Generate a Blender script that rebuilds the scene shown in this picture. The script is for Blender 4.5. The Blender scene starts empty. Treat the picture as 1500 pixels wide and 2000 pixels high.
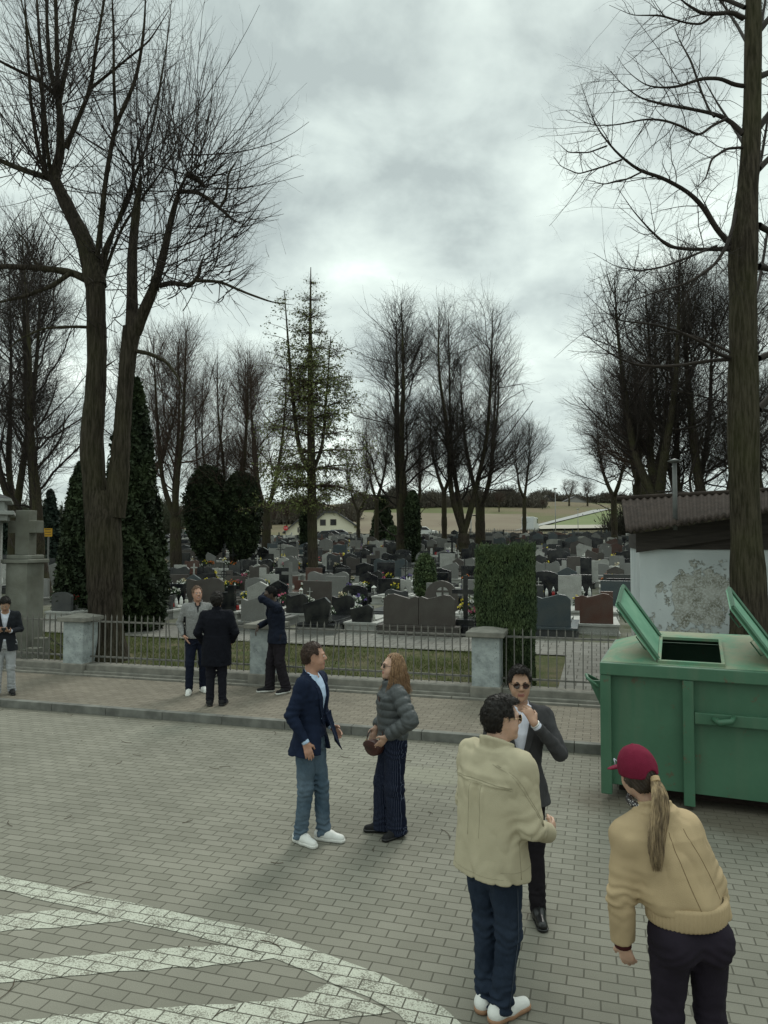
import bpy, bmesh, math, random
import numpy as np
from mathutils import Vector, Matrix, Euler
R_ = math.radians
rng = np.random.default_rng(7)
random.seed(7)
scene = bpy.context.scene
COL = scene.collection
# ---------------------------------------------------------------- camera
FPX, CAMH, PITCH = 1420.0, 2.7, math.atan(55 / 1420.0)
cam_d = bpy.data.cameras.new('camera'); cam = bpy.data.objects.new('camera', cam_d); COL.objects.link(cam)
cam_d.sensor_fit = 'VERTICAL'; cam_d.sensor_height = 36.0; cam_d.lens = FPX / 2000 * 36
cam_d.clip_start = 0.1; cam_d.clip_end = 6000
cam.location = (0, 0, CAMH); cam.rotation_euler = (math.pi / 2 + PITCH, 0, 0)
scene.camera = cam
cP, sP = math.cos(PITCH), math.sin(PITCH)
def ray(px, py):
    a = (px - 750) / FPX; b = (1000 - py) / FPX
    return (a, cP - b * sP, sP + b * cP)
def gp(px, py, z=0.0):                      # the point of height z seen at a photo pixel
    r = ray(px, py); t = (z - CAMH) / r[2]
    return (r[0] * t, r[1] * t, z)
def dp(px, py, Y):                          # the point at distance Y seen at a photo pixel
    r = ray(px, py); t = Y / r[1]
    return (r[0] * t, Y, CAMH + r[2] * t)
# ---------------------------------------------------------------- sky and light
world = bpy.data.worlds.new('World'); scene.world = world; world.use_nodes = True
wn, wl = world.node_tree.nodes, world.node_tree.links; wn.clear()
def N(t, **k):
    n = wn.new(t)
    for a, b in k.items(): setattr(n, a, b)
    return n
SUN_EL, SUN_AZ = 48, 20
out = N('ShaderNodeOutputWorld'); bg = N('ShaderNodeBackground'); sky = N('ShaderNodeTexSky', sky_type='NISHITA')
sky.sun_disc = False; sky.sun_elevation = R_(SUN_EL); sky.sun_rotation = R_(SUN_AZ)
tc = N('ShaderNodeTexCoord'); sep = N('ShaderNodeSeparateXYZ'); wl.new(tc.outputs['Generated'], sep.inputs[0])
def M(op, a, b=None):
    m = N('ShaderNodeMath', operation=op)
    for i, v in enumerate((a, b)):
        if v is None: continue
        if isinstance(v, (int, float)): m.inputs[i].default_value = v
        else: wl.new(v, m.inputs[i])
    return m.outputs[0]
zz = M('ADD', M('MAXIMUM', sep.outputs[2], 0.0), 0.42)
cx, cy = M('DIVIDE', sep.outputs[0], zz), M('DIVIDE', sep.outputs[1], zz)
cmb = N('ShaderNodeCombineXYZ'); wl.new(cx, cmb.inputs[0]); wl.new(cy, cmb.inputs[1]); cmb.inputs[2].default_value = 3.7
n1 = N('ShaderNodeTexNoise'); n1.inputs['Scale'].default_value = 1.7; n1.inputs['Detail'].default_value = 7; n1.inputs['Roughness'].default_value = 0.52; n1.inputs['Distortion'].default_value = 0.25
n2 = N('ShaderNodeTexNoise'); n2.inputs['Scale'].default_value = 6.0; n2.inputs['Detail'].default_value = 6; n2.inputs['Roughness'].default_value = 0.55; n2.inputs['Distortion'].default_value = 0.2
wl.new(cmb.outputs[0], n1.inputs['Vector']); wl.new(cmb.outputs[0], n2.inputs['Vector'])
mixv = M('ADD', M('MULTIPLY', n1.outputs['Fac'], 0.62), M('MULTIPLY', n2.outputs['Fac'], 0.38))
cr = N('ShaderNodeValToRGB'); wl.new(mixv, cr.inputs[0])
e = cr.color_ramp.elements
e[0].position = 0.39; e[0].color = (0.37, 0.43, 0.42, 1)
e[1].position = 0.61; e[1].color = (0.80, 0.89, 0.83, 1)
m1 = e.new(0.46); m1.color = (0.50, 0.575, 0.55, 1)
m2 = e.new(0.56); m2.color = (0.66, 0.75, 0.70, 1)
skm = N('ShaderNodeVectorMath', operation='SCALE'); wl.new(sky.outputs[0], skm.inputs[0]); skm.inputs['Scale'].default_value = 0.06
mx = N('ShaderNodeMix', data_type='RGBA'); mx.inputs[0].default_value = 0.95
wl.new(skm.outputs[0], mx.inputs[6]); wl.new(cr.outputs[0], mx.inputs[7])
wl.new(mx.outputs[2], bg.inputs[0])                 # an overcast sky is brightest overhead
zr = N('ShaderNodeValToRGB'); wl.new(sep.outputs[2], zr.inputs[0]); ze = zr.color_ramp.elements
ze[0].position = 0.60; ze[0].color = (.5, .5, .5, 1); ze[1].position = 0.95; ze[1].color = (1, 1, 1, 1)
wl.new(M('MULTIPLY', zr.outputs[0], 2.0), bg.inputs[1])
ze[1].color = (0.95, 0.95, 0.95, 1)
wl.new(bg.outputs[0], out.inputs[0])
sd = bpy.data.lights.new('sun', 'SUN'); sun = bpy.data.objects.new('sun', sd); COL.objects.link(sun)
sd.energy = 1.1; sd.angle = R_(20); sd.color = (1, 0.97, 0.9)
az = R_(SUN_AZ); el = R_(SUN_EL)
sv = Vector((math.sin(az) * math.cos(el), math.cos(az) * math.cos(el), math.sin(el)))
sun.rotation_euler = sv.to_track_quat('Z', 'Y').to_euler()
scene.view_settings.view_transform = 'Standard'; scene.view_settings.look = 'None'
scene.view_settings.exposure = 0.45; scene.view_settings.gamma = 1.0
scene.cycles.max_bounces = 5; scene.cycles.diffuse_bounces = 3; scene.cycles.transparent_max_bounces = 8
# ---------------------------------------------------------------- helpers
def tag(o, label=None, cat=None, group=None, kind=None):
    if label: o['label'] = label
    if cat: o['category'] = cat
    if group: o['group'] = group
    if kind: o['kind'] = kind
    return o
def empty(name, loc=(0, 0, 0), rz=0, label=None, cat=None, group=None):
    o = bpy.data.objects.new(name, None); COL.objects.link(o); o.location = loc; o.rotation_euler = (0, 0, rz)
    o.empty_display_size = 0.2
    return tag(o, label, cat, group)
def mesh(name, v, f, mats=None, smooth=False, mi=None):
    me = bpy.data.meshes.new(name)
    v = np.asarray(v, dtype=np.float32)
    if isinstance(f, np.ndarray):
        nv = f.shape[1]
        me.vertices.add(len(v)); me.vertices.foreach_set('co', v.ravel())
        me.loops.add(f.size); me.loops.foreach_set('vertex_index', f.ravel().astype(np.int32))
        me.polygons.add(len(f)); me.polygons.foreach_set('loop_start', np.arange(0, f.size, nv, dtype=np.int32))
        me.polygons.foreach_set('loop_total', np.full(len(f), nv, dtype=np.int32))
    else:
        me.from_pydata([tuple(map(float, p)) for p in v], [], f)
    if mats is not None:
        for m in (mats if isinstance(mats, (list, tuple)) else [mats]): me.materials.append(m)
    if mi is not None: me.polygons.foreach_set('material_index', np.asarray(mi, dtype=np.int32))
    me.polygons.foreach_set('use_smooth', np.full(len(me.polygons), bool(smooth)))
    me.update(calc_edges=True); me.validate()
    return me
def link(name, me, parent=None, loc=None, rz=None):
    o = bpy.data.objects.new(name, me); COL.objects.link(o)
    if parent is not None: o.parent = parent
    if loc is not None: o.location = loc
    if rz is not None: o.rotation_euler = (0, 0, rz)
    return o
def copy_tree(o, parent=None):
    c = o.copy(); COL.objects.link(c); c.parent = parent
    for ch in list(o.children): copy_tree(ch, c)
    return c
class MB:
    def __init__(s): s.v = []; s.f = []; s.mi = []; s.cur = 0
    def add(s, v, f):
        n = len(s.v); s.v += [tuple(p) for p in v]; s.f += [tuple(i + n for i in q) for q in f]; s.mi += [s.cur] * len(f)
        return s
    def box(s, x0, x1, y0, y1, z0, z1, T=None, b=0.0):
        if b:
            bm = bmesh.new(); bmesh.ops.create_cube(bm, size=1)
            for v in bm.verts: v.co = Vector(((x0 + x1) / 2 + v.co.x * (x1 - x0), (y0 + y1) / 2 + v.co.y * (y1 - y0), (z0 + z1) / 2 + v.co.z * (z1 - z0)))
            bmesh.ops.bevel(bm, geom=bm.edges[:], offset=b, segments=2, affect='EDGES', profile=0.5)
            bm.verts.index_update(); vs = [v.co.copy() for v in bm.verts]; fs = [[v.index for v in f.verts] for f in bm.faces]; bm.free()
        else:
            vs = [Vector(p) for p in ((x0,y0,z0),(x1,y0,z0),(x1,y1,z0),(x0,y1,z0),(x0,y0,z1),(x1,y0,z1),(x1,y1,z1),(x0,y1,z1))]
            fs = [(0,3,2,1),(4,5,6,7),(0,1,5,4),(1,2,6,5),(2,3,7,6),(3,0,4,7)]
        if T is not None: vs = [T @ v for v in vs]
        return s.add(vs, fs)
    def prism(s, pts, y0, y1, T=None, b=0.0):      # outline in x,z pushed along y
        n = len(pts)
        vs = [Vector((p[0], y0, p[1])) for p in pts] + [Vector((p[0], y1, p[1])) for p in pts]
        fs = [tuple(range(n)), tuple(range(2 * n - 1, n - 1, -1))] + [(i, i + n, (i + 1) % n + n, (i + 1) % n) for i in range(n)]
        if b:
            bm = bmesh.new(); bv = [bm.verts.new(v) for v in vs]
            for q in fs: bm.faces.new([bv[i] for i in q])
            bmesh.ops.recalc_face_normals(bm, faces=bm.faces[:])
            ed = [e for e in bm.edges if abs(e.calc_face_angle(0)) > 0.5]
            bmesh.ops.bevel(bm, geom=ed, offset=b, segments=2, affect='EDGES', profile=0.5)
            bm.verts.index_update(); vs = [v.co.copy() for v in bm.verts]; fs = [[v.index for v in f.verts] for f in bm.faces]; bm.free()
        if T is not None: vs = [T @ v for v in vs]
        return s.add(vs, fs)
    def poly(s, pts, z0, z1, T=None, b=0.0):       # outline in x,y pushed along z
        W = Matrix(((1,0,0,0),(0,0,1,0),(0,1,0,0),(0,0,0,1)))
        return s.prism(pts, z0, z1, (T @ W) if T is not None else W, b)
    def lathe(s, prof, n=16, T=None, cap=True):
        vs = []; fs = []
        for r, z in prof:
            for i in range(n):
                a = 2 * math.pi * i / n; vs.append(Vector((r * math.cos(a), r * math.sin(a), z)))
        for k in range(len(prof) - 1):
            for i in range(n):
                fs.append((k*n+i, k*n+(i+1)%n, (k+1)*n+(i+1)%n, (k+1)*n+i))
        if cap: fs.append(tuple(range(n-1, -1, -1))); fs.append(tuple(range((len(prof)-1)*n, len(prof)*n)))
        if T is not None: vs = [T @ v for v in vs]
        return s.add(vs, fs)
    def tube(s, pts, r, n=8):
        if not isinstance(r, (list, tuple)): r = [r] * len(pts)
        V, F = tubes_np(np.array([pts], dtype=float), np.array([r], dtype=float), n)
        return s.add([Vector(p) for p in V], [tuple(int(i) for i in q) for q in F] + [tuple(range(n-1, -1, -1)), tuple(range((len(pts)-1)*n, len(pts)*n))])
    def mesh(s, name, mats, smooth=False): return mesh(name, s.v, s.f, mats, smooth, s.mi)
    def build(s, name, mats, parent=None, smooth=False, loc=None, rz=None):
        o = link(name, s.mesh(name, mats, smooth), parent, loc, rz)
        return o
def tubes_np(P, Rr, sides=3):
    """P (M,n,3) polylines, Rr (M,n) radii -> verts, quads"""
    Mn, n = P.shape[:2]
    t = np.empty_like(P); t[:, 1:-1] = P[:, 2:] - P[:, :-2]; t[:, 0] = P[:, 1] - P[:, 0]; t[:, -1] = P[:, -1] - P[:, -2]
    t /= np.linalg.norm(t, axis=2, keepdims=True) + 1e-9
    m = t.mean(axis=1); ref = np.where(np.abs(m[:, 2:3]) > 0.8, np.array([[1.0, 0.1, 0]]), np.array([[0.05, 0.05, 1.0]]))
    ref = np.repeat(ref[:, None, :], n, axis=1)
    a = np.cross(t, ref); a /= np.linalg.norm(a, axis=2, keepdims=True) + 1e-9; b = np.cross(t, a)
    ang = np.arange(sides) * 2 * math.pi / sides
    V = P[:, :, None, :] + Rr[:, :, None, None] * (np.cos(ang)[None, None, :, None] * a[:, :, None, :] - np.sin(ang)[None, None, :, None] * b[:, :, None, :])
    V = V.reshape(-1, 3)
    base = (np.arange(Mn) * n * sides)[:, None, None] + (np.arange(n - 1) * sides)[None, :, None]
    j = np.arange(sides)[None, None, :]; j2 = (j + 1) % sides
    F = np.stack([base + j, base + j2, base + sides + j2, base + sides + j], axis=-1).reshape(-1, 4)
    return V, F
def cat_meshes(parts):
    vs, fs, o = [], [], 0
    for v, f in parts: vs.append(v); fs.append(f + o); o += len(v)
    return np.concatenate(vs), np.concatenate(fs)
# ---------------------------------------------------------------- materials
MATS = {}
def mat(name, col, rough=0.8, var=0.15, scale=6.0, bump=0.0, bscale=40.0, metal=0.0, spec=0.3, stretch=(1, 1, 1), col2=None, detail=5, thr=None, coords='Object'):
    if name in MATS: return MATS[name]
    m = bpy.data.materials.new(name); m.use_nodes = True; MATS[name] = m
    nt = m.node_tree; nd, lk = nt.nodes, nt.links; b = nd['Principled BSDF']
    b.inputs['Roughness'].default_value = rough; b.inputs['Metallic'].default_value = metal; b.inputs['Specular IOR Level'].default_value = spec
    tcn = nd.new('ShaderNodeTexCoord'); mp = nd.new('ShaderNodeMapping'); lk.new(tcn.outputs[coords], mp.inputs[0]); mp.inputs['Scale'].default_value = stretch
    c1 = [c * (1 - var) for c in col]; c2 = [min(1, c * (1 + var)) for c in col] if col2 is None else col2
    if var or col2 is not None:
        nz = nd.new('ShaderNodeTexNoise'); nz.inputs['Scale'].default_value = scale; nz.inputs['Detail'].default_value = detail; lk.new(mp.outputs[0], nz.inputs['Vector'])
        r = nd.new('ShaderNodeValToRGB'); lk.new(nz.outputs['Fac'], r.inputs[0])
        lo, hi = thr or (0.32, 0.68)
        r.color_ramp.elements[0].position = lo; r.color_ramp.elements[1].position = hi
        r.color_ramp.elements[0].color = (*(c1 if col2 is None else col), 1); r.color_ramp.elements[1].color = (*c2, 1)
        lk.new(r.outputs[0], b.inputs['Base Color'])
    else: b.inputs['Base Color'].default_value = (*col, 1)
    if bump:
        n2 = nd.new('ShaderNodeTexNoise'); n2.inputs['Scale'].default_value = bscale; n2.inputs['Detail'].default_value = 4; lk.new(mp.outputs[0], n2.inputs['Vector'])
        bp = nd.new('ShaderNodeBump'); bp.inputs['Strength'].default_value = 1.0; bp.inputs['Distance'].default_value = bump
        lk.new(n2.outputs['Fac'], bp.inputs['Height']); lk.new(bp.outputs[0], b.inputs['Normal'])
    return m
class NT:                                   # small node-graph writer
    def __init__(s, name):
        s.m = bpy.data.materials.new(name); s.m.use_nodes = True; MATS[name] = s.m
        s.nd, s.lk = s.m.node_tree.nodes, s.m.node_tree.links; s.b = s.nd['Principled BSDF']
        s.tc = s.nd.new('ShaderNodeTexCoord')
    def put(s, sock, v):
        if hasattr(v, 'is_linked') or hasattr(v, 'links'): s.lk.new(v, sock)
        else: sock.default_value = v if not (isinstance(v, tuple) and len(v) == 3 and sock.type == 'RGBA') else (*v, 1)
    def noise(s, scale, detail=5, vec=None, rough=0.5, dist=0.0, out='Fac'):
        n = s.nd.new('ShaderNodeTexNoise'); n.inputs['Scale'].default_value = scale; n.inputs['Detail'].default_value = detail; n.inputs['Roughness'].default_value = rough; n.inputs['Distortion'].default_value = dist
        s.lk.new(vec if vec is not None else s.tc.outputs['Object'], n.inputs['Vector']); return n.outputs[out]
    def ramp(s, fac, stops):
        r = s.nd.new('ShaderNodeValToRGB'); s.lk.new(fac, r.inputs[0]); el = r.color_ramp.elements
        while len(el) < len(stops): el.new(0.5)
        for x, (p, c) in zip(el, stops):
            x.position = p; x.color = (*c, 1) if isinstance(c, tuple) else (c, c, c, 1)
        return r.outputs[0]
    def mix(s, f, a, b, mode='MIX'):
        n = s.nd.new('ShaderNodeMix'); n.data_type = 'RGBA'; n.blend_type = mode
        s.put(n.inputs[0], f); s.put(n.inputs[6], a); s.put(n.inputs[7], b); return n.outputs[2]
    def math(s, op, a, b=0.0):
        n = s.nd.new('ShaderNodeMath'); n.operation = op; s.put(n.inputs[0], a); s.put(n.inputs[1], b); return n.outputs[0]
    def mapping(s, vec=None, loc=(0,0,0), rot=(0,0,0), scale=(1,1,1)):
        n = s.nd.new('ShaderNodeMapping'); s.lk.new(vec if vec is not None else s.tc.outputs['Object'], n.inputs[0])
        n.inputs[1].default_value = loc; n.inputs[2].default_value = rot; n.inputs[3].default_value = scale; return n.outputs[0]
    def bump(s, h, dist, strength=1.0):
        n = s.nd.new('ShaderNodeBump'); n.inputs['Distance'].default_value = dist; n.inputs['Strength'].default_value = strength; s.lk.new(h, n.inputs['Height']); s.lk.new(n.outputs[0], s.b.inputs['Normal'])
# ---------------------------------------------------------------- street frame: u along the kerb, v away from the camera
A0 = R_(-16.3)
UX, UY = math.cos(A0), math.sin(A0)
KX, KY = gp(0, 1381)[:2]
def st(u, v, z=0.0): return (KX + u * UX - v * UY, KY + u * UY + v * UX, z)
def to_st(x, y): dx, dy = x - KX, y - KY; return dx * UX + dy * UY, -dx * UY + dy * UX
VF = to_st(*gp(948, 1366, .12)[:2])[1] + 0.25      # fence line
PU = to_st(*gp(948, 1366, .12)[:2])[0]             # u of the pillar beside the hedge
def ground_h(x, y):
    t = np.interp(y, [0, 17, 24, 36, 50, 62, 80, 95, 140, 220, 330, 500, 900, 1500],
                  [.12, .14, .2, .42, 1.25, 1.7, 2.2, 2.45, 2.9, 8.5, 17.5, 26, 34, 30])
    far = np.clip((y - 120) / 120, 0, 1)
    ang = x / np.maximum(y, 1)
    t = t * (1 + far * (0.16 * np.sin(ang * 7 + 1.0) + 0.12 * np.clip(ang * 3, -1, 1)))
    t = t + np.clip((y - 20) / 40, 0, 1) * (1 - far) * 0.25 * np.sin(x * 0.11)
    return t
def gh(x, y): return float(ground_h(np.array(float(x)), np.array(float(y))))
def ordinal(n):
    small = ['zeroth','first','second','third','fourth','fifth','sixth','seventh','eighth','ninth','tenth','eleventh','twelfth','thirteenth','fourteenth','fifteenth','sixteenth','seventeenth','eighteenth','nineteenth']
    if n < 20: return small[n]
    tens = {2: 'twent', 3: 'thirt', 4: 'fort', 5: 'fift', 6: 'sixt', 7: 'sevent', 8: 'eight', 9: 'ninet'}[n // 10]
    return tens + 'ieth' if n % 10 == 0 else tens + 'y-' + small[n % 10]
# ================================================================ the setting
def tp(px, py, y0=14.0, y1=1400.0):         # where a photo pixel's ray meets the terrain
    r = ray(px, py); ys = np.geomspace(y0, y1, 900); t = ys / r[1]
    h = ground_h(r[0] * t, ys); zz_ = CAMH + r[2] * t
    k = np.nonzero(zz_ <= h)[0]
    if len(k) == 0: k = [np.argmin(zz_ - h)]
    y = float(ys[k[0]]); x = r[0] * y / r[1]
    return (x, y, gh(x, y))
def brick_mat(name, c1, c2, joint, w, h, mort, extra=None, paint=False, dirt=None):
    g = NT(name); nd, lk = g.nd, g.lk
    wob = g.noise(3.0, 2, out='Color'); vm = nd.new('ShaderNodeVectorMath'); vm.operation = 'MULTIPLY_ADD'
    lk.new(wob, vm.inputs[0]); vm.inputs[1].default_value = (.012, .012, 0); lk.new(g.tc.outputs['Object'], vm.inputs[2])
    br = nd.new('ShaderNodeTexBrick'); lk.new(vm.outputs[0], br.inputs['Vector']); br.offset = 0.5
    for k, v in (('Scale', 1.0), ('Brick Width', w), ('Row Height', h), ('Mortar Size', mort), ('Mortar Smooth', 0.35), ('Bias', 0.0)): br.inputs[k].default_value = v
    br.inputs['Color1'].default_value = (*c1, 1); br.inputs['Color2'].default_value = (*c2, 1); br.inputs['Mortar'].default_value = (*joint, 1)
    col = br.outputs['Color']
    big = g.ramp(g.noise(0.45, 6, rough=0.6), [(0.28, 0.74), (0.5, 0.98), (0.72, 1.16)])
    col = g.mix(1.0, col, big, 'MULTIPLY')
    fine = g.ramp(g.noise(160.0, 3, rough=0.7), [(0.25, 0.72), (0.75, 1.25)])
    col = g.mix(0.8, col, fine, 'MULTIPLY')
    if paint:
        wear = g.ramp(g.math('ADD', g.math('MULTIPLY', g.noise(95.0, 4, rough=0.7), 0.75), g.math('MULTIPLY', g.noise(7.0, 4), 0.30)), [(0.475, 0.0), (0.515, 1.0)])
        fac = g.math('MULTIPLY', wear, g.ramp(br.outputs['Fac'], [(0.05, 1.0), (0.6, 0.0)]))
        col = g.mix(fac, col, g.mix(1.0, (0.43, 0.44, 0.37), fine, 'MULTIPLY'))
    if dirt:                                  # soil and grit lying on the paving
        cxu, cyv, ru, rv, dc = dirt
        mp = g.mapping(g.mapping(loc=(-cxu, -cyv, 0)), scale=(1 / ru, 1 / rv, 1)); ln = nd.new('ShaderNodeVectorMath'); ln.operation = 'LENGTH'; lk.new(mp, ln.inputs[0])
        ms = g.ramp(g.math('MULTIPLY', g.math('ADD', ln.outputs['Value'], g.math('MULTIPLY', g.noise(2.2, 7, rough=0.65), 1.1)), .5), [(0.55, 1.0), (0.78, 0.0)])
        col = g.mix(g.math('MULTIPLY', ms, 0.75), col, g.mix(1.0, dc, fine, 'MULTIPLY'))
    if dirt:
        su, sv = to_st(*gp(850, 1515)[:2])
        mp = g.mapping(g.mapping(loc=(-su, -sv, 0)), scale=(1 / .9, 1 / .38, 1)); l2 = nd.new('ShaderNodeVectorMath'); l2.operation = 'LENGTH'; lk.new(mp, l2.inputs[0])
        ms = g.ramp(g.math('MULTIPLY', g.math('ADD', l2.outputs['Value'], g.math('MULTIPLY', g.noise(3.1, 7, rough=0.65), 1.1)), .5), [(0.55, 1.0), (0.72, 0.0)])
        col = g.mix(g.math('MULTIPLY', ms, 0.6), col, g.mix(1.0, (.24, .235, .18), fine, 'MULTIPLY'))
        sp = nd.new('ShaderNodeSeparateXYZ'); lk.new(g.tc.outputs['Object'], sp.inputs[0])      # silt gathered along the kerb
        ks = g.ramp(g.math('ADD', g.math('MULTIPLY', sp.outputs[1], -1.2), g.math('MULTIPLY', g.noise(1.6, 7, rough=.65), .9)), [(0.45, 1.0), (0.85, 0.0)])
        col = g.mix(g.math('MULTIPLY', ks, 0.45), col, g.mix(1.0, (.11, .10, .075), fine, 'MULTIPLY'))
    lk.new(col, g.b.inputs['Base Color']); g.b.inputs['Roughness'].default_value = 0.85; g.b.inputs['Specular IOR Level'].default_value = 0.25
    inv = g.math('SUBTRACT', 1.0, br.outputs['Fac'])
    g.bump(g.math('ADD', inv, g.math('MULTIPLY', g.noise(120, 3), 0.25)), 0.006)
    return g.m
du_, dv_ = to_st(*gp(1430, 1590)[:2])
PAV = brick_mat('road_pavers', (0.172, 0.166, 0.134), (0.208, 0.200, 0.164), (0.098, 0.093, 0.072), 0.2, 0.1, 0.005, dirt=(du_, dv_, 1.9, .75, (0.09, 0.075, 0.055)))
PAVP = brick_mat('worn_paint', (0.172, 0.166, 0.134), (0.208, 0.200, 0.164), (0.098, 0.093, 0.072), 0.2, 0.1, 0.005, paint=True)
SIDE = brick_mat('pavement_pavers', (0.165, 0.145, 0.113), (0.208, 0.185, 0.146), (0.085, 0.075, 0.06), 0.2, 0.1, 0.005)
KERB = mat('kerb_concrete', (0.14, 0.14, 0.125), 0.9, 0.3, 5, bump=.002, bscale=120)
CONC = mat('old_concrete', (0.15, 0.145, 0.125), 0.9, col2=(0.23, 0.22, 0.19), scale=7, bump=.004, bscale=60)
def flat_sheet(name, u0, u1, v0, v1, z, m):
    o = link(name, mesh(name, [(u0, v0, 0), (u1, v0, 0), (u1, v1, 0), (u0, v1, 0)], [(0, 1, 2, 3)], m), loc=(KX, KY, z), rz=A0)
    return tag(o, kind='structure')
flat_sheet('road', -45, 45, -30, 0.06, 0.0, PAV)
b = MB()
u = -30.0
while u < 30: b.box(u + .003, u + .997, 0, .12, -.1, .12, b=.008); u += 1
tag(b.build('kerb', KERB, loc=(KX, KY, 0), rz=A0), kind='structure')
b = MB(); b.box(-30, 30, .121, VF - .36, -.1, .115)
tag(b.build('pavement', SIDE, loc=(KX, KY, 0), rz=A0), kind='structure')
b = MB(); u = -30.0
while u < 30: b.box(u + .004, u + .996, VF - .36, VF - .28, -.1, .15, b=.008); u += 1
tag(b.build('pavement_edging', CONC, loc=(KX, KY, 0), rz=A0), kind='structure')
# ground sheet in the street frame, lawn > path > cemetery soil > fields told apart by distance
def ground_sheet():
    vs = np.concatenate([[-60, -2, VF - .29, VF - .28], np.linspace(VF - .1, VF + 20, 50), np.linspace(VF + 21, VF + 130, 90), np.geomspace(VF + 134, 1600, 60)])
    us = np.concatenate([-np.geomspace(2200, 40, 50), np.linspace(-38, 60, 120), np.geomspace(62, 2200, 60)])
    U, V = np.meshgrid(us, vs); X = KX + U * UX - V * UY; Y = KY + U * UY + V * UX
    Z = ground_h(X, Y); Z = Z + 0.03 * np.sin(U * 1.7) * np.sin(V * 1.3) * (V > VF + 1)
    Z[V < VF - .285] = -0.06; Z[(V > VF - .285)] = np.maximum(Z[(V > VF - .285)], .1)
    n, m = U.shape; P = np.stack([U, V, Z], -1).reshape(-1, 3)
    i = np.arange(n - 1)[:, None] * m + np.arange(m - 1)[None, :]
    F = np.stack([i, i + 1, i + m + 1, i + m], -1).reshape(-1, 4)
    g = NT('ground_soil'); sepn = g.nd.new('ShaderNodeSeparateXYZ'); g.lk.new(g.tc.outputs['Object'], sepn.inputs[0])
    v = g.math('ADD', sepn.outputs[1], g.math('MULTIPLY', g.math('SUBTRACT', g.noise(0.7, 6), .5), 0.9))
    grass = g.mix(g.ramp(g.noise(2.2, 7, rough=.65), [(.38, 0.0), (.62, 1.0)]), (0.050, 0.062, 0.022), (0.105, 0.092, 0.055))
    soil = g.mix(g.ramp(g.noise(1.1, 8, rough=.7), [(.35, 0.0), (.65, 1.0)]), (0.17, 0.165, 0.14), (0.065, 0.070, 0.038))
    field = g.mix(g.ramp(g.noise(0.02, 6, rough=.6), [(.4, 0.0), (.6, 1.0)]), (0.095, 0.105, 0.045), (0.135, 0.110, 0.070))
    def step(edge, w): return g.ramp(g.math('DIVIDE', g.math('SUBTRACT', v, edge - w), 2 * w), [(0.0, 0.0), (1.0, 1.0)])
    c = g.mix(step(VF + 4.9, .25), grass, soil); c = g.mix(step(VF + 84, 2.0), c, field)
    g.lk.new(c, g.b.inputs['Base Color']); g.b.inputs['Roughness'].default_value = 0.95; g.b.inputs['Specular IOR Level'].default_value = .1
    g.bump(g.noise(30, 5), .03)
    tag(link('ground', mesh('ground', P, F, g.m, True), loc=(KX, KY, 0), rz=A0), kind='structure')
ground_sheet()
# cemetery path behind the lawn
def strip_sheet(name, u0, u1, v0, v1, m, lift=.035, nu=60, nv=6):
    U, V = np.meshgrid(np.linspace(u0, u1, nu), np.linspace(v0, v1, nv)); X = KX + U * UX - V * UY; Y = KY + U * UY + V * UX
    P = np.stack([U, V, ground_h(X, Y) + lift], -1).reshape(-1, 3)
    i = np.arange(nv - 1)[:, None] * nu + np.arange(nu - 1)[None, :]
    return tag(link(name, mesh(name, P, np.stack([i, i + 1, i + nu + 1, i + nu], -1).reshape(-1, 4), m, True), loc=(KX, KY, 0), rz=A0), kind='structure')
CPATH = brick_mat('path_pavers', (0.145, 0.14, 0.122), (0.19, 0.184, 0.165), (0.07, 0.066, 0.054), 0.35, 0.35, 0.012)
strip_sheet('path', -14, 16, VF + 4.4, VF + 6.6, CPATH)
strip_sheet('side_path', PU + 1.1, PU + 7.5, VF + .5, VF + 4.39, CPATH, nu=20, nv=12)
def patch_sheet(name, quad, m, lift=.25, n=14, k=10):
    P = []
    for j in range(k):
        for i in range(n):
            a, c = i / (n - 1), j / (k - 1)
            q = [(1-a)*(1-c), a*(1-c), a*c, (1-a)*c]
            px = sum(w * p[0] for w, p in zip(q, quad)); py = sum(w * p[1] for w, p in zip(q, quad))
            p = tp(px, py, 60); P.append((p[0], p[1], p[2] + lift))
    i = np.arange(k - 1)[:, None] * n + np.arange(n - 1)[None, :]
    return tag(link(name, mesh(name, P, np.stack([i, i + 1, i + n + 1, i + n], -1).reshape(-1, 4), m, True)), kind='structure')
patch_sheet('brown_field', [(690, 1048), (1040, 1044), (1030, 1006), (690, 1002)], mat('field_soil', (0.125, 0.095, 0.062), .95, col2=(0.16, 0.135, 0.088), scale=.05))
patch_sheet('meadow', [(1062, 1031), (1330, 1027), (1330, 998), (1168, 1000)], mat('meadow_grass', (0.10, 0.135, 0.045), .95, col2=(0.135, 0.155, 0.062), scale=.12, detail=8), lift=.3)
patch_sheet('hill_road', [(1000, 1042), (1060, 1030), (1196, 996), (1158, 999)], mat('hill_asphalt', (0.27, 0.27, 0.26), .9, .1), lift=.55)
patch_sheet('hill_road', [(1040, 1038), (1330, 1033), (1330, 1028), (1062, 1030)], mat('hill_gravel', (0.30, 0.28, 0.23), .9, .1), lift=.55)
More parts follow.
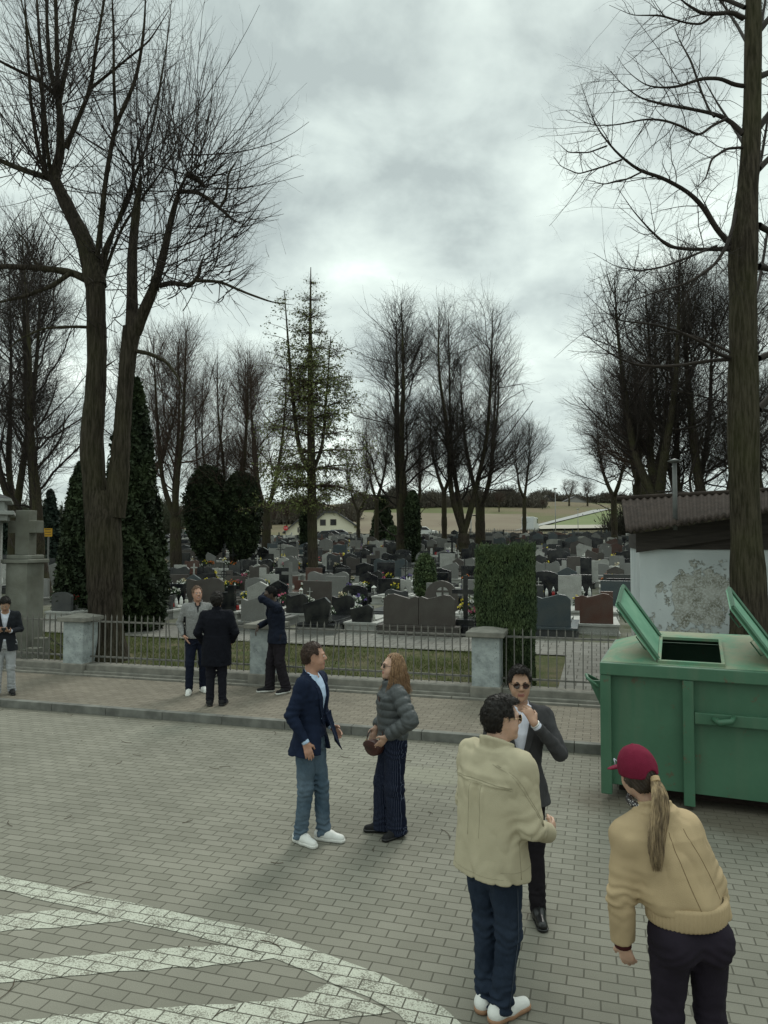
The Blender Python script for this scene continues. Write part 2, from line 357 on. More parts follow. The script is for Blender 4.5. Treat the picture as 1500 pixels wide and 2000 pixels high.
# painted hatch on the pavers
def marking(rows):                            # pairs of photo points: two edges of the painted band
    a = [to_st(*gp(*p)[:2]) for p in rows[0]]; c = [to_st(*gp(*p)[:2]) for p in rows[1]]
    def res(L, n=24):
        L = np.array(L); d = np.concatenate([[0], np.cumsum(np.linalg.norm(np.diff(L, axis=0), axis=1))]); s = np.linspace(0, d[-1], n)
        return np.stack([np.interp(s, d, L[:, 0]), np.interp(s, d, L[:, 1])], 1)
    a, c = res(a), res(c)
    jit = lambda L: L + 0.008 * rng.standard_normal(L.shape)
    a, c = jit(a), jit(c); n = len(a)
    return [(p[0], p[1], 0) for p in a] + [(p[0], p[1], 0) for p in c], [(i, n + i, n + i + 1, i + 1) for i in range(n - 1)]
MK = MB()
outer = [(-260, 1672), (0, 1710), (160, 1744), (280, 1768), (400, 1795), (528, 1822), (656, 1870), (760, 1912), (840, 1952), (900, 1992), (960, 2060), (990, 2160)]
inner = [(-260, 1700), (0, 1736), (80, 1758), (200, 1785), (340, 1820), (440, 1844), (548, 1876), (640, 1916), (732, 1952), (784, 1988), (840, 2060), (860, 2160)]
def band(r, z):
    v, f = marking(r); MK.add([(p[0], p[1], z) for p in v], f)
band((outer, inner), .004)
band(([(-200, 1800), (0, 1788), (60, 1783), (132, 1778), (236, 1794)], [(-200, 1840), (0, 1820), (110, 1812), (228, 1801), (250, 1797)]), .0042)
band(([(-200, 1892), (0, 1878), (200, 1864), (330, 1852), (445, 1845)], [(-200, 1945), (0, 1920), (228, 1900), (420, 1885), (535, 1874)]), .0042)
band(([(-200, 2030), (32, 1995), (240, 1974), (420, 1964), (590, 1950), (645, 1920)], [(-200, 2120), (100, 2080), (400, 2030), (560, 2003), (704, 1986), (765, 1976)]), .0042)
band(([(200, 2210), (600, 2110), (845, 2075)], [(200, 2300), (640, 2190), (860, 2150)]), .0042)
MK.v = [(p[0], p[1], p[2]) for p in MK.v]
tag(MK.build('road_marking', PAVP, loc=(KX, KY, 0), rz=A0), kind='structure')
# grass blades on the lawn
def blades(name, n, u0, u1, v0, v1, h, m, clump=None):
    U = rng.uniform(u0, u1, n); V = rng.uniform(v0, v1, n)
    keep = (np.sin(U * 2.1 + 1.3 * np.sin(V * 1.7)) + np.sin(V * 2.9 + U) + rng.normal(0, .9, n)) > -0.5
    U, V = U[keep], V[keep]; n = len(U)
    X = KX + U * UX - V * UY; Y = KY + U * UY + V * UX; Z = ground_h(X, Y) + .0
    a = rng.uniform(0, math.pi, n); w = .005 + .005 * rng.random(n); L = h * rng.uniform(.4, 1.2, n); lx, ly = rng.normal(0, .35, n) * L, rng.normal(0, .35, n) * L
    A = np.stack([X - w * np.cos(a), Y - w * np.sin(a), Z], 1); B = np.stack([X + w * np.cos(a), Y + w * np.sin(a), Z], 1); C = np.stack([X + lx, Y + ly, Z + L], 1)
    P = np.stack([A, B, C], 1).reshape(-1, 3); F = np.arange(3 * n).reshape(-1, 3)
    return tag(link(name, mesh(name, P, F, m)), 'short patchy green grass on the lawn behind the iron fence', 'grass', kind='stuff')
GRASS = mat('grass_blade', (0.085, 0.115, 0.028), .8, col2=(0.135, 0.14, 0.055), scale=1.2, detail=6)
blades('grass', 60000, -9, 8, VF + .2, VF + 4.5, .07, GRASS)
# litter: dry leaves, bits of twig and grit on the paving
def litter():
    pv, pf = [], []
    n = 260; U = rng.uniform(-7, 8, n); V = -np.abs(rng.exponential(1.3, n)) - .05
    for i in range(n):
        s = rng.uniform(.006, .016); a = rng.uniform(0, 6.28); ca, sa = math.cos(a) * s, math.sin(a) * s
        c = np.array([U[i], V[i], .007]); k = len(pv)
        pv += [c + (ca, sa, 0), c + (-sa * .6, ca * .6, .006), c + (-ca, -sa, 0), c + (sa * .6, -ca * .6, .004)]; pf.append((k, k+1, k+2, k+3))
    tw = []
    for i in range(70):
        u0, v0 = rng.uniform(-6, 8), -rng.uniform(.1, 7); a = rng.uniform(0, 6.28); L = rng.uniform(.06, .22)
        tw.append([(u0 + L * t * math.cos(a + .5 * t), v0 + L * t * math.sin(a + .5 * t), .008) for t in (0, .35, .7, 1)])
    V2, F2 = tubes_np(np.array(tw), np.full((len(tw), 4), .0028), 4)
    fs = [tuple(q) for q in pf] + [tuple(int(i) + len(pv) for i in q) for q in F2]
    mi = [int(rng.integers(0, 3) == 0) for _ in pf] + [0] * len(F2)
    me = mesh('litter', np.concatenate([np.array(pv), V2]), fs, [mat('dry_leaf', (0.06, 0.04, 0.025), .9), mat('pale_grit', (0.42, 0.40, 0.34), .9)], mi=mi)
    tag(link('litter', me, loc=(KX, KY, 0), rz=A0), 'dry leaf bits, twigs and pale grit scattered over the pavers', 'litter', kind='stuff')
litter()
# ================================================================ fence, pillars, low wall
PAINT = mat('pillar_plaster', (0.30, 0.33, 0.33), .85, col2=(0.42, 0.455, 0.45), scale=5, bump=.004, bscale=25, thr=(.35, .6))
def pillar_material():
    g = NT('pillar_whitewash')
    base = g.mix(g.ramp(g.noise(4.5, 6, rough=.6), [(.35, 0.0), (.6, 1.0)]), (0.22, 0.245, 0.245), (0.37, 0.405, 0.40))
    spots = g.ramp(g.noise(28, 4, rough=.6), [(.60, 0.0), (.66, 1.0)])
    base = g.mix(g.math('MULTIPLY', spots, g.ramp(g.noise(3, 2), [(.4, 0.0), (.6, 1.0)])), base, (0.07, 0.07, 0.06))
    g.lk.new(base, g.b.inputs['Base Color']); g.b.inputs['Roughness'].default_value = .9; g.bump(g.noise(18, 5), .01)
    return g.m
PW = pillar_material()
IRON = mat('grey_iron', (0.105, 0.105, 0.095), .7, col2=(0.175, 0.165, 0.145), scale=9)
plabs = {-3: 'grey plastered fence pillar off the left end of the fence', -2: 'whitewashed fence pillar in front of the big forked tree', -1: 'whitewashed fence pillar the dark-suited person leans on', 0: 'whitewashed fence pillar in front of the clipped green hedge', 1: 'whitewashed fence pillar hidden behind the green dumpster'}
def pillar(k):
    x, y, z = st(PU + 4 * k, VF, .1)
    r = empty('fence_pillar', (x, y, z), A0, plabs[k], 'pillar', 'fence pillars along the pavement')
    b = MB(); b.box(-.228, .228, -.228, .228, -.1, 1.02, b=.02); b.build('shaft', PW, r)
    b = MB(); b.box(-.255, .255, -.255, .255, -.1, .22, b=.02); b.build('base', CONC, r)
    b = MB(); b.box(-.31, .31, -.31, .31, 1.02, 1.10, b=.012)
    b.add([(-.31, -.31, 1.1), (.31, -.31, 1.1), (.31, .31, 1.1), (-.31, .31, 1.1), (-.08, -.08, 1.16), (.08, -.08, 1.16), (.08, .08, 1.16), (-.08, .08, 1.16)], [(0,1,5,4),(1,2,6,5),(2,3,7,6),(3,0,4,7),(4,5,6,7)])
    b.build('cap', CONC, r)
for k in plabs: pillar(k)
flabs = {-3: 'grey iron picket fence panel left of the leftmost pillar', -2: 'iron picket fence panel at the foot of the big forked tree', -1: 'iron picket fence panel behind the man in the blue blazer', 0: 'iron picket fence panel right of the hedge, running behind the dumpster'}
pk_b = MB(); pk_b.box(-.009, .009, -.009, .009, .04, .93); pk_b.add([(-.009,-.009,.93),(.009,-.009,.93),(.009,.009,.93),(-.009,.009,.93),(0,0,.99)], [(0,1,4),(1,2,4),(2,3,4),(3,0,4)]); PICKET = pk_b.mesh('picket', IRON)
for k in flabs:
    x, y, z = st(PU + 4 * k + .24, VF, .28)
    r = empty('fence_panel', (x, y, z), A0, flabs[k], 'fence', 'iron fence panels between the pillars')
    for zz_ in (.14, .82):
        b = MB(); b.box(0, 3.52, -.016, .016, zz_, zz_ + .03); b.build('rail', IRON, r)
    n = 26
    for i in range(n):
        o = link('picket', PICKET, r, (.07 + i * (3.38 / (n - 1)), -.025, 0)); o.rotation_euler = (0, random.gauss(0, .008), 0)
        if k == -1 and i in (7,): o.rotation_euler = (0, .09, 0)
        if k == -2 and i in (13,): o.rotation_euler = (0, -.10, 0)
for k in range(-3, 1):
    x, y, z = st(PU + 4 * k + .257, VF, 0)
    b = MB(); b.box(0, 3.486, -.16, .16, -.1, .3, b=.015); b.box(0, 3.486, -.24, -.161, -.1, .19, b=.01)
    tag(b.build('low_wall', CONC, loc=(x, y, z), rz=A0), {-3: 'low concrete fence footing at the far left of the pavement', -2: 'low concrete footing under the fence below the big forked tree', -1: 'low concrete fence footing behind the blue-blazer man and puffer-jacket woman', 0: 'low concrete fence footing between the hedge pillar and the dumpster'}[k], 'wall', 'low concrete footings under the fence')
# ================================================================ trees
def bark(name, c1, c2, green=0.0):
    g = NT(name); mp = g.mapping(scale=(1, 1, .12)); n = g.noise(26, 5, mp, rough=.65); c = g.mix(g.ramp(n, [(.38, 0.0), (.62, 1.0)]), c1, c2)
    if green: c = g.mix(g.math('MULTIPLY', g.ramp(g.noise(.9, 4), [(.4, 0.0), (.65, 1.0)]), green), c, (.055, .060, .022))
    g.lk.new(c, g.b.inputs['Base Color']); g.b.inputs['Roughness'].default_value = .95; g.b.inputs['Specular IOR Level'].default_value = .1; g.bump(n, .035); return g.m
BARK = bark('bark_dark', (.016, .013, .010), (.055, .045, .035), .25); BARK2 = bark('bark_far', (.025, .021, .016), (.065, .052, .040), .5)
TWIG = mat('twig', (.026, .020, .016), .9, .25, 2); TWIGR = mat('twig_reddish', (.055, .036, .026), .9, .25, 2)
def nrm(a): return a / (np.linalg.norm(a, axis=-1, keepdims=True) + 1e-9)
def stems(list_, n=24):
    """list of (points, radii) -> (M,n,3),(M,n) smooth arrays"""
    P, Rr = [], []
    for pts, rad in list_:
        pts = np.array(pts, float); rad = np.array(rad, float); d = np.concatenate([[0], np.cumsum(np.linalg.norm(np.diff(pts, axis=0), axis=1))]); t = np.linspace(0, d[-1], n)
        q = np.stack([np.interp(t, d, pts[:, i]) for i in range(3)], 1); k = q.copy()
        for _ in range(2): k[1:-1] = (q[:-2] + 2 * q[1:-1] + q[2:]) / 4; q = k.copy()
        P.append(q); Rr.append(np.interp(t, d, rad))
    return np.array(P), np.array(Rr)
def spawn(r, P, Rr, K, L, ang, up=.06, wander=.10, r0=(.3, .02), tr=(.15, 1.0), n=6, w=None, dirb=None, tip=.35, bias=1.0):
    """K children on M parents. L=(lo,hi) length, ang=(lo,hi) degrees off the parent, up per-step lift, r0=(share of parent radius, cap)"""
    M_, m = P.shape[:2]
    if w is None: w = np.linalg.norm(P[:, -1] - P[:, 0], axis=1)
    par = r.choice(M_, K, p=w / w.sum()); t = tr[0] + (tr[1] - tr[0]) * r.random(K) ** (1 / bias); f = t * (m - 1); i = np.clip(f.astype(int), 0, m - 2); fr = (f - i)[:, None]
    A, B = P[par, i], P[par, i + 1]; p = A + (B - A) * fr; d = nrm(B - A)
    q = r.normal(size=(K, 3)); q = nrm(q - d * (q * d).sum(1, keepdims=True)); a = np.radians(r.uniform(*ang, K))[:, None]
    d = nrm(d * np.cos(a) + q * np.sin(a))
    if dirb is not None: d = nrm(d + np.array(dirb))
    ln = r.uniform(*L, K) * (1 - .45 * t * (tr[1] >= .99)); rr = np.minimum(Rr[par, i] * r0[0], r0[1]) * r.uniform(.7, 1.1, K)
    out_ = np.zeros((K, n, 3)); out_[:, 0] = p
    for k in range(1, n):
        d = nrm(d + wander * r.normal(size=(K, 3)) + np.array((0, 0, up))); p = p + d * (ln / (n - 1))[:, None]; out_[:, k] = p
    return out_, rr[:, None] * np.linspace(1, tip, n)[None, :]
def tube_obj(name, groups, m, parent, smooth=True):
    me = mesh(name, *cat_meshes([tubes_np(P, Rr, s) for P, Rr, s in groups]), m, smooth); return link(name, me, parent)
def flare(P, Rr, amp=.5, h=.9):
    z = P[:, :, 2] - P[:, :1, 2]; return Rr * (1 + amp * np.exp(-z / h))
def lump(P, Rr, r, amt=.08): return Rr * (1 + amt * r.normal(size=Rr.shape))
def tree_thing(name, loc, label, trunk_groups, twig_groups, bm=BARK, tm=TWIG, rz=0, group=None):
    root = empty(name, loc, rz, label, 'tree', group)
    tube_obj('trunk', trunk_groups, bm, root); tube_obj('crown', twig_groups, tm, root); return root
# ---- the big forked linden behind the fence on the left
def big_left():
    r = np.random.default_rng(11); Y = 14.9; px2m = Y / FPX
    base = np.array(dp(207, 1275, Y)); base[2] = gh(base[0], base[1]) - .05; rl = base.copy()
    def L(*pts): return [np.array(dp(x, y, Y + (dy if len(e) else 0))) - rl for (x, y, *e) in pts for dy in [e[0] if e else 0]]
    def W(*w): return [x * px2m / 2 for x in w]
    S = []
    def a(pts, w, Yo=0.0, end=None):
        n = len(pts); e = Yo if end is None else end; S.append(([np.array(dp(x, y, Y + Yo + (e - Yo) * i / max(1, n - 1))) - rl for i, (x, y) in enumerate(pts)], W(*w)))
    a([(207, 1290), (206, 1200), (204, 1100), (202, 1010), (196, 960)], [76, 64, 70, 68, 52])
    a([(192, 1010), (184, 940), (178, 860), (186, 780), (190, 700), (188, 620), (186, 545)], [54, 47, 46, 40, 38, 38, 40])
    a([(222, 1010), (232, 930), (238, 850), (244, 760), (252, 680), (258, 640)], [44, 41, 34, 31, 33, 35])
    a([(188, 560), (165, 470), (130, 400), (104, 345)], [42, 36, 32, 27], 0, .2)
    a([(104, 350), (118, 300), (118, 230), (114, 195)], [22, 19, 18, 16], .2, .4)
    a([(114, 200), (98, 140), (92, 60), (90, -60), (88, -160)], [10, 9, 8, 6, 4], .4, .2); a([(114, 200), (112, 140), (110, 40), (106, -80), (108, -180)], [10, 10, 9, 6, 4], .4, .7); a([(116, 200), (133, 110), (147, 20), (160, -80), (166, -170)], [10, 9, 8, 6, 4], .4, .9)
    a([(104, 348), (85, 345), (40, 330), (0, 314), (-60, 280), (-110, 200)], [16, 13, 12, 11, 8, 5], .2, .8); a([(92, 345), (75, 300), (60, 200), (52, 60), (45, -60)], [9, 8, 7, 6, 4], .2, -.5); a([(88, 345), (84, 260), (82, 140), (72, 0), (66, -110)], [9, 8, 7, 6, 4], .2, 1.0); a([(100, 350), (92, 290), (86, 200), (60, 80), (30, -50)], [8, 7, 6, 5, 4], .2, -1.4)
    a([(112, 190), (80, 160), (40, 140), (0, 120), (-40, 90)], [9, 8, 7, 6, 4], .4, -.4)
    a([(128, 290), (160, 215), (178, 172), (186, 100), (204, 0), (210, -90)], [11, 9, 9, 7, 6, 4], .1, -.8); a([(178, 172), (230, 130), (292, 80), (330, 20)], [6, 5, 4, 3], -.4, -1.2)
    a([(190, 500), (196, 450), (206, 350), (226, 240), (266, 160), (282, 60), (286, -60)], [12, 11, 10, 9, 8, 7, 5], 0, -1.0); a([(226, 240), (222, 150), (222, 60), (216, -60)], [7, 6, 5, 3], -.6, -1.4)
    a([(190, 540), (198, 500), (215, 460), (240, 420), (258, 380), (262, 300), (300, 200), (340, 110)], [9, 8, 7, 6, 6, 5, 4, 3], 0, 1.2)
    a([(168, 545), (135, 530), (60, 522), (0, 520), (-60, 530)], [17, 14, 13, 12, 9], 0, .5); a([(140, 532), (100, 560), (50, 578), (0, 590), (-50, 600)], [10, 9, 8, 6, 5], 0, -.8); a([(80, 524), (60, 500), (50, 470), (20, 440)], [7, 6, 5, 3], .2, .4); a([(0, 520), (-20, 560), (-40, 600)], [9, 7, 5], .5, .4)
    a([(258, 650), (258, 590), (258, 500), (264, 430), (270, 380), (275, 345)], [27, 24, 22, 21, 22, 20], 0, .4)
    a([(262, 650), (280, 610), (302, 560), (320, 495), (334, 430), (350, 370), (368, 337)], [28, 24, 20, 18, 15, 14, 13], 0, -.5)
    a([(312, 558), (335, 552), (372, 558), (388, 540), (392, 515), (400, 497)], [11, 10, 9, 9, 8, 7], -.2, -.6); a([(385, 548), (430, 550), (480, 572), (530, 590), (575, 596)], [7, 6, 5, 4, 3], -.5, -.9)
    a([(354, 374), (385, 375), (410, 390), (430, 407), (455, 430), (480, 440)], [8, 8, 8, 7, 6, 4], -.4, -.9); a([(430, 405), (442, 385), (446, 340), (470, 300)], [5, 5, 4, 3], -.8, -1.0); a([(366, 340), (385, 350), (402, 366)], [13, 13, 10], -.5, -.6)
    a([(262, 685), (290, 690), (325, 706), (350, 740), (360, 790)], [9, 8, 7, 5, 3], 0, -.5); a([(186, 640), (150, 638), (90, 640), (40, 660), (0, 700)], [7, 6, 5, 4, 3], 0, -.7); a([(190, 760), (200, 720), (230, 700)], [6, 5, 4], 0, 1)
    a([(192, 560), (215, 470), (265, 340), (300, 250), (330, 60), (338, -40)], [9, 7, 6, 5, 4, 3], 0, 1.4); a([(194, 570), (212, 510), (240, 440), (290, 370), (340, 300), (360, 220)], [9, 7, 6, 5, 4, 3], 0, 1.6)
    P, Rr = stems(S); Rr[3:] *= np.linspace(1, .75, Rr.shape[1])[None, :]; Rr[9:, -7:] *= np.linspace(1, .35, 7)[None, :]; Rr = np.maximum(Rr, .0035); Rr[0] *= 1 + .35 * np.exp(-(P[0, :, 2]) / .35); Rr = lump(P, Rr, r, .03)
    T = [(P, Rr, 12)]
    def knob(x, y, n_, spread, Lr, dz=0, lean=(0, 0, 0), up=.075, rad=.0135, yo=0.0):
        c = np.array(dp(x, y, Y + yo)) - rl; d = nrm(r.normal(size=(n_, 3)) * (spread * 1.5, spread * 1.5, .5) + (0, 0, .75) + np.array(lean)); out_ = np.zeros((n_, 9, 3)); p = c + r.normal(size=(n_, 3)) * (.14, .14, .22); ln = r.uniform(*Lr, n_)
        out_[:, 0] = p
        for k in range(1, 9): d = nrm(d + .055 * r.normal(size=(n_, 3)) + (0, 0, up)); p = p + d * (ln / 8)[:, None]; out_[:, k] = p
        return out_, (rad * r.uniform(.45, 1.15, n_))[:, None] * np.linspace(1, .22, 9)[None, :]
    K = [knob(380, 450, 14, .7, (1.0, 2.2), lean=(1.0, 0, -.2), yo=-.2), knob(420, 555, 16, .6, (.7, 1.7), lean=(.9, 0, .2), yo=-.6), knob(360, 560, 14, .6, (.8, 1.8), lean=(.8, .3, .1), yo=-.3), knob(250, 470, 18, .8, (1.2, 2.6), yo=.9), knob(330, 300, 16, .5, (1.6, 3.0), lean=(.5, .3, .1), yo=.3), knob(325, 480, 12, .5, (1.2, 2.6), lean=(1.0, 0, .1), yo=-.4), knob(345, 400, 10, .5, (1.4, 2.7), lean=(1.1, 0, .05), yo=-.4), knob(440, 415, 10, .5, (.7, 1.6), lean=(1.1, 0, -.1), yo=-.9), knob(300, 560, 10, .5, (1.2, 2.4), lean=(.9, -.3, 0), yo=-.2), knob(480, 572, 12, .5, (.5, 1.1), lean=(1, 0, 0), yo=-.8), knob(275, 350, 42, .38, (2.2, 4.6), yo=.4), knob(370, 338, 40, .6, (2.0, 3.7), lean=(.35, 0, .1), yo=-.5), knob(400, 368, 14, .6, (1.0, 2.1), lean=(.9, 0, -.15), yo=-.6), knob(455, 430, 12, .5, (.8, 1.5), lean=(1.0, 0, -.3), yo=-.9),
         knob(350, 380, 10, .7, (1.2, 2.4), lean=(.6, -.4, 0), yo=-.4), knob(270, 390, 22, .8, (1.3, 2.8), yo=.4), knob(112, 200, 34, .35, (2, 4.4), yo=.4), knob(100, 345, 40, .5, (2, 4.2), yo=.2), knob(188, 540, 22, .55, (1.2, 3.2), yo=0), knob(20, 318, 18, .5, (1.4, 3), lean=(-.3, 0, 0), yo=.6), knob(178, 172, 12, .5, (1.2, 2.8), yo=-.5),
         knob(396, 505, 14, .5, (.8, 1.7), lean=(.8, 0, .0), yo=-.6), knob(330, 560, 10, .9, (.9, 1.8), lean=(.4, 0, 0), yo=-.3), knob(60, 522, 20, .5, (.9, 2.1), yo=.3), knob(0, 520, 14, .5, (.9, 2.1), yo=.4), knob(215, 640, 10, .9, (.7, 1.6), yo=0), knob(440, 555, 10, .6, (.5, 1.2), lean=(.8, 0, -.2), yo=-.7)]
    KP = np.concatenate([k[0] for k in K]); KR = np.concatenate([k[1] for k in K])
    big = np.arange(3, len(P)); c1 = spawn(r, P[big], Rr[big], 760, (.6, 1.9), (35, 85), .09, .12, (.3, .011), n=7, tr=(.12, 1))
    c2 = spawn(r, KP, KR, 3600, (.35, 1.15), (25, 65), .05, .12, (.6, .0058), n=6, tr=(.15, 1))
    c3 = spawn(r, c2[0], c2[1], 6500, (.12, .50), (25, 65), .04, .14, (.7, .0042), n=4, tr=(.1, 1)); c4 = spawn(r, c1[0], c1[1], 2200, (.15, .6), (25, 65), .05, .14, (.7, .0045), n=4, tr=(.15, 1))
    cc = np.array(dp(255, 300, Y)) - rl; R3 = np.array((3.55, 3.3, 4.4))
    def trim(A, soft):
        P_, Q_ = A; q = np.sqrt((((P_ - cc) / R3) ** 2).sum(-1)); lim = 1 + soft * r.normal(size=len(P_)); keep = (q[:, 0] < lim) | (P_[:, 0, 2] > cc[2]) * (q[:, 0] < 1.9) * (P_[:, 0, 0] < cc[0]); P_, Q_, q, lim = P_[keep], Q_[keep], q[keep], lim[keep]
        o_ = (q > lim[:, None]) & ((P_[:, :, 0] > cc[0]) | (P_[:, :, 2] < cc[2])); first = np.where(o_.any(1), o_.argmax(1), P_.shape[1] - 1); idx = np.minimum(np.arange(P_.shape[1])[None, :], first[:, None]); P2 = np.take_along_axis(P_, idx[..., None], 1); return P2 + 1e-5 * r.normal(size=P2.shape), np.take_along_axis(Q_, idx, 1)
    KP, KR = trim((KP, KR), .06); c1, c2, c3, c4 = trim(c1, .07), trim(c2, .06), trim(c3, .05), trim(c4, .06)
    root = tree_thing('linden_tree', tuple(rl), 'big old forked linden with pollard knobs and bare twigs behind the leftmost pillar', T, [(KP, KR, 5), (c1[0], c1[1], 4), (c2[0], c2[1], 3), (c3[0], c3[1], 3), (c4[0], c4[1], 3)])
big_left()
# ---- the tall straight tree by the shed on the right
def big_right():
    r = np.random.default_rng(12); Y = 11.35; px2m = Y / FPX
    rl = np.array(dp(1466, 1262, Y)); rl[2] = gh(rl[0], rl[1]) - .05; S = []
    def a(pts, w, Yo=0.0, end=None):
        n = len(pts); e = Yo if end is None else end; S.append(([np.array(dp(x, y, Y + Yo + (e - Yo) * i / max(1, n - 1))) - rl for i, (x, y) in enumerate(pts)], [x * px2m / 2 for x in w]))
    a([(1466, 1330), (1465, 1240), (1460, 1100), (1455, 1000), (1452, 900), (1451, 760), (1452, 640), (1450, 540), (1449, 480), (1460, 380), (1468, 280), (1470, 180), (1471, 60), (1472, -40), (1473, -200)], [84, 70, 61, 56, 57, 57, 52, 50, 54, 39, 35, 33, 33, 28, 16])
    a([(1425, 486), (1385, 487), (1345, 487), (1305, 482), (1270, 450), (1235, 410), (1205, 365)], [13, 9, 8, 7, 5, 4, 3], 0, -1.0)
    a([(1428, 478), (1400, 450), (1375, 405), (1345, 375), (1290, 345), (1250, 335), (1205, 300), (1165, 250), (1148, 205), (1136, 165)], [14, 12, 11, 9, 8, 7, 6, 5, 4, 3], 0, -.6)
    a([(1215, 312), (1180, 325), (1130, 340), (1095, 325), (1080, 305)], [4, 4, 3, 3, 2], -.4, -.8); a([(1185, 285), (1150, 298), (1110, 298), (1085, 275)], [4, 3, 3, 2], -.5, -.9); a([(1255, 335), (1225, 350), (1180, 360), (1140, 350)], [4, 4, 3, 2], -.4, -.2)
    a([(1452, 262), (1425, 235), (1395, 222), (1350, 213), (1300, 205), (1250, 192), (1215, 165), (1180, 125)], [13, 11, 9, 7, 6, 5, 4, 3], 0, .7)
    a([(1420, 232), (1390, 245), (1365, 268), (1340, 250), (1300, 235), (1262, 232), (1200, 245), (1150, 245), (1105, 215)], [7, 6, 6, 5, 5, 4, 4, 3, 2], 0, -1.0)
    a([(1395, 228), (1385, 215), (1370, 180), (1350, 120), (1325, 75), (1312, 40)], [6, 5, 5, 5, 4, 3], .1, .9)
    a([(1452, 168), (1430, 165), (1410, 153), (1370, 153), (1330, 168), (1300, 172), (1262, 168), (1225, 140), (1205, 110)], [10, 9, 8, 8, 6, 5, 4, 3, 2], 0, -.7)
    a([(1452, 36), (1430, 24), (1400, 27), (1370, 26), (1340, 8), (1310, -20)], [12, 10, 9, 8, 7, 5], 0, -.5); a([(1455, 15), (1420, 0), (1370, -8), (1320, -10)], [10, 9, 7, 6], 0, .8); a([(1395, 28), (1370, 48), (1340, 45), (1290, 30), (1235, 30), (1190, 10)], [6, 5, 4, 4, 3, 2], -.2, -.6)
    a([(1452, 288), (1420, 290), (1390, 310), (1378, 350), (1350, 375)], [7, 6, 5, 4, 3], 0, -.8); a([(1440, 405), (1432, 440), (1420, 480), (1395, 520), (1340, 555), (1280, 570), (1230, 590), (1175, 590)], [7, 8, 8, 7, 6, 5, 4, 3], 0, -1.4)
    a([(1428, 700), (1400, 690), (1370, 668), (1320, 645), (1270, 632), (1215, 628), (1180, 610), (1140, 570)], [9, 8, 7, 6, 5, 4, 3, 2], 0, -1.2); a([(1428, 702), (1380, 705), (1330, 714), (1280, 716), (1235, 712), (1190, 690), (1155, 665), (1135, 640)], [9, 8, 7, 6, 6, 5, 4, 3], 0, -.6); a([(1430, 690), (1390, 670), (1350, 655), (1300, 650), (1260, 660), (1200, 700)], [7, 6, 5, 4, 3, 2], 0, .6)
    a([(1400, 480), (1350, 500), (1300, 520), (1250, 530), (1200, 520), (1160, 495)], [5, 5, 4, 4, 3, 2], -.3, -1.5)
    for y0, dx, dy in ((250, 60, -70), (330, 70, -60), (520, 90, 20), (700, 90, -30), (60, 60, -60), (150, 60, -20), (440, 60, 30), (800, 60, -60)): a([(1482, y0), (1482 + dx * .5, y0 + dy * .6), (1482 + dx, y0 + dy), (1482 + dx * 2.4, y0 + dy * 1.8)], [15, 12, 10, 5], 0, .8)
    for y0 in (600, 380, 120): a([(1470, y0), (1485, y0 - 60), (1500, y0 - 150), (1530, y0 - 260)], [9, 8, 6, 3], .2, 2.4)
    for y0 in (540, 300, 90): a([(1462, y0), (1440, y0 - 40), (1400, y0 - 100), (1350, y0 - 190)], [8, 7, 5, 3], .2, 2.6)
    P, Rr = stems(S, 30); Rr[1:] *= .86; Rr[1:, -14:] *= np.linspace(1, .28, 14)[None, :]; Rr = np.maximum(Rr, .003); Rr[0] = lump(P, Rr, r, .035)[0]
    big = np.arange(1, len(P)); c1 = spawn(r, P[big], Rr[big], 420, (.45, 1.7), (35, 75), -.02, .12, (.6, .0075), n=8, tr=(.2, 1), tip=.4)
    c2 = spawn(r, c1[0], c1[1], 1900, (.2, .75), (30, 70), -.01, .15, (.6, .0052), n=6, tr=(.1, 1)); c2b = spawn(r, P[big], Rr[big], 700, (.12, .6), (40, 80), -.0, .15, (.6, .0048), n=5, tr=(.2, 1))
    c3 = spawn(r, np.concatenate([c2[0][:, :5], c2b[0]]), np.concatenate([c2[1][:, :5], c2b[1]]), 5200, (.06, .26), (35, 75), .0, .16, (.75, .0036), n=3, tr=(.1, 1))
    tree_thing('linden_tree', tuple(rl), 'tall straight bare linden trunk in front of the peeling white shed', [(P[:1], Rr[:1], 20)], [(P[1:], Rr[1:], 8), (c1[0], c1[1], 5), (c2[0], c2[1], 3), (c2b[0], c2b[1], 3), (c3[0], c3[1], 3)], bm=bark('bark_brown', (.022, .018, .013), (.070, .058, .043), .35))
big_right()
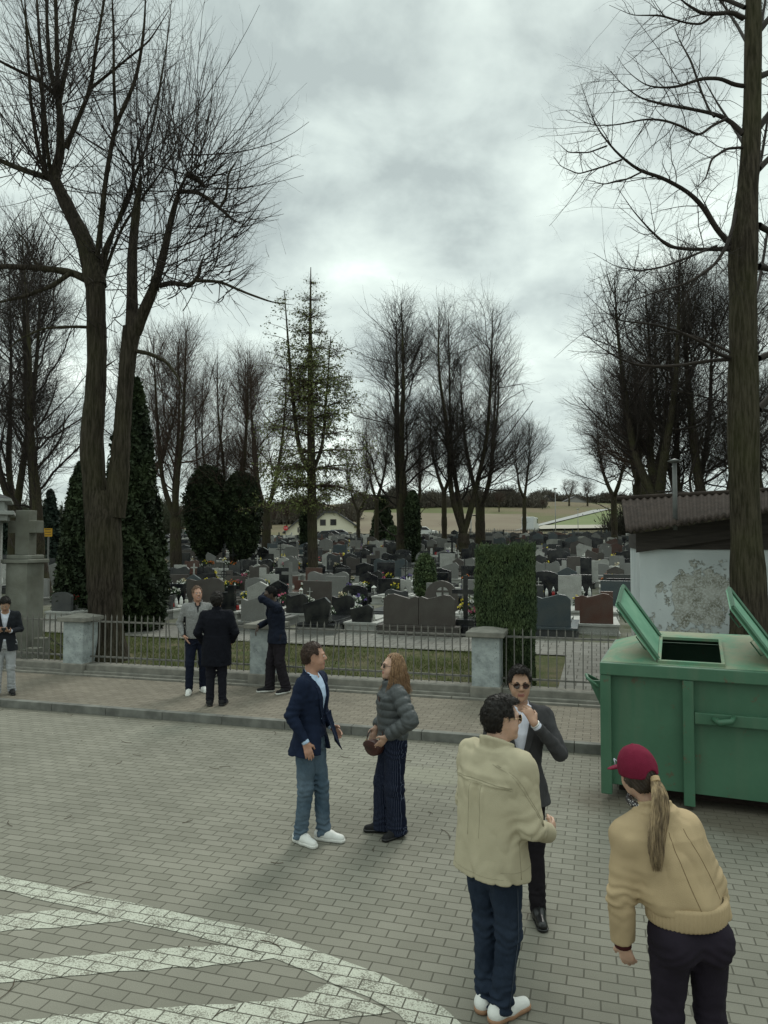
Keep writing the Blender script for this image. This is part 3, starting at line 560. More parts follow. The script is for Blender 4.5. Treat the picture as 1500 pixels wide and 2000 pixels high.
# ---- bare lindens further back: upright forks, knobs, rounded crowns of shoots
def linden_mesh(seed, H, nstem, spread, fork, crown=1.0, dens=1.0, trunk_r=.36, lowb=8):
    """returns (trunk mesh, crown mesh) of height H with its base at the origin"""
    r = np.random.default_rng(seed); S = []
    lean0 = r.normal(0, .012, 2) * H; fp = np.array((lean0[0] * .4, lean0[1] * .4, fork * H)); S.append(([(0, 0, -.4), (0, 0, .2), tuple(fp * .5), tuple(fp)], [trunk_r * 1.35, trunk_r * 1.1, trunk_r * .95, trunk_r * .92]))
    for k in range(nstem):
        a = 2 * math.pi * (k + r.uniform(-.25, .25)) / nstem + seed; d = np.array((math.cos(a), math.sin(a), 0)); hz = r.uniform(.60, .80) * H; sp = spread * r.uniform(.28, .48); e = r.normal(0, .12, (3, 3)) * (1, 1, 0)
        pts = [fp * .96, fp + d * sp * .45 + (0, 0, (hz - fp[2]) * .25) + e[0], fp + d * sp * .75 + (0, 0, (hz - fp[2]) * .6) + e[1], fp + d * sp + (0, 0, (hz - fp[2])) + e[2], fp + d * sp * 1.05 + (0, 0, H * .93 - fp[2])]
        rk = trunk_r * (.70 if nstem <= 2 else .54); S.append((pts, [rk, rk * .82, rk * .58, rk * .34, .02]))
    P, Rr = stems(S, 16); Rr = lump(P, Rr, r, .05)
    cc = np.array((0, 0, .60 * H)); R3 = np.array((spread * crown, spread * crown, .415 * H))
    def inside(A, soft=.12):                    # trim every polyline where it leaves the rounded crown
        P_, Q_ = A; q = np.sqrt((((P_ - cc) / R3) ** 2).sum(-1)); lim = 1 + soft * r.normal(size=len(P_)); keep = q[:, 0] < lim; P_, Q_, q, lim = P_[keep], Q_[keep], q[keep], lim[keep]
        out_ = q > lim[:, None]; first = np.where(out_.any(1), out_.argmax(1), P_.shape[1] - 1); idx = np.minimum(np.arange(P_.shape[1])[None, :], first[:, None]); P2 = np.take_along_axis(P_, idx[..., None], 1); return P2 + 1e-5 * r.normal(size=P2.shape), np.take_along_axis(Q_, idx, 1)
    lim1 = spawn(r, P[1:], Rr[1:], int(lowb * 3.2), (spread * .7, spread * 1.6), (40, 80), .11, .15, (.42, .075), n=9, tr=(.12, .95), tip=.3)
    lim2 = spawn(r, P[:1], Rr[:1], max(2, lowb // 2), (spread * .5, spread), (55, 90), .10, .16, (.28, .07), n=9, tr=(.55, 1), tip=.3)
    L = inside((np.concatenate([lim1[0], lim2[0]]), np.concatenate([lim1[1], lim2[1]])))
    a1 = inside(spawn(r, np.concatenate([P[1:, :9], P[1:, 7:]]), np.concatenate([Rr[1:, :9], Rr[1:, 7:]]), int(230 * dens), (.14 * H, .30 * H), (14, 50), .07, .09, (.4, .021), n=8, tr=(.25, 1), tip=.3))
    a2 = inside(spawn(r, L[0], L[1], int(420 * dens), (.08 * H, .22 * H), (20, 65), .09, .10, (.45, .018), n=8, tr=(.15, 1), tip=.3))
    K = (np.concatenate([a1[0], a2[0]]), np.concatenate([a1[1], a2[1]]))
    c1 = inside(spawn(r, K[0], K[1], int(4200 * dens), (.04 * H, .12 * H), (20, 60), .05, .13, (.6, .0095), n=5, tr=(.15, 1)), .09); c2 = inside(spawn(r, c1[0], c1[1], int(10500 * dens), (.02 * H, .06 * H), (25, 65), .04, .15, (.8, .0062), n=4, tr=(.1, 1)), .07)
    c3 = spawn(r, P[:, :9], Rr[:, :9], int(240 * dens), (.03 * H, .10 * H), (35, 80), .07, .14, (.4, .011), n=5, tr=(.3, 1))
    v, f = cat_meshes([tubes_np(P, Rr, 10)]); tm = mesh('trunk', v, f, BARK2, True)
    v, f = cat_meshes([tubes_np(L[0], L[1], 6), tubes_np(K[0], K[1], 4), tubes_np(c1[0], c1[1], 3), tubes_np(c2[0], c2[1], 3), tubes_np(c3[0], c3[1], 3)]); cm = mesh('crown', v, f, TWIG, True)
    return tm, cm
PROTO = [linden_mesh(21, 20, 2, 4.3, .10, 1.0, 1.0, .40, 8), linden_mesh(22, 20, 3, 4.8, .22, 1.0, 1.0, .42, 9), linden_mesh(23, 16, 2, 4.2, .36, 1.05, .8, .28, 7), linden_mesh(24, 20, 3, 4.3, .10, 1.0, 1.15, .38, 9)]
PH = [20, 20, 16, 20]
REDDISH = [None] * 4
def bg_tree(px, pyb, pyt, Y, proto, rz, label, wx=1.0, red=False, lean=(0, 0), name='linden_tree', group='bare trees of the cemetery'):
    x = (px - 750) / FPX * Y; z = gh(x, Y); zt = dp(px, pyt, Y)[2]; s = (zt - z) / PH[proto] / .985
    root = empty(name, (x, Y, z - .05), rz, label, 'tree', group); tm, cm = PROTO[proto]
    if red:
        if REDDISH[proto] is None: c = cm.copy(); c.materials[0] = TWIGR; REDDISH[proto] = c
        cm = REDDISH[proto]
    for nme, me in (('trunk', tm), ('crown', cm)):
        o = link(nme, me, root); o.scale = (s * wx, s * wx, s); o.rotation_euler = (lean[1], lean[0], 0)
    return root
bg_tree(345, 1095, 625, 43, 1, .4, 'bare linden with a flared trunk right of the big dark thuja', 1.0, True)
bg_tree(790, 1092, 583, 50, 0, 2.2, 'tall twin-stemmed bare linden right of the larch', 1.35)
bg_tree(905, 1088, 577, 50, 3, 1.0, 'tall dense bare linden directly behind the clipped hedge', 1.25)
bg_tree(868, 1062, 755, 64, 2, 1.9, 'slim bare linden between the two tallest lindens', .95)
bg_tree(938, 1062, 680, 58, 1, 3.9, 'bare linden crowding the right side of the tall dense one', 1.1)
bg_tree(1024, 1045, 808, 78, 2, .3, 'small round-crowned bare linden standing alone before the hill road', .95)
bg_tree(455, 1092, 668, 46, 3, .2, 'bare reddish linden growing out of the two round evergreens', 1.1, True)
bg_tree(520, 1075, 690, 56, 1, 1.2, 'bare reddish linden just left of the larch', 1.0, True)
bg_tree(700, 1060, 860, 66, 2, 2.4, 'thin bare tree beside the cream house', 1.0, True)
bg_tree(735, 1060, 800, 70, 2, 5.1, 'thin bare tree behind the twin-stemmed linden', .9, True)
bg_tree(818, 1058, 830, 74, 2, 4.1, 'small pale bare tree behind the twin-stemmed linden on its right', .9, True)
bg_tree(32, 1075, 470, 33, 1, .9, 'bare tree with a straight trunk above the stone cross', .9)
bg_tree(88, 1080, 420, 31, 0, 2.6, 'bare tree with a leaning forked trunk behind the stone cross', 1.05, False, (.10, 0))
bg_tree(290, 1075, 640, 55, 2, 3.0, 'bare tree half hidden behind the big dark thuja', 1.0)
bg_tree(405, 1075, 720, 60, 3, 3.6, 'bare tree behind the left round evergreen', 1.0, True)
for i, (px, pyt, Y, pr, lab) in enumerate([(1290, 500, 42, 1, 'bare linden left of the roof pipe, leftmost of the tall right-hand group'), (1345, 520, 46, 3, 'bare linden above the roof pipe in the right-hand group'), (1400, 480, 40, 0, 'bare linden just left of the tall shed trunk in the right-hand group'), (1245, 700, 52, 2, 'lower spreading bare linden at the left edge of the right-hand group'), (1480, 500, 44, 3, 'bare linden behind the tall shed trunk at the right edge'), (1270, 660, 62, 1, 'bare linden further back at the left of the right-hand group'), (1200, 790, 70, 2, 'small bare linden at the far left end of the right-hand group')]):
    bg_tree(px, 1050, pyt, Y, pr, 1.3 * i, lab, 1.3, i in (3, 5, 7))
def low_tree(px, pyt, Y, label, s=1.0, proto=2, rz=0.0): return bg_tree(px, 0, pyt, Y, proto, rz, label, s, True, group='small trees on the far hill')
for i, (px, pyt, Y, lab) in enumerate([(1112, 935, 290, 'bare tree before the hilltop house'), (1148, 938, 295, 'bare tree right of the hilltop house'), (1188, 962, 330, 'low bare tree on the hill right of the road'), (1085, 962, 310, 'low bare tree left of the hilltop house'), (560, 985, 190, 'low bare bush behind the stop sign'), (530, 990, 180, 'low bare bush left of the stop sign'), (1060, 975, 260, 'low bare tree on the hill behind the road'), (975, 960, 240, 'low bare tree on the hill behind the dense linden'), (920, 968, 260, 'low bare tree in the hedge line above the brown field'), (850, 966, 270, 'low bare tree in the hedge line between two lindens'), (640, 962, 300, 'low bare tree behind the cream house roof'), (1215, 960, 340, 'low bare tree at the shed roof\'s left edge')]):
    low_tree(px, pyt, Y, lab, 1.8, rz=i * 1.1)
# ---- larch: straight spire, drooping sprays, first green needles
def leaf_faces(C, size, r, flat=.0):
    n = len(C); a = nrm(r.normal(size=(n, 3))); b = nrm(np.cross(a, r.normal(size=(n, 3)))); s = size * r.uniform(.5, 1.3, n)[:, None]
    V = np.stack([C + a * s, C + b * s * .55, C - a * s, C - b * s * .55], 1).reshape(-1, 3); return V, np.arange(4 * n).reshape(-1, 4)
NEEDLE = mat('larch_needles', (.075, .090, .028), .8, col2=(.16, .18, .06), scale=.8); THUJA = mat('thuja_leaf', (.010, .017, .008), .8, col2=(.034, .050, .018), scale=1.3, detail=6)
HEDGE = mat('hedge_leaf', (.030, .052, .024), .8, col2=(.085, .115, .045), scale=3.0, detail=6); SPRUCE = mat('spruce_needle', (.010, .020, .014), .8, col2=(.025, .040, .026), scale=2)
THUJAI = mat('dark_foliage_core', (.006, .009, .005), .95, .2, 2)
def larch():
    r = np.random.default_rng(31); Y = 36.5; x = (612 - 750) / FPX * Y; z = gh(x, Y); H = dp(612, 522, Y)[2] - z
    S = [([(0, 0, -.3), (0, 0, .3), (-.12, 0, H * .4), (-.2, 0, H * .7), (-.18, 0, H)], [.38, .28, .22, .13, .02]), ([(-.05, 0, H * .33), (-.75, .1, H * .42), (-1.15, .2, H * .62), (-1.55, .2, H * .93)], [.13, .12, .09, .02]), ([(0, 0, H * .36), (.45, -.1, H * .43), (.65, 0, H * .6), (.85, 0, H * .78)], [.10, .09, .06, .02])]
    P, Rr = stems(S, 20); n = 430; k = r.integers(0, 3, n) * (r.random(n) < .4); t = r.uniform(.27, .99, n); idx = (t * 19).astype(int); p = P[k, idx]; hh = p[:, 2] / H
    L = np.clip((1.03 - hh), .04, .72) * 5.2 * r.uniform(.5, 1.05, n); a = r.uniform(0, 6.28, n); d = nrm(np.stack([np.cos(a), np.sin(a), .25 * np.ones(n) + .5 * hh], 1)); B = np.zeros((n, 8, 3)); B[:, 0] = p
    for j in range(1, 8): d = nrm(d + .05 * r.normal(size=(n, 3)) + np.stack([0 * a, 0 * a, -.12 + .11 * (j > 4) + 0 * a], 1)); p = p + d * (L / 7)[:, None]; B[:, j] = p
    BR = (.032 * (1.15 - hh))[:, None] * np.linspace(1, .25, 8)[None, :] + .004
    c1 = spawn(r, B, BR, 5200, (.25, 1.0), (35, 75), -.10, .10, (.6, .013), n=4, tr=(.15, 1)); c2 = spawn(r, c1[0], c1[1], 8000, (.12, .45), (30, 70), -.12, .1, (.8, .0095), n=3, tr=(.1, 1))
    root = empty('larch_tree', (x, Y, z), 0, 'tall spire-shaped larch with first green needles left of the cream house', 'tree')
    tube_obj('trunk', [(P, Rr, 10)], BARK2, root); cr = tube_obj('crown', [(B, BR, 4), (c1[0], c1[1], 3), (c2[0], c2[1], 3)], TWIGR, root)
    Cc = np.concatenate([c1[0][:, 1:].reshape(-1, 3), c2[0].reshape(-1, 3)]); low = r.random(len(Cc)) < np.clip(.85 - Cc[:, 2] / H * .75 + .25 * np.sin(Cc[:, 0] * 1.1 + Cc[:, 2] * .7), .08, .95); Cc = Cc[low]; Cc = Cc + r.normal(size=Cc.shape) * .05
    link('needles', mesh('needles', *leaf_faces(Cc, .062, r), NEEDLE), cr)
larch()
# ---- evergreens
def evergreen(name, px, Y, pyt, w, label, m, kind='cone', n=26000, size=.06, seed=1, group=None, zb=0.0, lump_=.18, trunk=True, wy=None):
    r = np.random.default_rng(seed); x = (px - 750) / FPX * Y; z = gh(x, Y); H = dp(px, pyt, Y)[2] - z; R0 = w / FPX * Y / 2
    t = r.random(n) ** (.75 if kind == 'cone' else 1.0); a = r.uniform(0, 6.28, n)
    def prof(t):
        if kind == 'cone': return np.clip((1 - t) ** .62 * (1 - .0 * t) * np.clip(.72 + t * 2.2, 0, 1), 0, 1)
        if kind == 'spruce': return (1 - t) * (1 + .18 * np.abs(np.sin(t * 22)))
        if kind == 'ball': return np.sqrt(np.clip(1 - (2 * t - 1) ** 2, 0, 1)) * .9 + .1
        if kind == 'column': return np.clip(np.minimum(t * 12, 1) * (1 - t ** 5) ** .5, 0, 1) * (.86 + .14 * t)
    z0 = zb; hz = z0 + t * (H - z0); lm = 1 + lump_ * (np.sin(a * 5 + hz * 2.2) * np.sin(hz * 3.1 + a * 2) + .6 * np.sin(a * 11 + hz * 6))
    rad = R0 * prof(t) * lm * (1 - .34 * r.random(n) ** 2.2); C_ = np.stack([rad * np.cos(a), rad * np.sin(a) * (wy or 1), hz], 1) + r.normal(size=(n, 3)) * size * .5
    root = empty(name, (x, Y, z), 0, label, 'tree' if kind != 'x' else 'shrub', group); cr = link('crown', mesh('crown', *leaf_faces(C_, size, r), m), root)
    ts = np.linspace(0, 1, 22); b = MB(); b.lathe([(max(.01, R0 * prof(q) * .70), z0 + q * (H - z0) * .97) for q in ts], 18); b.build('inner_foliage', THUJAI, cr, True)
    b = MB(); b.lathe([(R0 * .10 + .05, -.1), (R0 * .08 + .04, z0 + H * .3)], 10); b.build('trunk', BARK2, root, True)
    return root
evergreen('thuja_tree', 258, 20.5, 742, 135, 'huge dark thuja right behind the big forked linden', THUJA, 'cone', 60000, .085, 1)
evergreen('thuja_tree', 158, 24, 905, 100, 'lower dark thuja left of the big forked trunk', THUJA, 'cone', 26000, .085, 2)
evergreen('round_evergreen', 404, 45, 912, 74, 'left of the two round clipped evergreens', THUJA, 'ball', 22000, .12, 3, 'round clipped evergreens', zb=.8)
evergreen('round_evergreen', 472, 45, 924, 70, 'right of the two round clipped evergreens', THUJA, 'ball', 22000, .12, 4, 'round clipped evergreens', zb=.8)
evergreen('spruce_tree', 98, 42, 960, 70, 'small dark spruce behind the yellow sign', SPRUCE, 'spruce', 16000, .12, 5)
evergreen('spruce_tree', 20, 44, 950, 90, 'dark spruce at the far left edge', SPRUCE, 'spruce', 12000, .13, 15)
evergreen('conifer', 748, 75, 972, 52, 'dense dark conical conifer right of the cream house', THUJA, 'cone', 12000, .18, 6)
evergreen('conifer', 768, 72, 1028, 26, 'small clipped green column beside the dark conifer', HEDGE, 'column', 4000, .12, 7)
evergreen('thuja_column', 596, 60, 990, 20, 'narrow dark thuja column left of the larch trunk', THUJA, 'column', 6000, .12, 8)
evergreen('thuja_column', 806, 48, 960, 30, 'ivy-dark column hugging the twin-stemmed linden', THUJA, 'column', 8000, .10, 9)
evergreen('low_shrub', 830, 27, 1083, 42, 'small dark round shrub among graves left of the hedge', HEDGE, 'ball', 6000, .05, 10)
# ---- clipped hedge block made of two bushes
def clipped_hedge():
    r = np.random.default_rng(41); Y = 12.75; x0 = (985 - 750) / FPX * Y; z = gh(x0, Y); H = dp(985, 1068, Y)[2] - z
    root = empty('clipped_hedge', (x0, Y, z), A0, 'tall box-shaped clipped green hedge behind the middle-right pillar', 'hedge')
    for i, (cx_, wx, hh, n) in enumerate(((-.15, .33, H * .985, 52000), (.30, .21, H, 34000))):
        u = r.uniform(-1, 1, (n, 3)); ax = r.integers(0, 5, n); face = np.where(ax == 4, 2, ax // 2)
        sgn = np.where(ax % 2 == 0, 1.0, -1.0); u[np.arange(n), face] = np.where(face == 2, 1, sgn) * (1 - .16 * r.random(n) ** 2)
        u[:, 0] *= (.90 + .05 * np.sin(u[:, 2] * 5 + i)) * (1 + .07 * u[:, 2]) ; u[:, 2] += .035 * np.sin(u[:, 0] * 7 + u[:, 1] * 3) * (u[:, 2] > .8) + (r.random(n) < .03) * (u[:, 2] > .8) * r.random(n) * .09; u[:, 0] += (r.random(n) < .03) * np.sign(u[:, 0]) * r.random(n) * .12; C_ = np.stack([cx_ + u[:, 0] * wx, u[:, 1] * .34, (u[:, 2] * .5 + .5) * hh], 1); C_ += r.normal(size=C_.shape) * .012 + .012 * np.sin(C_ * 14)
        n_ = len(C_); a = nrm(r.normal(size=(n_, 3)) * (.35, .35, .4) + (0, 0, 1)); b_ = nrm(np.cross(a, r.normal(size=(n_, 3)))); s = .020 * r.uniform(.6, 1.5, n_)[:, None]
        V = np.stack([C_ + a * s * 1.5, C_ + b_ * s * .35, C_ - a * s, C_ - b_ * s * .35], 1).reshape(-1, 3); o = link('bush', mesh('bush', V, np.arange(4 * n_).reshape(-1, 4), HEDGE), root)
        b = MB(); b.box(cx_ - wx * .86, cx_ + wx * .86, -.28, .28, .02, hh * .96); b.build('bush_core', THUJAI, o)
clipped_hedge()
# ================================================================ cemetery
def granite(name, c, rough=.3, sp=1.0, sc=120):
    g = NT(name); n = g.ramp(g.noise(sc, 3, rough=.7), [(.35, 1 - .35 * sp), (.65, 1 + .35 * sp)]); col = g.mix(1.0, c, n, 'MULTIPLY'); col = g.mix(g.math('MULTIPLY', g.ramp(g.noise(3, 5), [(.4, 0.0), (.7, 1.0)]), .35), col, (.10, .10, .085))
    g.lk.new(col, g.b.inputs['Base Color']); g.b.inputs['Roughness'].default_value = rough; g.b.inputs['Specular IOR Level'].default_value = .45; return g.m
GC = {'black': granite('granite_black', (.009, .010, .013), .18, .5), 'dark grey': granite('granite_dark_grey', (.040, .042, .044), .3), 'grey': granite('granite_grey', (.165, .165, .155), .5), 'pale grey': granite('terrazzo_pale', (.34, .34, .315), .7, .8, 60),
      'reddish': granite('granite_red', (.085, .038, .028), .3), 'brown': granite('granite_brown', (.060, .050, .044), .4), 'bluish': granite('granite_bluish', (.045, .060, .068), .3)}
GCK = list(GC); GW = np.array([.34, .13, .19, .14, .06, .08, .06])
def arc(x0, x1, z0, z1, n=9): return [((x0 + x1) / 2 + (x1 - x0) / 2 * -math.cos(math.pi * i / n), z0 + (z1 - z0) * math.sin(math.pi * i / n)) for i in range(n + 1)]
def hs_outline(kind, w, h):
    a = w / 2
    if kind == 'square-topped': return [(-a, 0), (a, 0), (a, h), (-a, h)]
    if kind == 'round-topped': return [(a, 0)] + arc(-a, a, h * .78, h)[::-1] + [(-a, 0)]
    if kind == 'wavy-topped': return [(-a, 0), (a, 0), (a, h * .84), (a * .75, h * .97), (a * .4, h), (0, h * .93), (-a * .5, h * .86), (-a * .85, h * .93), (-a, h * .90)]
    if kind == 'slant-topped': return [(-a * .80, 0), (a * .88, 0), (a, h * .80), (a * .62, h), (-a, h * .72)]
    if kind == 'gabled': return [(-a, 0), (a, 0), (a, h * .78), (0, h), (-a, h * .78)]
    if kind == 'stepped': return [(-a, 0), (a, 0), (a, h), (a * .35, h), (a * .35, h * .72), (-a, h * .72)]
    if kind == 'arched': return [(a, 0)] + arc(-a, a, h * .45, h, 12)[::-1] + [(-a, 0)]
PROTO_G = {}
def cross_b(b, x, y, z0, h, w, t=.07, d=.07): b.prism([(x - t/2, z0), (x + t/2, z0), (x + t/2, z0 + h * .58), (x + w/2, z0 + h * .58), (x + w/2, z0 + h * .58 + t), (x + t/2, z0 + h * .58 + t), (x + t/2, z0 + h), (x - t/2, z0 + h), (x - t/2, z0 + h * .58 + t), (x - w/2, z0 + h * .58 + t), (x - w/2, z0 + h * .58), (x - t/2, z0 + h * .58)], y - d/2, y + d/2)
def grave_parts(kind, col, scol, w, h, L=2.0, ph=.32):
    """meshes (name, mesh): base at z=0, headstone at y=0, slab runs to +y"""
    key = (kind, col, scol, round(w, 2), round(h, 2), L)
    if key in PROTO_G: return PROTO_G[key]
    out_ = []; r = random.Random(len(kind) * 31 + len(col) * 7 + int(w * 10)); W2 = w / 2 + .10
    b = MB(); b.box(-W2, W2, -.12, L, -.5, ph - .07); b.box(-W2 - .04, W2 + .04, -.16, L + .04, -.5, .08); out_.append(('plinth', b.mesh('plinth', GC[scol])))
    b = MB(); b.box(-W2 - .03, W2 + .03, -.15, L + .03, ph - .068, ph, b=.008); b.box(-w/2 * .86, w/2 * .86, .42, L - .15, ph + .002, ph + .045, b=.01); out_.append(('slab', b.mesh('slab', GC[col if scol != 'pale grey' else scol])))
    b = MB()
    if kind == 'cross': b.box(-.24, .24, -.10, .22, ph, ph + .16, b=.01); cross_b(b, 0, .06, ph + .16, h, h * .62, .11, .10); out_.append(('cross', b.mesh('cross', GC[col])))
    elif kind == 'iron cross':
        b.box(-.16, .16, -.06, .20, ph, ph + .12, b=.01); cross_b(b, 0, .06, ph + .12, h, h * .5, .035, .03); b.tube([(.13 * math.cos(t), .06, ph + .14 + h * .59 + .13 * math.sin(t)) for t in np.linspace(0, 2 * math.pi, 17)], .012, 5); out_.append(('cross', b.mesh('cross', IRONB)))
    elif kind == 'double':
        for sx in (-1, 1):
            bb = MB(); T = Matrix.Translation((sx * w / 4, 0, ph)); o = hs_outline('wavy-topped', w / 2 - .012, h); o = [(sx * x, z) for x, z in o]; bb.prism(o if sx > 0 else o[::-1], -.03, .09, T, b=.008); out_.append(('headstone', bb.mesh('headstone', GC[col])))
    elif kind == 'statue-topped':
        b.prism(hs_outline('gabled', w * .8, h * .7), -.02, .10, Matrix.Translation((0, 0, ph)), b=.008); out_.append(('headstone', b.mesh('headstone', GC[col]))); b = MB(); cross_b(b, 0, .04, ph + h * .69, h * .38, h * .24, .05, .05); out_.append(('cross', b.mesh('cross', GC['pale grey'])))
    else:
        b.prism(hs_outline(kind, w * .92, h), -.03, .09, Matrix.Translation((0, 0, ph)), b=.008); out_.append(('headstone', b.mesh('headstone', GC[col])))
        if kind == 'arched':
            b = MB(); b.prism([(.2 * math.cos(t), .2 * math.sin(t)) for t in np.linspace(0, 2 * math.pi, 25)[:-1]], -.045, -.031, Matrix.Translation((.05, 0, ph + h * .58))); out_.append(('medallion', b.mesh('medallion', GC['pale grey'])))
            b = MB(); cross_b(b, .05, -.055, ph + h * .2, h * .72, h * .42, .06, .018); out_.append(('cross', b.mesh('cross', GC['brown'])))
        elif r.random() < .4: b = MB(); cross_b(b, w * .22, .12, ph + h * .3, h * .42, h * .24, .03, .02); out_.append(('cross', b.mesh('cross', GC['pale grey'])))
    PROTO_G[key] = out_; return out_
IRONB = mat('black_iron', (.012, .012, .012), .5, 0)
KINDS_G = ['square-topped', 'round-topped', 'wavy-topped', 'slant-topped', 'gabled', 'stepped', 'cross', 'iron cross', 'double', 'statue-topped', 'arched']
KW = np.array([.24, .10, .17, .08, .09, .09, .06, .04, .06, .04, .03])
def put_grave(x, y, z, rz, kind, col, scol, w, h, label, group, L=2.0, flip=False):
    root = empty('grave', (x, y, z), rz + (math.pi if flip else 0), label, 'grave', group)
    for nme, me in grave_parts(kind, col, scol, w, h, L): link(nme, me, root)
    return root
ITEMS = []                                     # where candles and bouquets go: (world matrix base, grave words, distance)
def gitems(x, y, z, rz, w, L, words, flip, n, ph=.32): ITEMS.append((x, y, z + ph, rz + (math.pi if flip else 0), w, L, words, n))
# the graves one can name, nearest the lawn
HERO = [(818, 1243, 'double', 'brown', 'brown', 1.95, .82, 'wide brown double headstone on a dark plinth right behind the puffer-jacket woman', 1.9, 'the wide brown double grave'),
        (618, 1240, 'slant-topped', 'black', 'grey', .85, .72, 'black slant-topped headstone on a long grey slab right of the middle pillar', 2.2, 'the black slant-topped grave'),
        (706, 1236, 'slant-topped', 'black', 'pale grey', .72, .48, 'small low black slant-topped headstone left of the wide brown double one', 1.8, 'the small black slant-topped grave'),
        (494, 1234, 'wavy-topped', 'grey', 'grey', .78, .66, 'grey-beige wavy-topped headstone above the middle pillar cap', 2.0, 'the grey wavy grave'),
        (1078, 1246, 'wavy-topped', 'bluish', 'dark grey', 1.05, .85, 'dark speckled wavy-topped headstone touching the right side of the clipped hedge', 1.9, 'the speckled grave beside the hedge'),
        (1160, 1212, 'stepped', 'reddish', 'pale grey', 1.25, .62, 'polished reddish stepped headstone on a pale slab left of the dumpster lid', 2.2, 'the reddish stepped grave'),
        (909, 1243, 'cross', 'black', 'black', .62, 1.15, 'tall plain black stone cross left of the clipped hedge', 1.4, 'the black stone cross'),
        (862, 1212, 'arched', 'brown', 'black', 1.15, .95, 'dark arched headstone with a pale medallion and cross left of the hedge', 1.9, 'the arched grave'),
        (262, 1216, 'round-topped', 'grey', 'grey', .95, .62, 'grey round-topped headstone just right of the big forked trunk', 2.0, 'the grey grave beside the forked trunk'),
        (322, 1208, 'square-topped', 'dark grey', 'pale grey', .55, .45, 'low dark block headstone with a row of white candles left of the fleece man', 2.0, 'the low block grave'),
        (120, 1212, 'round-topped', 'dark grey', 'pale grey', .8, .6, 'dark round-topped headstone between the stone cross and the leftmost pillar', 2.2, 'the grave beside the stone cross'),
        (1145, 1150, 'square-topped', 'black', 'black', .55, 1.15, 'tall narrow black slab headstone above the reddish stepped one', 1.8, 'the tall narrow black grave'),
        (1066, 1150, 'double', 'grey', 'grey', 1.3, 1.0, 'tall grey double-tablet headstone peeking right of the hedge top', 1.8, 'the grey double grave'),
        (1205, 1160, 'square-topped', 'dark grey', 'pale grey', 1.2, .55, 'low dark square headstone by the shed wall corner', 2.0, 'the low grave by the shed corner'),
        (400, 1190, 'wavy-topped', 'brown', 'brown', 1.6, .85, 'dark brown wavy-topped headstone behind the fleece man and the coat person', 2.0, 'the brown grave behind the two men'),
        (655, 1178, 'square-topped', 'grey', 'grey', .9, .75, 'plain grey square headstone behind the small black slant-topped one', 2.0, 'the plain grey grave'),
        (760, 1176, 'square-topped', 'black', 'black', .95, .62, 'plain black square headstone behind the left half of the brown double one', 2.0, 'the plain black grave')]
HP = []
for px, py, kind, col, scol, w, h, lab, L, words in HERO:
    x, y, z = tp(px, py); HP.append((x, y, w)); put_grave(x, y, z - .03, A0, kind, col, scol, w, h, lab, 'graves of the cemetery', L); gitems(x, y, z - .03, A0, w, L, words, False, 5 if py > 1160 else 3)
TREES = [(o.location.x, o.location.y, .9) for o in bpy.data.objects if o.get('category') in ('tree', 'hedge')]
rg = np.random.default_rng(55); rows = []; total = 0; far = []
for k in range(27):
    v = VF + 8.6 + k * 2.6; u = -70.0; row = []
    while u < 70:
        u += rg.uniform(1.22, 1.55); vv = v + rg.normal(0, .12); x = KX + u * UX - vv * UY; y = KY + u * UY + vv * UX
        if y < 16: continue
        kind = KINDS_G[rg.choice(11, p=KW / KW.sum())]; col = GCK[rg.choice(7, p=GW / GW.sum())]; w = float(rg.choice([.75, .85, .95, 1.1])); h = float(rg.choice([.6, .7, .82, .95]))
        if kind == 'double': w = 1.8; u += .5
        if kind in ('cross', 'iron cross', 'statue-topped'): h = 1.15
        scol = col if rg.random() < .45 else ('pale grey' if rg.random() < .6 else 'grey')
        px = 750 + FPX * x / y; skip = rg.random() < (.08 if k > 2 else .15)
        if px < -40 or px > 1262 or skip: continue
        if any((x - a) ** 2 + (y + 1.0 - b) ** 2 < (.95 + w * .5 + .3 * (c > 1)) ** 2 for a, b, c in HP) or any((x - a) ** 2 + (y - b) ** 2 < (c + .35) ** 2 for a, b, c in TREES): continue
        if k == 0 and px < 120: continue
        flip = k % 2 == 1; row.append((x, y, gh(x, y) - .04, kind, col, scol, w, h, flip, px))
    rows.append(row)
LIM = 262
hnames = {.6: 'low', .72: 'knee-high', .85: 'waist-high', 1.0: 'tall', 1.2: 'tall'}
for k, row in enumerate(rows):
    row.sort(key=lambda g: g[9])
    for i, (x, y, z, kind, col, scol, w, h, flip, px) in enumerate(row):
        if total >= LIM: far.append((x, y, z, kind, col, scol, w, h, flip)); continue
        total += 1
        kd = kind if kind.endswith('cross') else kind + ' headstone'
        lab = f'{col} {kd}, {ordinal(i + 1)} from left in the {ordinal(k + 1)} full row beyond the path'
        put_grave(x, y, z, A0 + rg.normal(0, .02), kind, col, scol, w, h, lab, 'graves of the cemetery', 1.95, flip)
        if k < 8: gitems(x, y, z, A0, w, 1.95, f'{ordinal(i + 1)} grave from left, {ordinal(k + 1)} row past the path', flip, int(rg.integers(3, 7)) if k < 5 else 2)
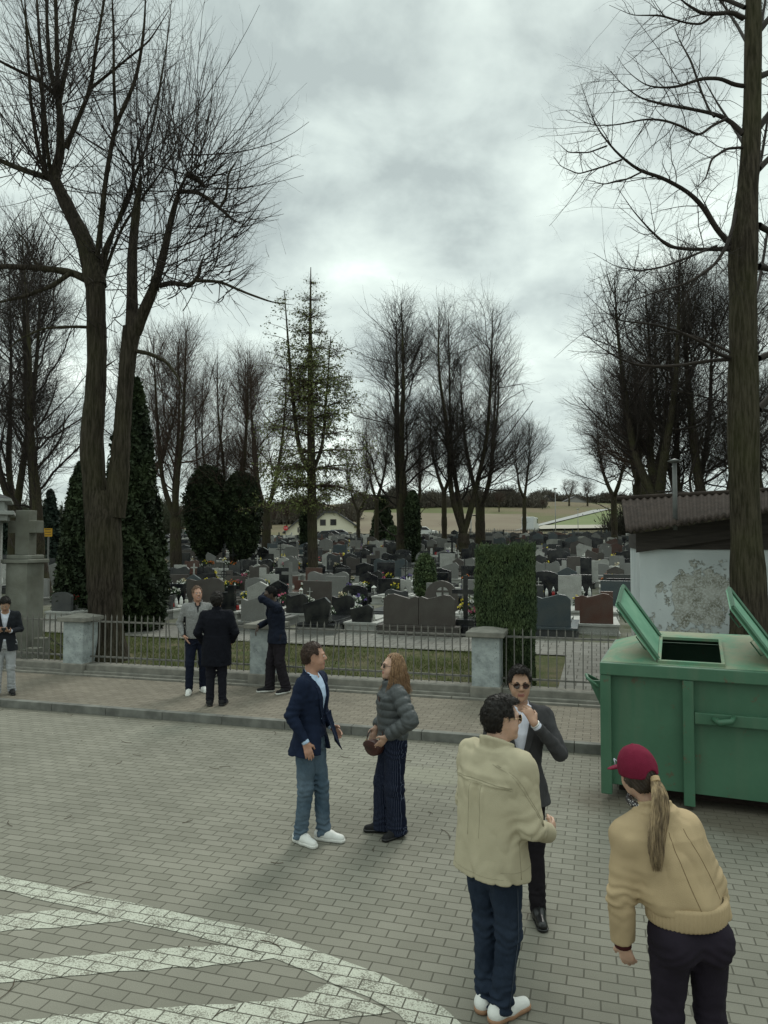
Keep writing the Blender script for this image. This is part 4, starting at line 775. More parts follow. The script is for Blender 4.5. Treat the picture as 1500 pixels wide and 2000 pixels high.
# everything past the nearest rows is one mass of small stones
V_, F_, MI, o_ = [], [], [], 0; mats_ = [GC[c] for c in GCK]
for (x, y, z, kind, col, scol, w, h, flip) in far:
    b = MB(); b.box(-w/2 - .1, w/2 + .1, -.12, 1.9, -.5, .32); nb = len(b.f)
    if 'cross' in kind: b.box(-.2, .2, -.05, .2, .32, .45); cross_b(b, 0, .05, .45, h, h * .6, .12, .1)
    else: b.prism(hs_outline('gabled' if kind in ('statue-topped', 'double') else kind, w, h), -.02, .1, Matrix.Translation((0, 0, .32)))
    T = Matrix.Translation((x, y, z)) @ Matrix.Rotation(A0 + (math.pi if flip else 0), 4, 'Z'); V_ += [T @ Vector(p) for p in b.v]; F_ += [tuple(i + o_ for i in f) for f in b.f]; MI += [GCK.index(scol)] * nb + [GCK.index(col)] * (len(b.f) - nb); o_ = len(V_)
tag(link('distant_graves', mesh('distant_graves', V_, F_, mats_, mi=MI)), 'dense mass of small mixed gravestones in the far rows of the cemetery', 'graves', kind='stuff')
# ---- candles, lanterns, bouquets
GLW = mat('white_glass', (.62, .62, .58), .3, .08, 8, spec=.5); GLR = mat('red_glass', (.30, .012, .010), .2, 0, spec=.5); GLY = mat('clear_candle_glass', (.45, .45, .40), .2, .1, 8, spec=.6); GREY = mat('candle_metal', (.09, .09, .085), .4, 0, metal=.6)
def lan_proto(glass, h):
    out_ = []; b = MB(); b.lathe([(.045, 0), (.055, .02), (.062, h * .35), (.050, h * .62), (.035, h * .68)], 12); out_.append(('glass', b.mesh('glass', glass, True)))
    b = MB(); b.lathe([(.048, h * .66), (.052, h * .70), (.030, h * .84), (.012, h * .90), (.016, h * .95), (.004, h)], 12); out_.append(('lid', b.mesh('lid', GREY if glass is not GLW else GLW, True))); return out_
def lan_house(h):
    out_ = []; b = MB()
    for sx in (-1, 1):
        for sy in (-1, 1): b.box(sx * .06 - .008, sx * .06 + .008, sy * .06 - .008, sy * .06 + .008, .03, h * .7)
    b.box(-.08, .08, -.08, .08, 0, .03); out_.append(('frame', b.mesh('frame', GLW)))
    b = MB(); b.add([(-.085, -.085, h * .7), (.085, -.085, h * .7), (.085, .085, h * .7), (-.085, .085, h * .7), (0, 0, h)], [(0,1,4),(1,2,4),(2,3,4),(3,0,4),(3,2,1,0)]); out_.append(('roof', b.mesh('roof', GLW))); b = MB(); b.lathe([(.035, .031), (.04, h * .45), (.03, h * .55)], 10); out_.append(('candle', b.mesh('candle', GLY, True))); return out_
LAN = [('white glass', 'candle_lantern', lan_proto(GLW, .30)), ('tall white glass', 'candle_lantern', lan_proto(GLW, .38)), ('red glass', 'candle_lantern', lan_proto(GLR, .26)), ('clear glass', 'candle_lantern', lan_proto(GLY, .28)), ('little white house-shaped', 'candle_lantern', lan_house(.32))]
FCOL = {'white': (.68, .68, .62), 'yellow': (.70, .58, .05), 'orange': (.62, .16, .03), 'pink': (.55, .13, .22), 'red': (.40, .03, .03), 'purple': (.20, .14, .38), 'cream': (.60, .52, .36)}
LEAFG = mat('bouquet_leaf', (.030, .055, .022), .7, .4, 12)
def bouquet(color, seed, s=1.0):
    r = np.random.default_rng(seed); out_ = []; b = MB(); b.lathe([(.05 * s, 0), (.075 * s, .05 * s), (.06 * s, .14 * s), (.07 * s, .17 * s)], 12); out_.append(('vase', b.mesh('vase', GC['black' if seed % 2 else 'grey'], True)))
    n = 170; d = nrm(r.normal(size=(n, 3)) * (1, 1, .7) + (0, 0, .5)); C_ = d * r.uniform(.05, .17, (n, 1)) * s + (0, 0, .22 * s); out_.append(('leaves', mesh('leaves', *leaf_faces(C_, .035 * s, r), LEAFG)))
    vs, fs = [], []; m_ = mat('petals_' + color, FCOL[color], .6, .12, 30)
    for k in range(17):
        d = r.normal(size=3) * (1, 1, .55) + (0, 0, .75); d /= np.linalg.norm(d); c = d * r.uniform(.12, .19) * s + (0, 0, .22 * s); pr = 9
        q, f = leaf_faces(np.repeat(c[None], pr, 0) + r.normal(size=(pr, 3)) * .011 * s, .026 * s, r); fs.append(f + 4 * pr * k); vs.append(q)
    out_.append(('blooms', mesh('blooms', np.concatenate(vs), np.concatenate(fs), m_))); return out_
BOU = [(c, bouquet(c, i, 1.15)) for i, c in enumerate(FCOL)]
ci = fi = 0; side = ['left', 'right', 'front', 'middle', 'back']
for (x, y, z, rz, w, L, words, n) in ITEMS:
    used_l = {}
    for j in range(n):
        lx = ((j * .37 + rg.random() * .2) % 1 - .5) * w * .8; ly = rg.uniform(.28, .45) if j % 2 == 0 else rg.uniform(.5, L - .3); zz_ = .0 if ly < .42 else .045
        X = x + lx * math.cos(rz) - ly * math.sin(rz); Yw = y + lx * math.sin(rz) + ly * math.cos(rz)
        if rg.random() < .62 and ci < 285:
            d, nm, pr = LAN[rg.choice(5, p=[.34, .2, .12, .2, .14])]; lab = f'{d} lantern on {words}'; grp = 'grave lanterns'; ci += 1; cat = 'lantern'
        elif fi < 200: c, pr = BOU[rg.choice(7, p=[.3, .22, .1, .14, .06, .06, .12])]; nm = 'flower_bouquet'; lab = f'{c} flowers on {words}'; grp = 'grave flower bouquets'; fi += 1; cat = 'bouquet'
        else: continue
        k0 = lab; used_l[k0] = used_l.get(k0, 0) + 1
        if used_l[k0] > 1: lab = ('', '', 'second ', 'third ', 'fourth ', 'fifth ')[used_l[k0]] + lab
        root = empty(nm, (X, Yw, z + zz_), rg.uniform(0, 6), lab, cat, grp)
        for pn, me in pr: link(pn, me, root)
vs, fs, mi, o_ = [], [], [], 0; mm = [mat('petals_' + c, FCOL[c], .6, .12, 30) for c in FCOL]
for (x, y, z, kind, col, scol, w, h, flip) in far + [(g[0], g[1], g[2], 0, 0, 0, g[6], 0, g[8]) for row in rows[8:] for g in row]:
    for j in range(3):
        lx, ly = rg.uniform(-.4, .4), rg.uniform(.3, 1.6) * (-1 if flip else 1); c = np.array((x + lx, y + ly, z + .48)); q, f = leaf_faces(c + rg.normal(size=(9, 3)) * .07, .08, rg); vs.append(q); fs.append(f + o_); o_ += len(q); mi += [int(rg.choice(7, p=[.5, .14, .06, .1, .05, .05, .1]))] * 9
tag(link('distant_grave_flowers', mesh('distant_grave_flowers', np.concatenate(vs), np.concatenate(fs), mm, mi=mi)), 'tiny specks of flowers and candles over the far graves', 'flowers', kind='stuff')
# ---- stone cross monument, chapel corner, posts and chain, boards
STONE = mat('sandstone', (.115, .115, .092), .9, col2=(.20, .205, .175), scale=2.5, bump=.006, bscale=40)
x, y, z = dp(46, 1285, 15.4)[0], 15.4, .1
mo = empty('stone_cross', (x, y, z), A0 + .05, 'tall old sandstone cross on a square pedestal at the left edge', 'monument')
b = MB(); b.box(-.26, .26, -.26, .26, -.2, 2.12, b=.015); b.build('pedestal', STONE, mo)
b = MB(); b.box(-.31, .31, -.31, .31, -.2, .35, b=.02); b.build('base', STONE, mo)
b = MB(); b.box(-.33, .33, -.33, .33, 2.121, 2.20, b=.015); b.box(-.26, .26, -.26, .26, 2.201, 2.29, b=.02); b.build('cornice', STONE, mo)
b = MB(); t = .17; b.prism([(-t, 0), (t, 0), (t, .46), (.34, .46), (.34, .72), (t, .72), (t, .94), (-t, .94), (-t, .72), (-.34, .72), (-.34, .46), (-t, .46)], -.12, .12, Matrix.Translation((0, 0, 2.291)), b=.012); b.build('cross', STONE, mo)
x, y = dp(8, 1200, 15.0)[:2]
ch = empty('wayside_chapel', (x, y, .1), A0, 'pale plastered corner of a small chapel cut off by the left edge', 'chapel')
PALE = mat('pale_plaster', (.24, .25, .235), .9, col2=(.31, .32, .30), scale=3)
ch.rotation_euler = (0, 0, .45); ch.location.x -= .12
b = MB(); b.box(-1.6, .0, 0, 1.6, -.2, 3.12); b.build('wall', PALE, ch); b = MB(); b.box(-1.7, .26, -.26, 1.8, 3.121, 3.2, b=.01); b.box(-1.7, .14, -.14, 1.7, 3.0, 3.12, b=.01); b.box(-1.6, .08, -.1, 1.7, 3.201, 3.40, b=.01); b.box(-1.6, .2, -.2, 1.7, 3.401, 3.46, b=.01); b.build('cornice', PALE, ch)
b = MB(); b.add([(-1.6, -.2, 3.461), (.2, -.2, 3.461), (.2, 1.7, 3.461), (-1.6, 1.7, 3.461), (-.75, .75, 3.9)], [(0,1,4),(1,2,4),(2,3,4),(3,0,4),(3,2,1,0)]); b.build('roof', mat('slate', (.05, .05, .05), .8), ch)
for i, (px, py, hh, lab) in enumerate(((80, 1297, .55, 'short square stone post nearest the pillar, holding two chains'), (66, 1301, .38, 'lower stone post beside the short chained one'))):
    x, y = gp(px, py, .12)[:2]; b = MB(); b.box(-.12, .12, -.12, .12, -.2, hh, b=.015); tag(b.build('stone_post', STONE, loc=(x, y, .12), rz=A0), lab, 'post')
x, y = gp(80, 1297, .12)[:2]
for k, zz_ in enumerate((.55, .32)):
    root = empty('chain', (x + .12, y, 0), A0, ('upper' if k == 0 else 'lower') + ' rusty chain hanging from the short stone post towards the pillar', 'chain')
    for i in range(12):
        t = i / 11; b = MB(); b.tube([(.030 * math.cos(a), .016 * math.sin(a), 0) for a in np.linspace(0, 2 * math.pi, 11)], .006, 5); o = b.build('link', IRONB, root, True); o.location = (.06 + t * .62, 0, .12 + zz_ - .20 * math.sin(t * math.pi * .6)); o.rotation_euler = (math.pi / 2 * (i % 2), .35 - t * .3, 0)
x, y, z = tp(250, 1222); nb = empty('notice_board', (x, y, z), A0 + .3, 'notice board with white paper sheets leaning beside the big forked trunk', 'board')
def at_h(py): return dp(250, py, y)[2] - z
b = MB(); b.box(-.018, .018, -.018, .018, -.2, at_h(1146)); b.build('post', IRONB, nb)
b = MB(); b.box(-.36, -.02, -.012, .012, at_h(1172), at_h(1149)); b.build('panel', GREY, nb)
PAP = mat('paper_sheet', (.55, .56, .52), .8, .05, 20); INK = mat('faint_ink', (.12, .13, .13), .8, 0)
for i in range(3): b = MB(); b.box(-.345 + i * .105, -.25 + i * .105, -.018, -.013, at_h(1170), at_h(1156)); b.build('paper', PAP, nb)
for i in range(3):
    b = MB()
    for j in range(5): b.box(-.335 + i * .105, -.262 + i * .105, -.022, -.019, at_h(1168) + .026 * j, at_h(1168) + .026 * j + .008)
    b.build('print', INK, nb)
def sign(name, px, py_top, py_bot, wpx, Y, col, label, cat='sign', round_=False, pole_px=None, lines=0, text=None, face=None, tcol=None):
    x, _, zc = dp(px, (py_top + py_bot) / 2, Y); h = (py_bot - py_top) / FPX * Y; w = wpx / FPX * Y; g0 = gh(x, Y); r = empty(name, (x, Y, g0), 0, label, cat); zc -= g0
    b = MB(); b.box(-.04, .04, .012, .06, -.2, zc + h * .4); b.build('post', mat('sign_post', (.16, .16, .15), .6, 0), r)
    b = MB()
    if round_: b.prism([(w / 2 * 1.08 * math.cos(R_(22.5 + 45 * k)), zc + w / 2 * 1.08 * math.sin(R_(22.5 + 45 * k))) for k in range(8)], -.012, .011)
    else: b.box(-w / 2, w / 2, -.012, .011, zc - h / 2, zc + h / 2)
    pn = b.build('panel', mat(name + '_paint', col, .5, .05, 4), r)
    if text:
        cu = bpy.data.curves.new('lettering', 'FONT'); cu.body = text; cu.size = w * .34; cu.align_x = 'CENTER'; cu.align_y = 'CENTER'; cu.extrude = .002; cu.materials.append(mat('sign_white', (.7, .7, .68), .6, 0)); tmp = bpy.data.objects.new('tmp', cu); lm = bpy.data.meshes.new_from_object(tmp); bpy.data.objects.remove(tmp); o = link('lettering', lm, pn); o.location = (0, -.018, zc); o.rotation_euler = (math.pi / 2, 0, 0)
    if lines:
        for j in range(lines): b = MB(); zz_ = zc - h / 2 + h * (j + .6) / (lines + .2); b.box(-w * .38, w * .38, -.018, -.0125, zz_, zz_ + h * .07); b.build('lettering', mat(name + '_ink', tcol or (.05, .04, .03), .6, 0), pn)
    return r
sign('yellow_sign', 94, 1032, 1048, 16, 36, (.55, .30, .02), 'square yellow information sign on a thin post before the dark spruce', lines=3)
bs = sign('billboard', 361, 1034, 1060, 16, 118, (.05, .16, .12), 'green and white advertising billboard between the flared linden and the round evergreens')
for a, c, m_ in ((1033.5, 1038, 'w'), (1053, 1058, 'w'), (1043, 1047, 't'), (1048, 1051, 't')):
    Y = 118; z0 = dp(361, c, Y)[2] - bs.location.z; z1 = dp(361, a, Y)[2] - bs.location.z; b = MB(); wd = .62 if m_ == 'w' else .42; b.box(-wd, wd, -.03, -.014, z0, z1); b.build('lettering', mat('sign_white', (.7, .7, .68), .6, 0), bs)
sign('stop_sign', 558, 1027, 1036, 9, 104, (.45, .02, .025), 'red octagonal STOP sign left of the cream house', round_=True, text='STOP')
bl = sign('parking_sign', 908, 1022, 1032, 8, 92, (.02, .10, .42), 'square blue road sign left of the two tall lindens', lines=0)
b = MB(); zc = dp(908, 1027, 92)[2] - bl.location.z; b.box(-.08, .08, -.018, -.0125, zc - .05, zc + .25); b.box(-.2, .2, -.018, -.0126, zc - .15, zc - .06); b.build('pictogram', mat('sign_white', (.7, .7, .68), .6, 0), bl)
# ---- house, garage, cars, far fence, lamps, hill houses
CREAM = mat('cream_render', (.66, .62, .50), .9, .05, .5); ROOFD = mat('dark_roof', (.07, .07, .072), .7, .1, 2); WIN = mat('dark_window', (.02, .02, .022), .15, 0, spec=.6); ROOFL = mat('pale_roof', (.40, .41, .41), .6, .05)
def house(px0, px1, pyb, pye, pyr, Y, depth, label, wins, m=CREAM, roof=ROOFD, rz=0.0, peak=.5, name='house', flat=0.0):
    x0, x1 = dp(px0, pyb, Y)[0], dp(px1, pyb, Y)[0]; g0 = dp(px0, pyb, Y)[2]; ze, zr = dp(px0, pye, Y)[2] - g0, dp(px0, pyr, Y)[2] - g0; w = x1 - x0; r = empty(name, ((x0 + x1) / 2, Y, g0), rz, label, 'house')
    pk = -w / 2 + w * peak; fl = w * flat; b = MB(); b.prism([(-w/2, -2), (w/2, -2), (w/2, ze), (pk + fl, zr), (pk - fl, zr), (-w/2, ze)], 0, depth); b.build('wall', m, r)
    b = MB(); t = .28; ov = .5
    L_ = [(-w/2 - ov, ze - ov * (zr - ze) / (w / 2)), (pk - fl, zr), (pk + fl, zr), (w/2 + ov, ze - ov * (zr - ze) / (w / 2))]
    b.prism([(x_, z_ + .02) for x_, z_ in L_] + [(x_, z_ + t) for x_, z_ in L_[::-1]], -.5, depth + .5); b.build('roof', roof, r)
    for (a, c, p, q) in wins:
        xa, xb = dp(a, p, Y)[0] - r.location.x, dp(c, p, Y)[0] - r.location.x; za, zb = dp(a, q, Y)[2] - g0, dp(a, p, Y)[2] - g0; b = MB(); b.box(xa, xb, -.05, .02, za, zb); wo = b.build('window', mat('window_frame', (.13, .11, .09), .6, 0), r); b = MB(); b.box(xa + .08, xb - .08, -.07, -.051, za + .08, zb - .08); b.build('pane', WIN, wo)
    return r
ho = house(607, 692, 1056, 1026, 1002, 128, 12, 'cream two-storey gabled house behind the larch trunk', [(625, 636.5, 1014.5, 1026.5), (645, 657, 1014, 1026), (615, 624, 1038, 1050)], peak=.45, flat=.13)
Y = 128
for k in range(4): b = MB(); xa, xb = dp(658, 1040, Y)[0] - ho.location.x, dp(687, 1040, Y)[0] - ho.location.x; zz_ = dp(658, 1041 + 3.4 * k, Y)[2] - ho.location.z; b.box(xa, xb, -.10, -.02, zz_, zz_ + .14); b.build('fence_slat', mat('wood_slats', (.16, .10, .07), .8), ho)
house(558, 597, 1060, 1037, 1018, 124, 9, 'small cream annex with a steep dark roof left of the larch', [(581, 584, 1030, 1040), (563, 567, 1050, 1056)], peak=.62)
house(1098, 1150, 995, 982, 970, 330, 14, 'distant pale house with a dark roof on the hill', [(1110, 1116, 984, 990), (1128, 1136, 984, 990)], m=mat('far_wall', (.26, .25, .24), .9, 0), name='hill_house')
house(1050, 1088, 998, 984, 968, 325, 14, 'distant dark steep-roofed house left of the pale hill house', [(1064, 1070, 986, 992)], m=mat('far_wall_dark', (.08, .07, .065), .9, 0), name='hill_house')
def car(px, pyb, Y, L, H, col, label, rz=0.0, van=False):
    x, y, z = (px - 750) / FPX * Y, Y, gh((px - 750) / FPX * Y, Y); z = max(z, dp(px, pyb, Y)[2]); r = empty('parked_car' if not van else 'parked_van', (x, y, z), rz, label, 'van' if van else 'car'); a = L / 2; m_ = mat('paint_' + str(col), col, .3, 0, spec=.5)
    pr = [(-a, .35), (a, .35), (a, .75), (a * .92, H * .60), (a * .55, H * .66), (a * .30, H * .97), (-a * .55, H), (-a * .93, H * .68), (-a, .6)] if not van else [(-a, .35), (a, .35), (a, 1.0), (a * .8, H * .55), (a * .62, H * .97), (-a * .96, H), (-a, .6)]
    b = MB(); b.prism(pr, -.85, .85, b=.06); b.build('body', m_, r, False)
    g_ = [(a * .48, H * .68), (a * .27, H * .92), (-a * .52, H * .93), (-a * .82, H * .69)] if not van else [(a * .70, H * .60), (a * .55, H * .92), (a * .15, H * .92), (a * .15, H * .60)]
    b = MB(); b.prism(g_[::-1], -.862, .862); b.build('window', WIN, r)
    for sx in (-.62, .62):
        for sy in (-1, 1):
            b = MB(); b.prism([(.33 * math.cos(t), .33 * math.sin(t)) for t in np.linspace(0, 2 * math.pi, 17)[:-1]], -.1, .1, b=.02); w_ = b.build('wheel', mat('tyre', (.015, .015, .015), .8, 0), r); w_.location = (sx * a, sy * .80, .33); b = MB(); b.prism([(.19 * math.cos(t), .19 * math.sin(t)) for t in np.linspace(0, 2 * math.pi, 13)[:-1]], -.105, .105); b.build('rim', MATS.get('steel') or mat('rim_metal', (.35, .35, .35), .4, 0), w_)
    return r
car(638, 1057, 108, 4.5, 1.6, (.05, .055, .06), 'dark grey estate car parked in front of the cream house', math.pi)
car(823, 1050, 98, 4.4, 1.5, (.55, .55, .53), 'white car parked right of the ivy-covered linden trunks', 0)
car(1036, 1040, 105, 4.6, 2.2, (.50, .52, .52), 'white van on the lane below the hill road', 1.2, True)
car(655, 1052, 116, 4.3, 1.45, (.10, .11, .12), 'grey car half hidden behind the dark grey estate car', math.pi)
b = MB()
def far_fence(px0, px1, Y, label):
    x0, x1 = (px0 - 750) / FPX * Y, (px1 - 750) / FPX * Y; r = empty('far_fence', (x0, Y, gh((x0 + x1) / 2, Y)), 0, label, 'fence'); L = x1 - x0
    for zz_ in (.25, 1.25): b = MB(); b.box(0, L, -.02, .02, zz_, zz_ + .06); b.build('rail', IRON, r)
    n = min(98, int(L / .22)); pm = MB(); pm.box(-.018, .018, -.018, .018, -.2, 1.5); me = pm.mesh('picket', IRON)
    for i in range(n): link('picket', me, r, (i * L / (n - 1), .04, 0))
far_fence(1060, 1215, 92, 'dark iron boundary fence below the green meadow on the right'); far_fence(930, 1055, 93, 'dark iron boundary fence behind the tall lindens')
r = empty('white_wall', ((470 - 750) / FPX * 96, 96, gh(-19, 96)), 0, 'low white panel wall behind the graves left of the cream house', 'wall')
for i in range(7): b = MB(); b.box(-6 + i * 1.9, -4.2 + i * 1.9, 0, .1, -.3, 1.1); b.build('panel', mat('white_panel', (.5, .5, .47), .8, .05), r)
def lamp(px, pyb, pyt, Y, label, head=True):
    x = (px - 750) / FPX * Y; z = gh(x, Y); H = dp(px, pyt, Y)[2] - z; r = empty('street_lamp', (x, Y, z), 0, label, 'lamp', 'far lamp posts'); b = MB(); b.lathe([(.09, -.3), (.05, H)], 8); b.build('pole', mat('lamp_grey', (.25, .25, .24), .6, 0), r, True)
    b = MB(); b.box(-.28, .28, -.12, .12, H, H + .16, b=.03); b.build('lamp_head', mat('lamp_grey', (.25, .25, .24), .6, 0), r)
lamp(920, 1045, 1008, 100, 'pale lamp post left of the tall dense linden'); lamp(1129, 1035, 995, 150, 'pale lamp post on the green meadow'); lamp(1085, 1040, 955, 120, 'tall thin utility post in front of the hill road'); lamp(1035, 1045, 1012, 130, 'pale lamp post behind the round-crowned small linden'); lamp(473, 1060, 1020, 85, 'yellowish lamp post between the round evergreens and the larch')
# treelines far off
def treeline(px0, px1, pyb, pyt, Y, n, label, m=None):
    r = np.random.default_rng(int(px0) + 500); x0, x1 = (px0 - 750) / FPX * Y, (px1 - 750) / FPX * Y; P = []; 
    X = r.uniform(x0, x1, n); Yv = Y + r.uniform(-8, 8, n); Z = ground_h(X, Yv); h = (pyb - pyt) / FPX * Y * r.uniform(.4, 1.1, n) * (.75 + .35 * np.sin(X * .13 + 1) * np.sin(X * .31)); d = nrm(np.stack([r.normal(0, .33, n), r.normal(0, .33, n), np.ones(n)], 1)); A = np.stack([X, Yv, Z + r.random(n) * .3 * h], 1); B = A + d * h[:, None] * .75
    V, F = tubes_np(np.stack([A, (A + B) / 2 + r.normal(0, .2, (n, 3)), B], 1), np.repeat(np.array([[.13, .09, .05]]) * Y / 250, n, 0), 3)
    Cc = A + (B - A) * r.random((n, 1)); V2, F2 = leaf_faces(np.repeat(Cc, 2, 0) + r.normal(0, .8, (2 * n, 3)), .36 * Y / 250, r)
    tag(link('treeline', mesh('treeline', *cat_meshes([(V, F), (V2, F2)]), m or mat('far_wood', (.075, .066, .052), .95, .35, .05))), label, 'wood', kind='stuff')
treeline(690, 1060, 1005, 962, 275, 9000, 'bare wood and hedge along the top of the brown field'); treeline(300, 700, 1045, 985, 210, 9000, 'scrubby bare wood behind the houses on the left'); treeline(-150, 330, 1060, 960, 110, 12000, 'dim bare scrub behind the spruces at far left', mat('scrub', (.040, .044, .026), .95, .4, .1)); treeline(1040, 1420, 1000, 978, 345, 7000, 'low bare wood along the hill crest on the right'); treeline(1215, 1560, 1050, 950, 90, 12000, 'dim bare scrub behind the shed roof', mat('scrub2', (.035, .032, .022), .95, .4, .1))
# ================================================================ shed
def shed():
    cx0, cy0 = dp(1249, 1100, 12.6)[:2]; r = empty('shed', (cx0, cy0, .12), A0, 'white shed with peeling plaster and a brown corrugated roof', 'shed')
    g = NT('peeling_plaster'); mp = g.mapping(g.mapping(loc=(-.95, 0, -1.62)), scale=(1 / .62, 1, 1 / .66)); ln = g.nd.new('ShaderNodeVectorMath'); ln.operation = 'LENGTH'
    sx = g.nd.new('ShaderNodeSeparateXYZ'); g.lk.new(mp, sx.inputs[0]); cb = g.nd.new('ShaderNodeCombineXYZ'); g.lk.new(sx.outputs[0], cb.inputs[0]); g.lk.new(sx.outputs[2], cb.inputs[1]); g.lk.new(cb.outputs[0], ln.inputs[0])
    s2 = g.nd.new('ShaderNodeSeparateXYZ'); g.lk.new(g.tc.outputs['Object'], s2.inputs[0])
    blot = g.math('ADD', ln.outputs['Value'], g.math('MULTIPLY', g.math('SUBTRACT', g.noise(2.6, 8, rough=.62), .5), 2.4))
    low = g.math('ADD', g.math('MULTIPLY', s2.outputs[2], 1.6), g.math('MULTIPLY', g.math('SUBTRACT', g.noise(3.5, 8, rough=.65), .5), 2.6))
    m1 = g.ramp(blot, [(.80, 1.0), (.83, 0.0)]); m2 = g.ramp(g.math('MULTIPLY', low, .25), [(.425, 1.0), (.435, 0.0)]); m = g.mix(1.0, m1, m2, 'LIGHTEN'); crk = g.ramp(g.noise(26, 4, rough=.8), [(.50, 0.0), (.54, 1.0)])
    under = g.mix(g.ramp(g.noise(5, 6), [(.35, 0.0), (.6, 1.0)]), (.17, .165, .125), (.40, .40, .36)); under = g.mix(g.math('MULTIPLY', crk, .6), under, (.58, .60, .58))
    wall = g.mix(g.ramp(g.noise(1.5, 6), [(.3, 0.0), (.7, 1.0)]), (.44, .48, .48), (.56, .595, .59)); wall = g.mix(g.ramp(g.noise(1.1, 9, rough=.75, dist=1.2), [(.70, 0.0), (.715, .6)]), wall, (.20, .20, .18))
    g.lk.new(g.mix(m, wall, under), g.b.inputs['Base Color']); g.b.inputs['Roughness'].default_value = .9; g.bump(g.math('SUBTRACT', g.math('MULTIPLY', g.noise(20, 4), .3), m), .012)
    b = MB(); b.box(0, 7, 0, 3.6, -.3, 2.42); b.build('wall', g.m, r)
    DW = mat('dark_boards', (.040, .033, .028), .8, .25, 3, stretch=(1, 1, 12)); b = MB(); b.box(-.03, 7.03, -.03, 3.6, 2.421, 2.70); b.build('beam', DW, r)
    T = r.matrix_basis.inverted(); T = (Matrix.Translation((cx0, cy0, .12)) @ Matrix.Rotation(A0, 4, 'Z')).inverted()
    def P(px, py, Y): return np.array(T @ Vector(dp(px, py, Y)))
    fl, fm, fr = P(1222, 1038, 12.15), P(1424, 1008, 11.6), P(1600, 983, 11.2); bl, bm_, br = P(1214, 977, 15.8), P(1424, 965, 15.2), P(1600, 955, 14.8)
    nu, nv = 420, 10; V = []
    for j in range(nv):
        for i in range(nu):
            a, c = i / (nu - 1), j / (nv - 1); f = fl + (fm - fl) * a / .5 if a < .5 else fm + (fr - fm) * (a - .5) / .5; k = bl + (bm_ - bl) * a / .5 if a < .5 else bm_ + (br - bm_) * (a - .5) / .5
            s = f + (k - f) * c; V.append((s[0], s[1], s[2] + .020 * math.sin(a * 60 * math.pi) + .018 * ((c * (nv - 1)) % 2)))
    n = nu * nv; V += [(x, y, z - .03) for x, y, z in V]; F = [(j*nu+i, j*nu+i+1, (j+1)*nu+i+1, (j+1)*nu+i) for j in range(nv-1) for i in range(nu-1)]; F += [(n+j*nu+i, n+(j+1)*nu+i, n+(j+1)*nu+i+1, n+j*nu+i+1) for j in range(nv-1) for i in range(nu-1)]; F += [(i, n+i, n+i+1, i+1) for i in range(nu-1)] + [(j*nu, (j+1)*nu, n+(j+1)*nu, n+j*nu) for j in range(nv-1)]
    rf = link('roof', mesh('roof', V, F, mat('corrugated_brown', (.025, .020, .017), .9, col2=(.052, .041, .034), scale=5, detail=8, bump=.004, bscale=50, spec=.05), True), r)
    b = MB(); b.tube([tuple(bl + (-.1, 0, .03)), tuple(bm_ + (0, 0, .03)), tuple(br + (0, 0, .03))], .06, 8); b.build('ridge_cap', MATS['corrugated_brown'], rf, True)
    # sloping barge boards under the front edge
    def board(a0, a1, d0, d1, y):
        b = MB(); q0, q1 = a0, a1; b.add([(q0[0], y, q0[2] - d0), (q1[0], y, q1[2] - d0), (q1[0], y, q1[2] - d1), (q0[0], y, q0[2] - d1), (q0[0], y + .04, q0[2] - d0), (q1[0], y + .04, q1[2] - d0), (q1[0], y + .04, q1[2] - d1), (q0[0], y + .04, q0[2] - d1)], [(3,2,1,0),(4,5,6,7),(0,1,5,4),(2,3,7,6),(1,2,6,5),(3,0,4,7)]); b.build('barge_board', DW, r)
    e0, e1 = fl + (.18, 0, 0), fr; board(e0, e1, .03, .20, -.16); board(e0, e1, .203, .36, -.14)
    b = MB(); b.add([(0, -.06, 2.66), (7, -.06, 2.66), (7, -.06, 3.5), (.1, -.06, 2.72), (0, 0, 2.66), (7, 0, 2.66), (7, 0, 3.5), (.1, 0, 2.72)], [(0,1,2,3),(7,6,5,4),(0,4,5,1),(1,5,6,2),(2,6,7,3),(3,7,4,0)]); b.build('gable_boards', DW, r)
    pb = P(1319, 1018, 12.3); pt = P(1315, 905, 12.3); vp = empty('vent_pipe', (0, 0, 0), 0, 'thin grey vent pipe with a cap on the shed roof', 'pipe'); Ti = T.inverted(); pb, pt = Ti @ Vector(pb), Ti @ Vector(pt); vp.location = pb
    h = pt.z - pb.z; b = MB(); b.lathe([(.040, -.15), (.036, h)], 14); b.build('tube', mat('galvanised', (.13, .135, .13), .5, .15, 8), vp, True); b = MB(); b.lathe([(.04, h), (.08, h + .02), (.12, h + .04), (.04, h + .07), (.01, h + .08)], 14); b.build('cap', MATS['galvanised'], vp, True)
shed()
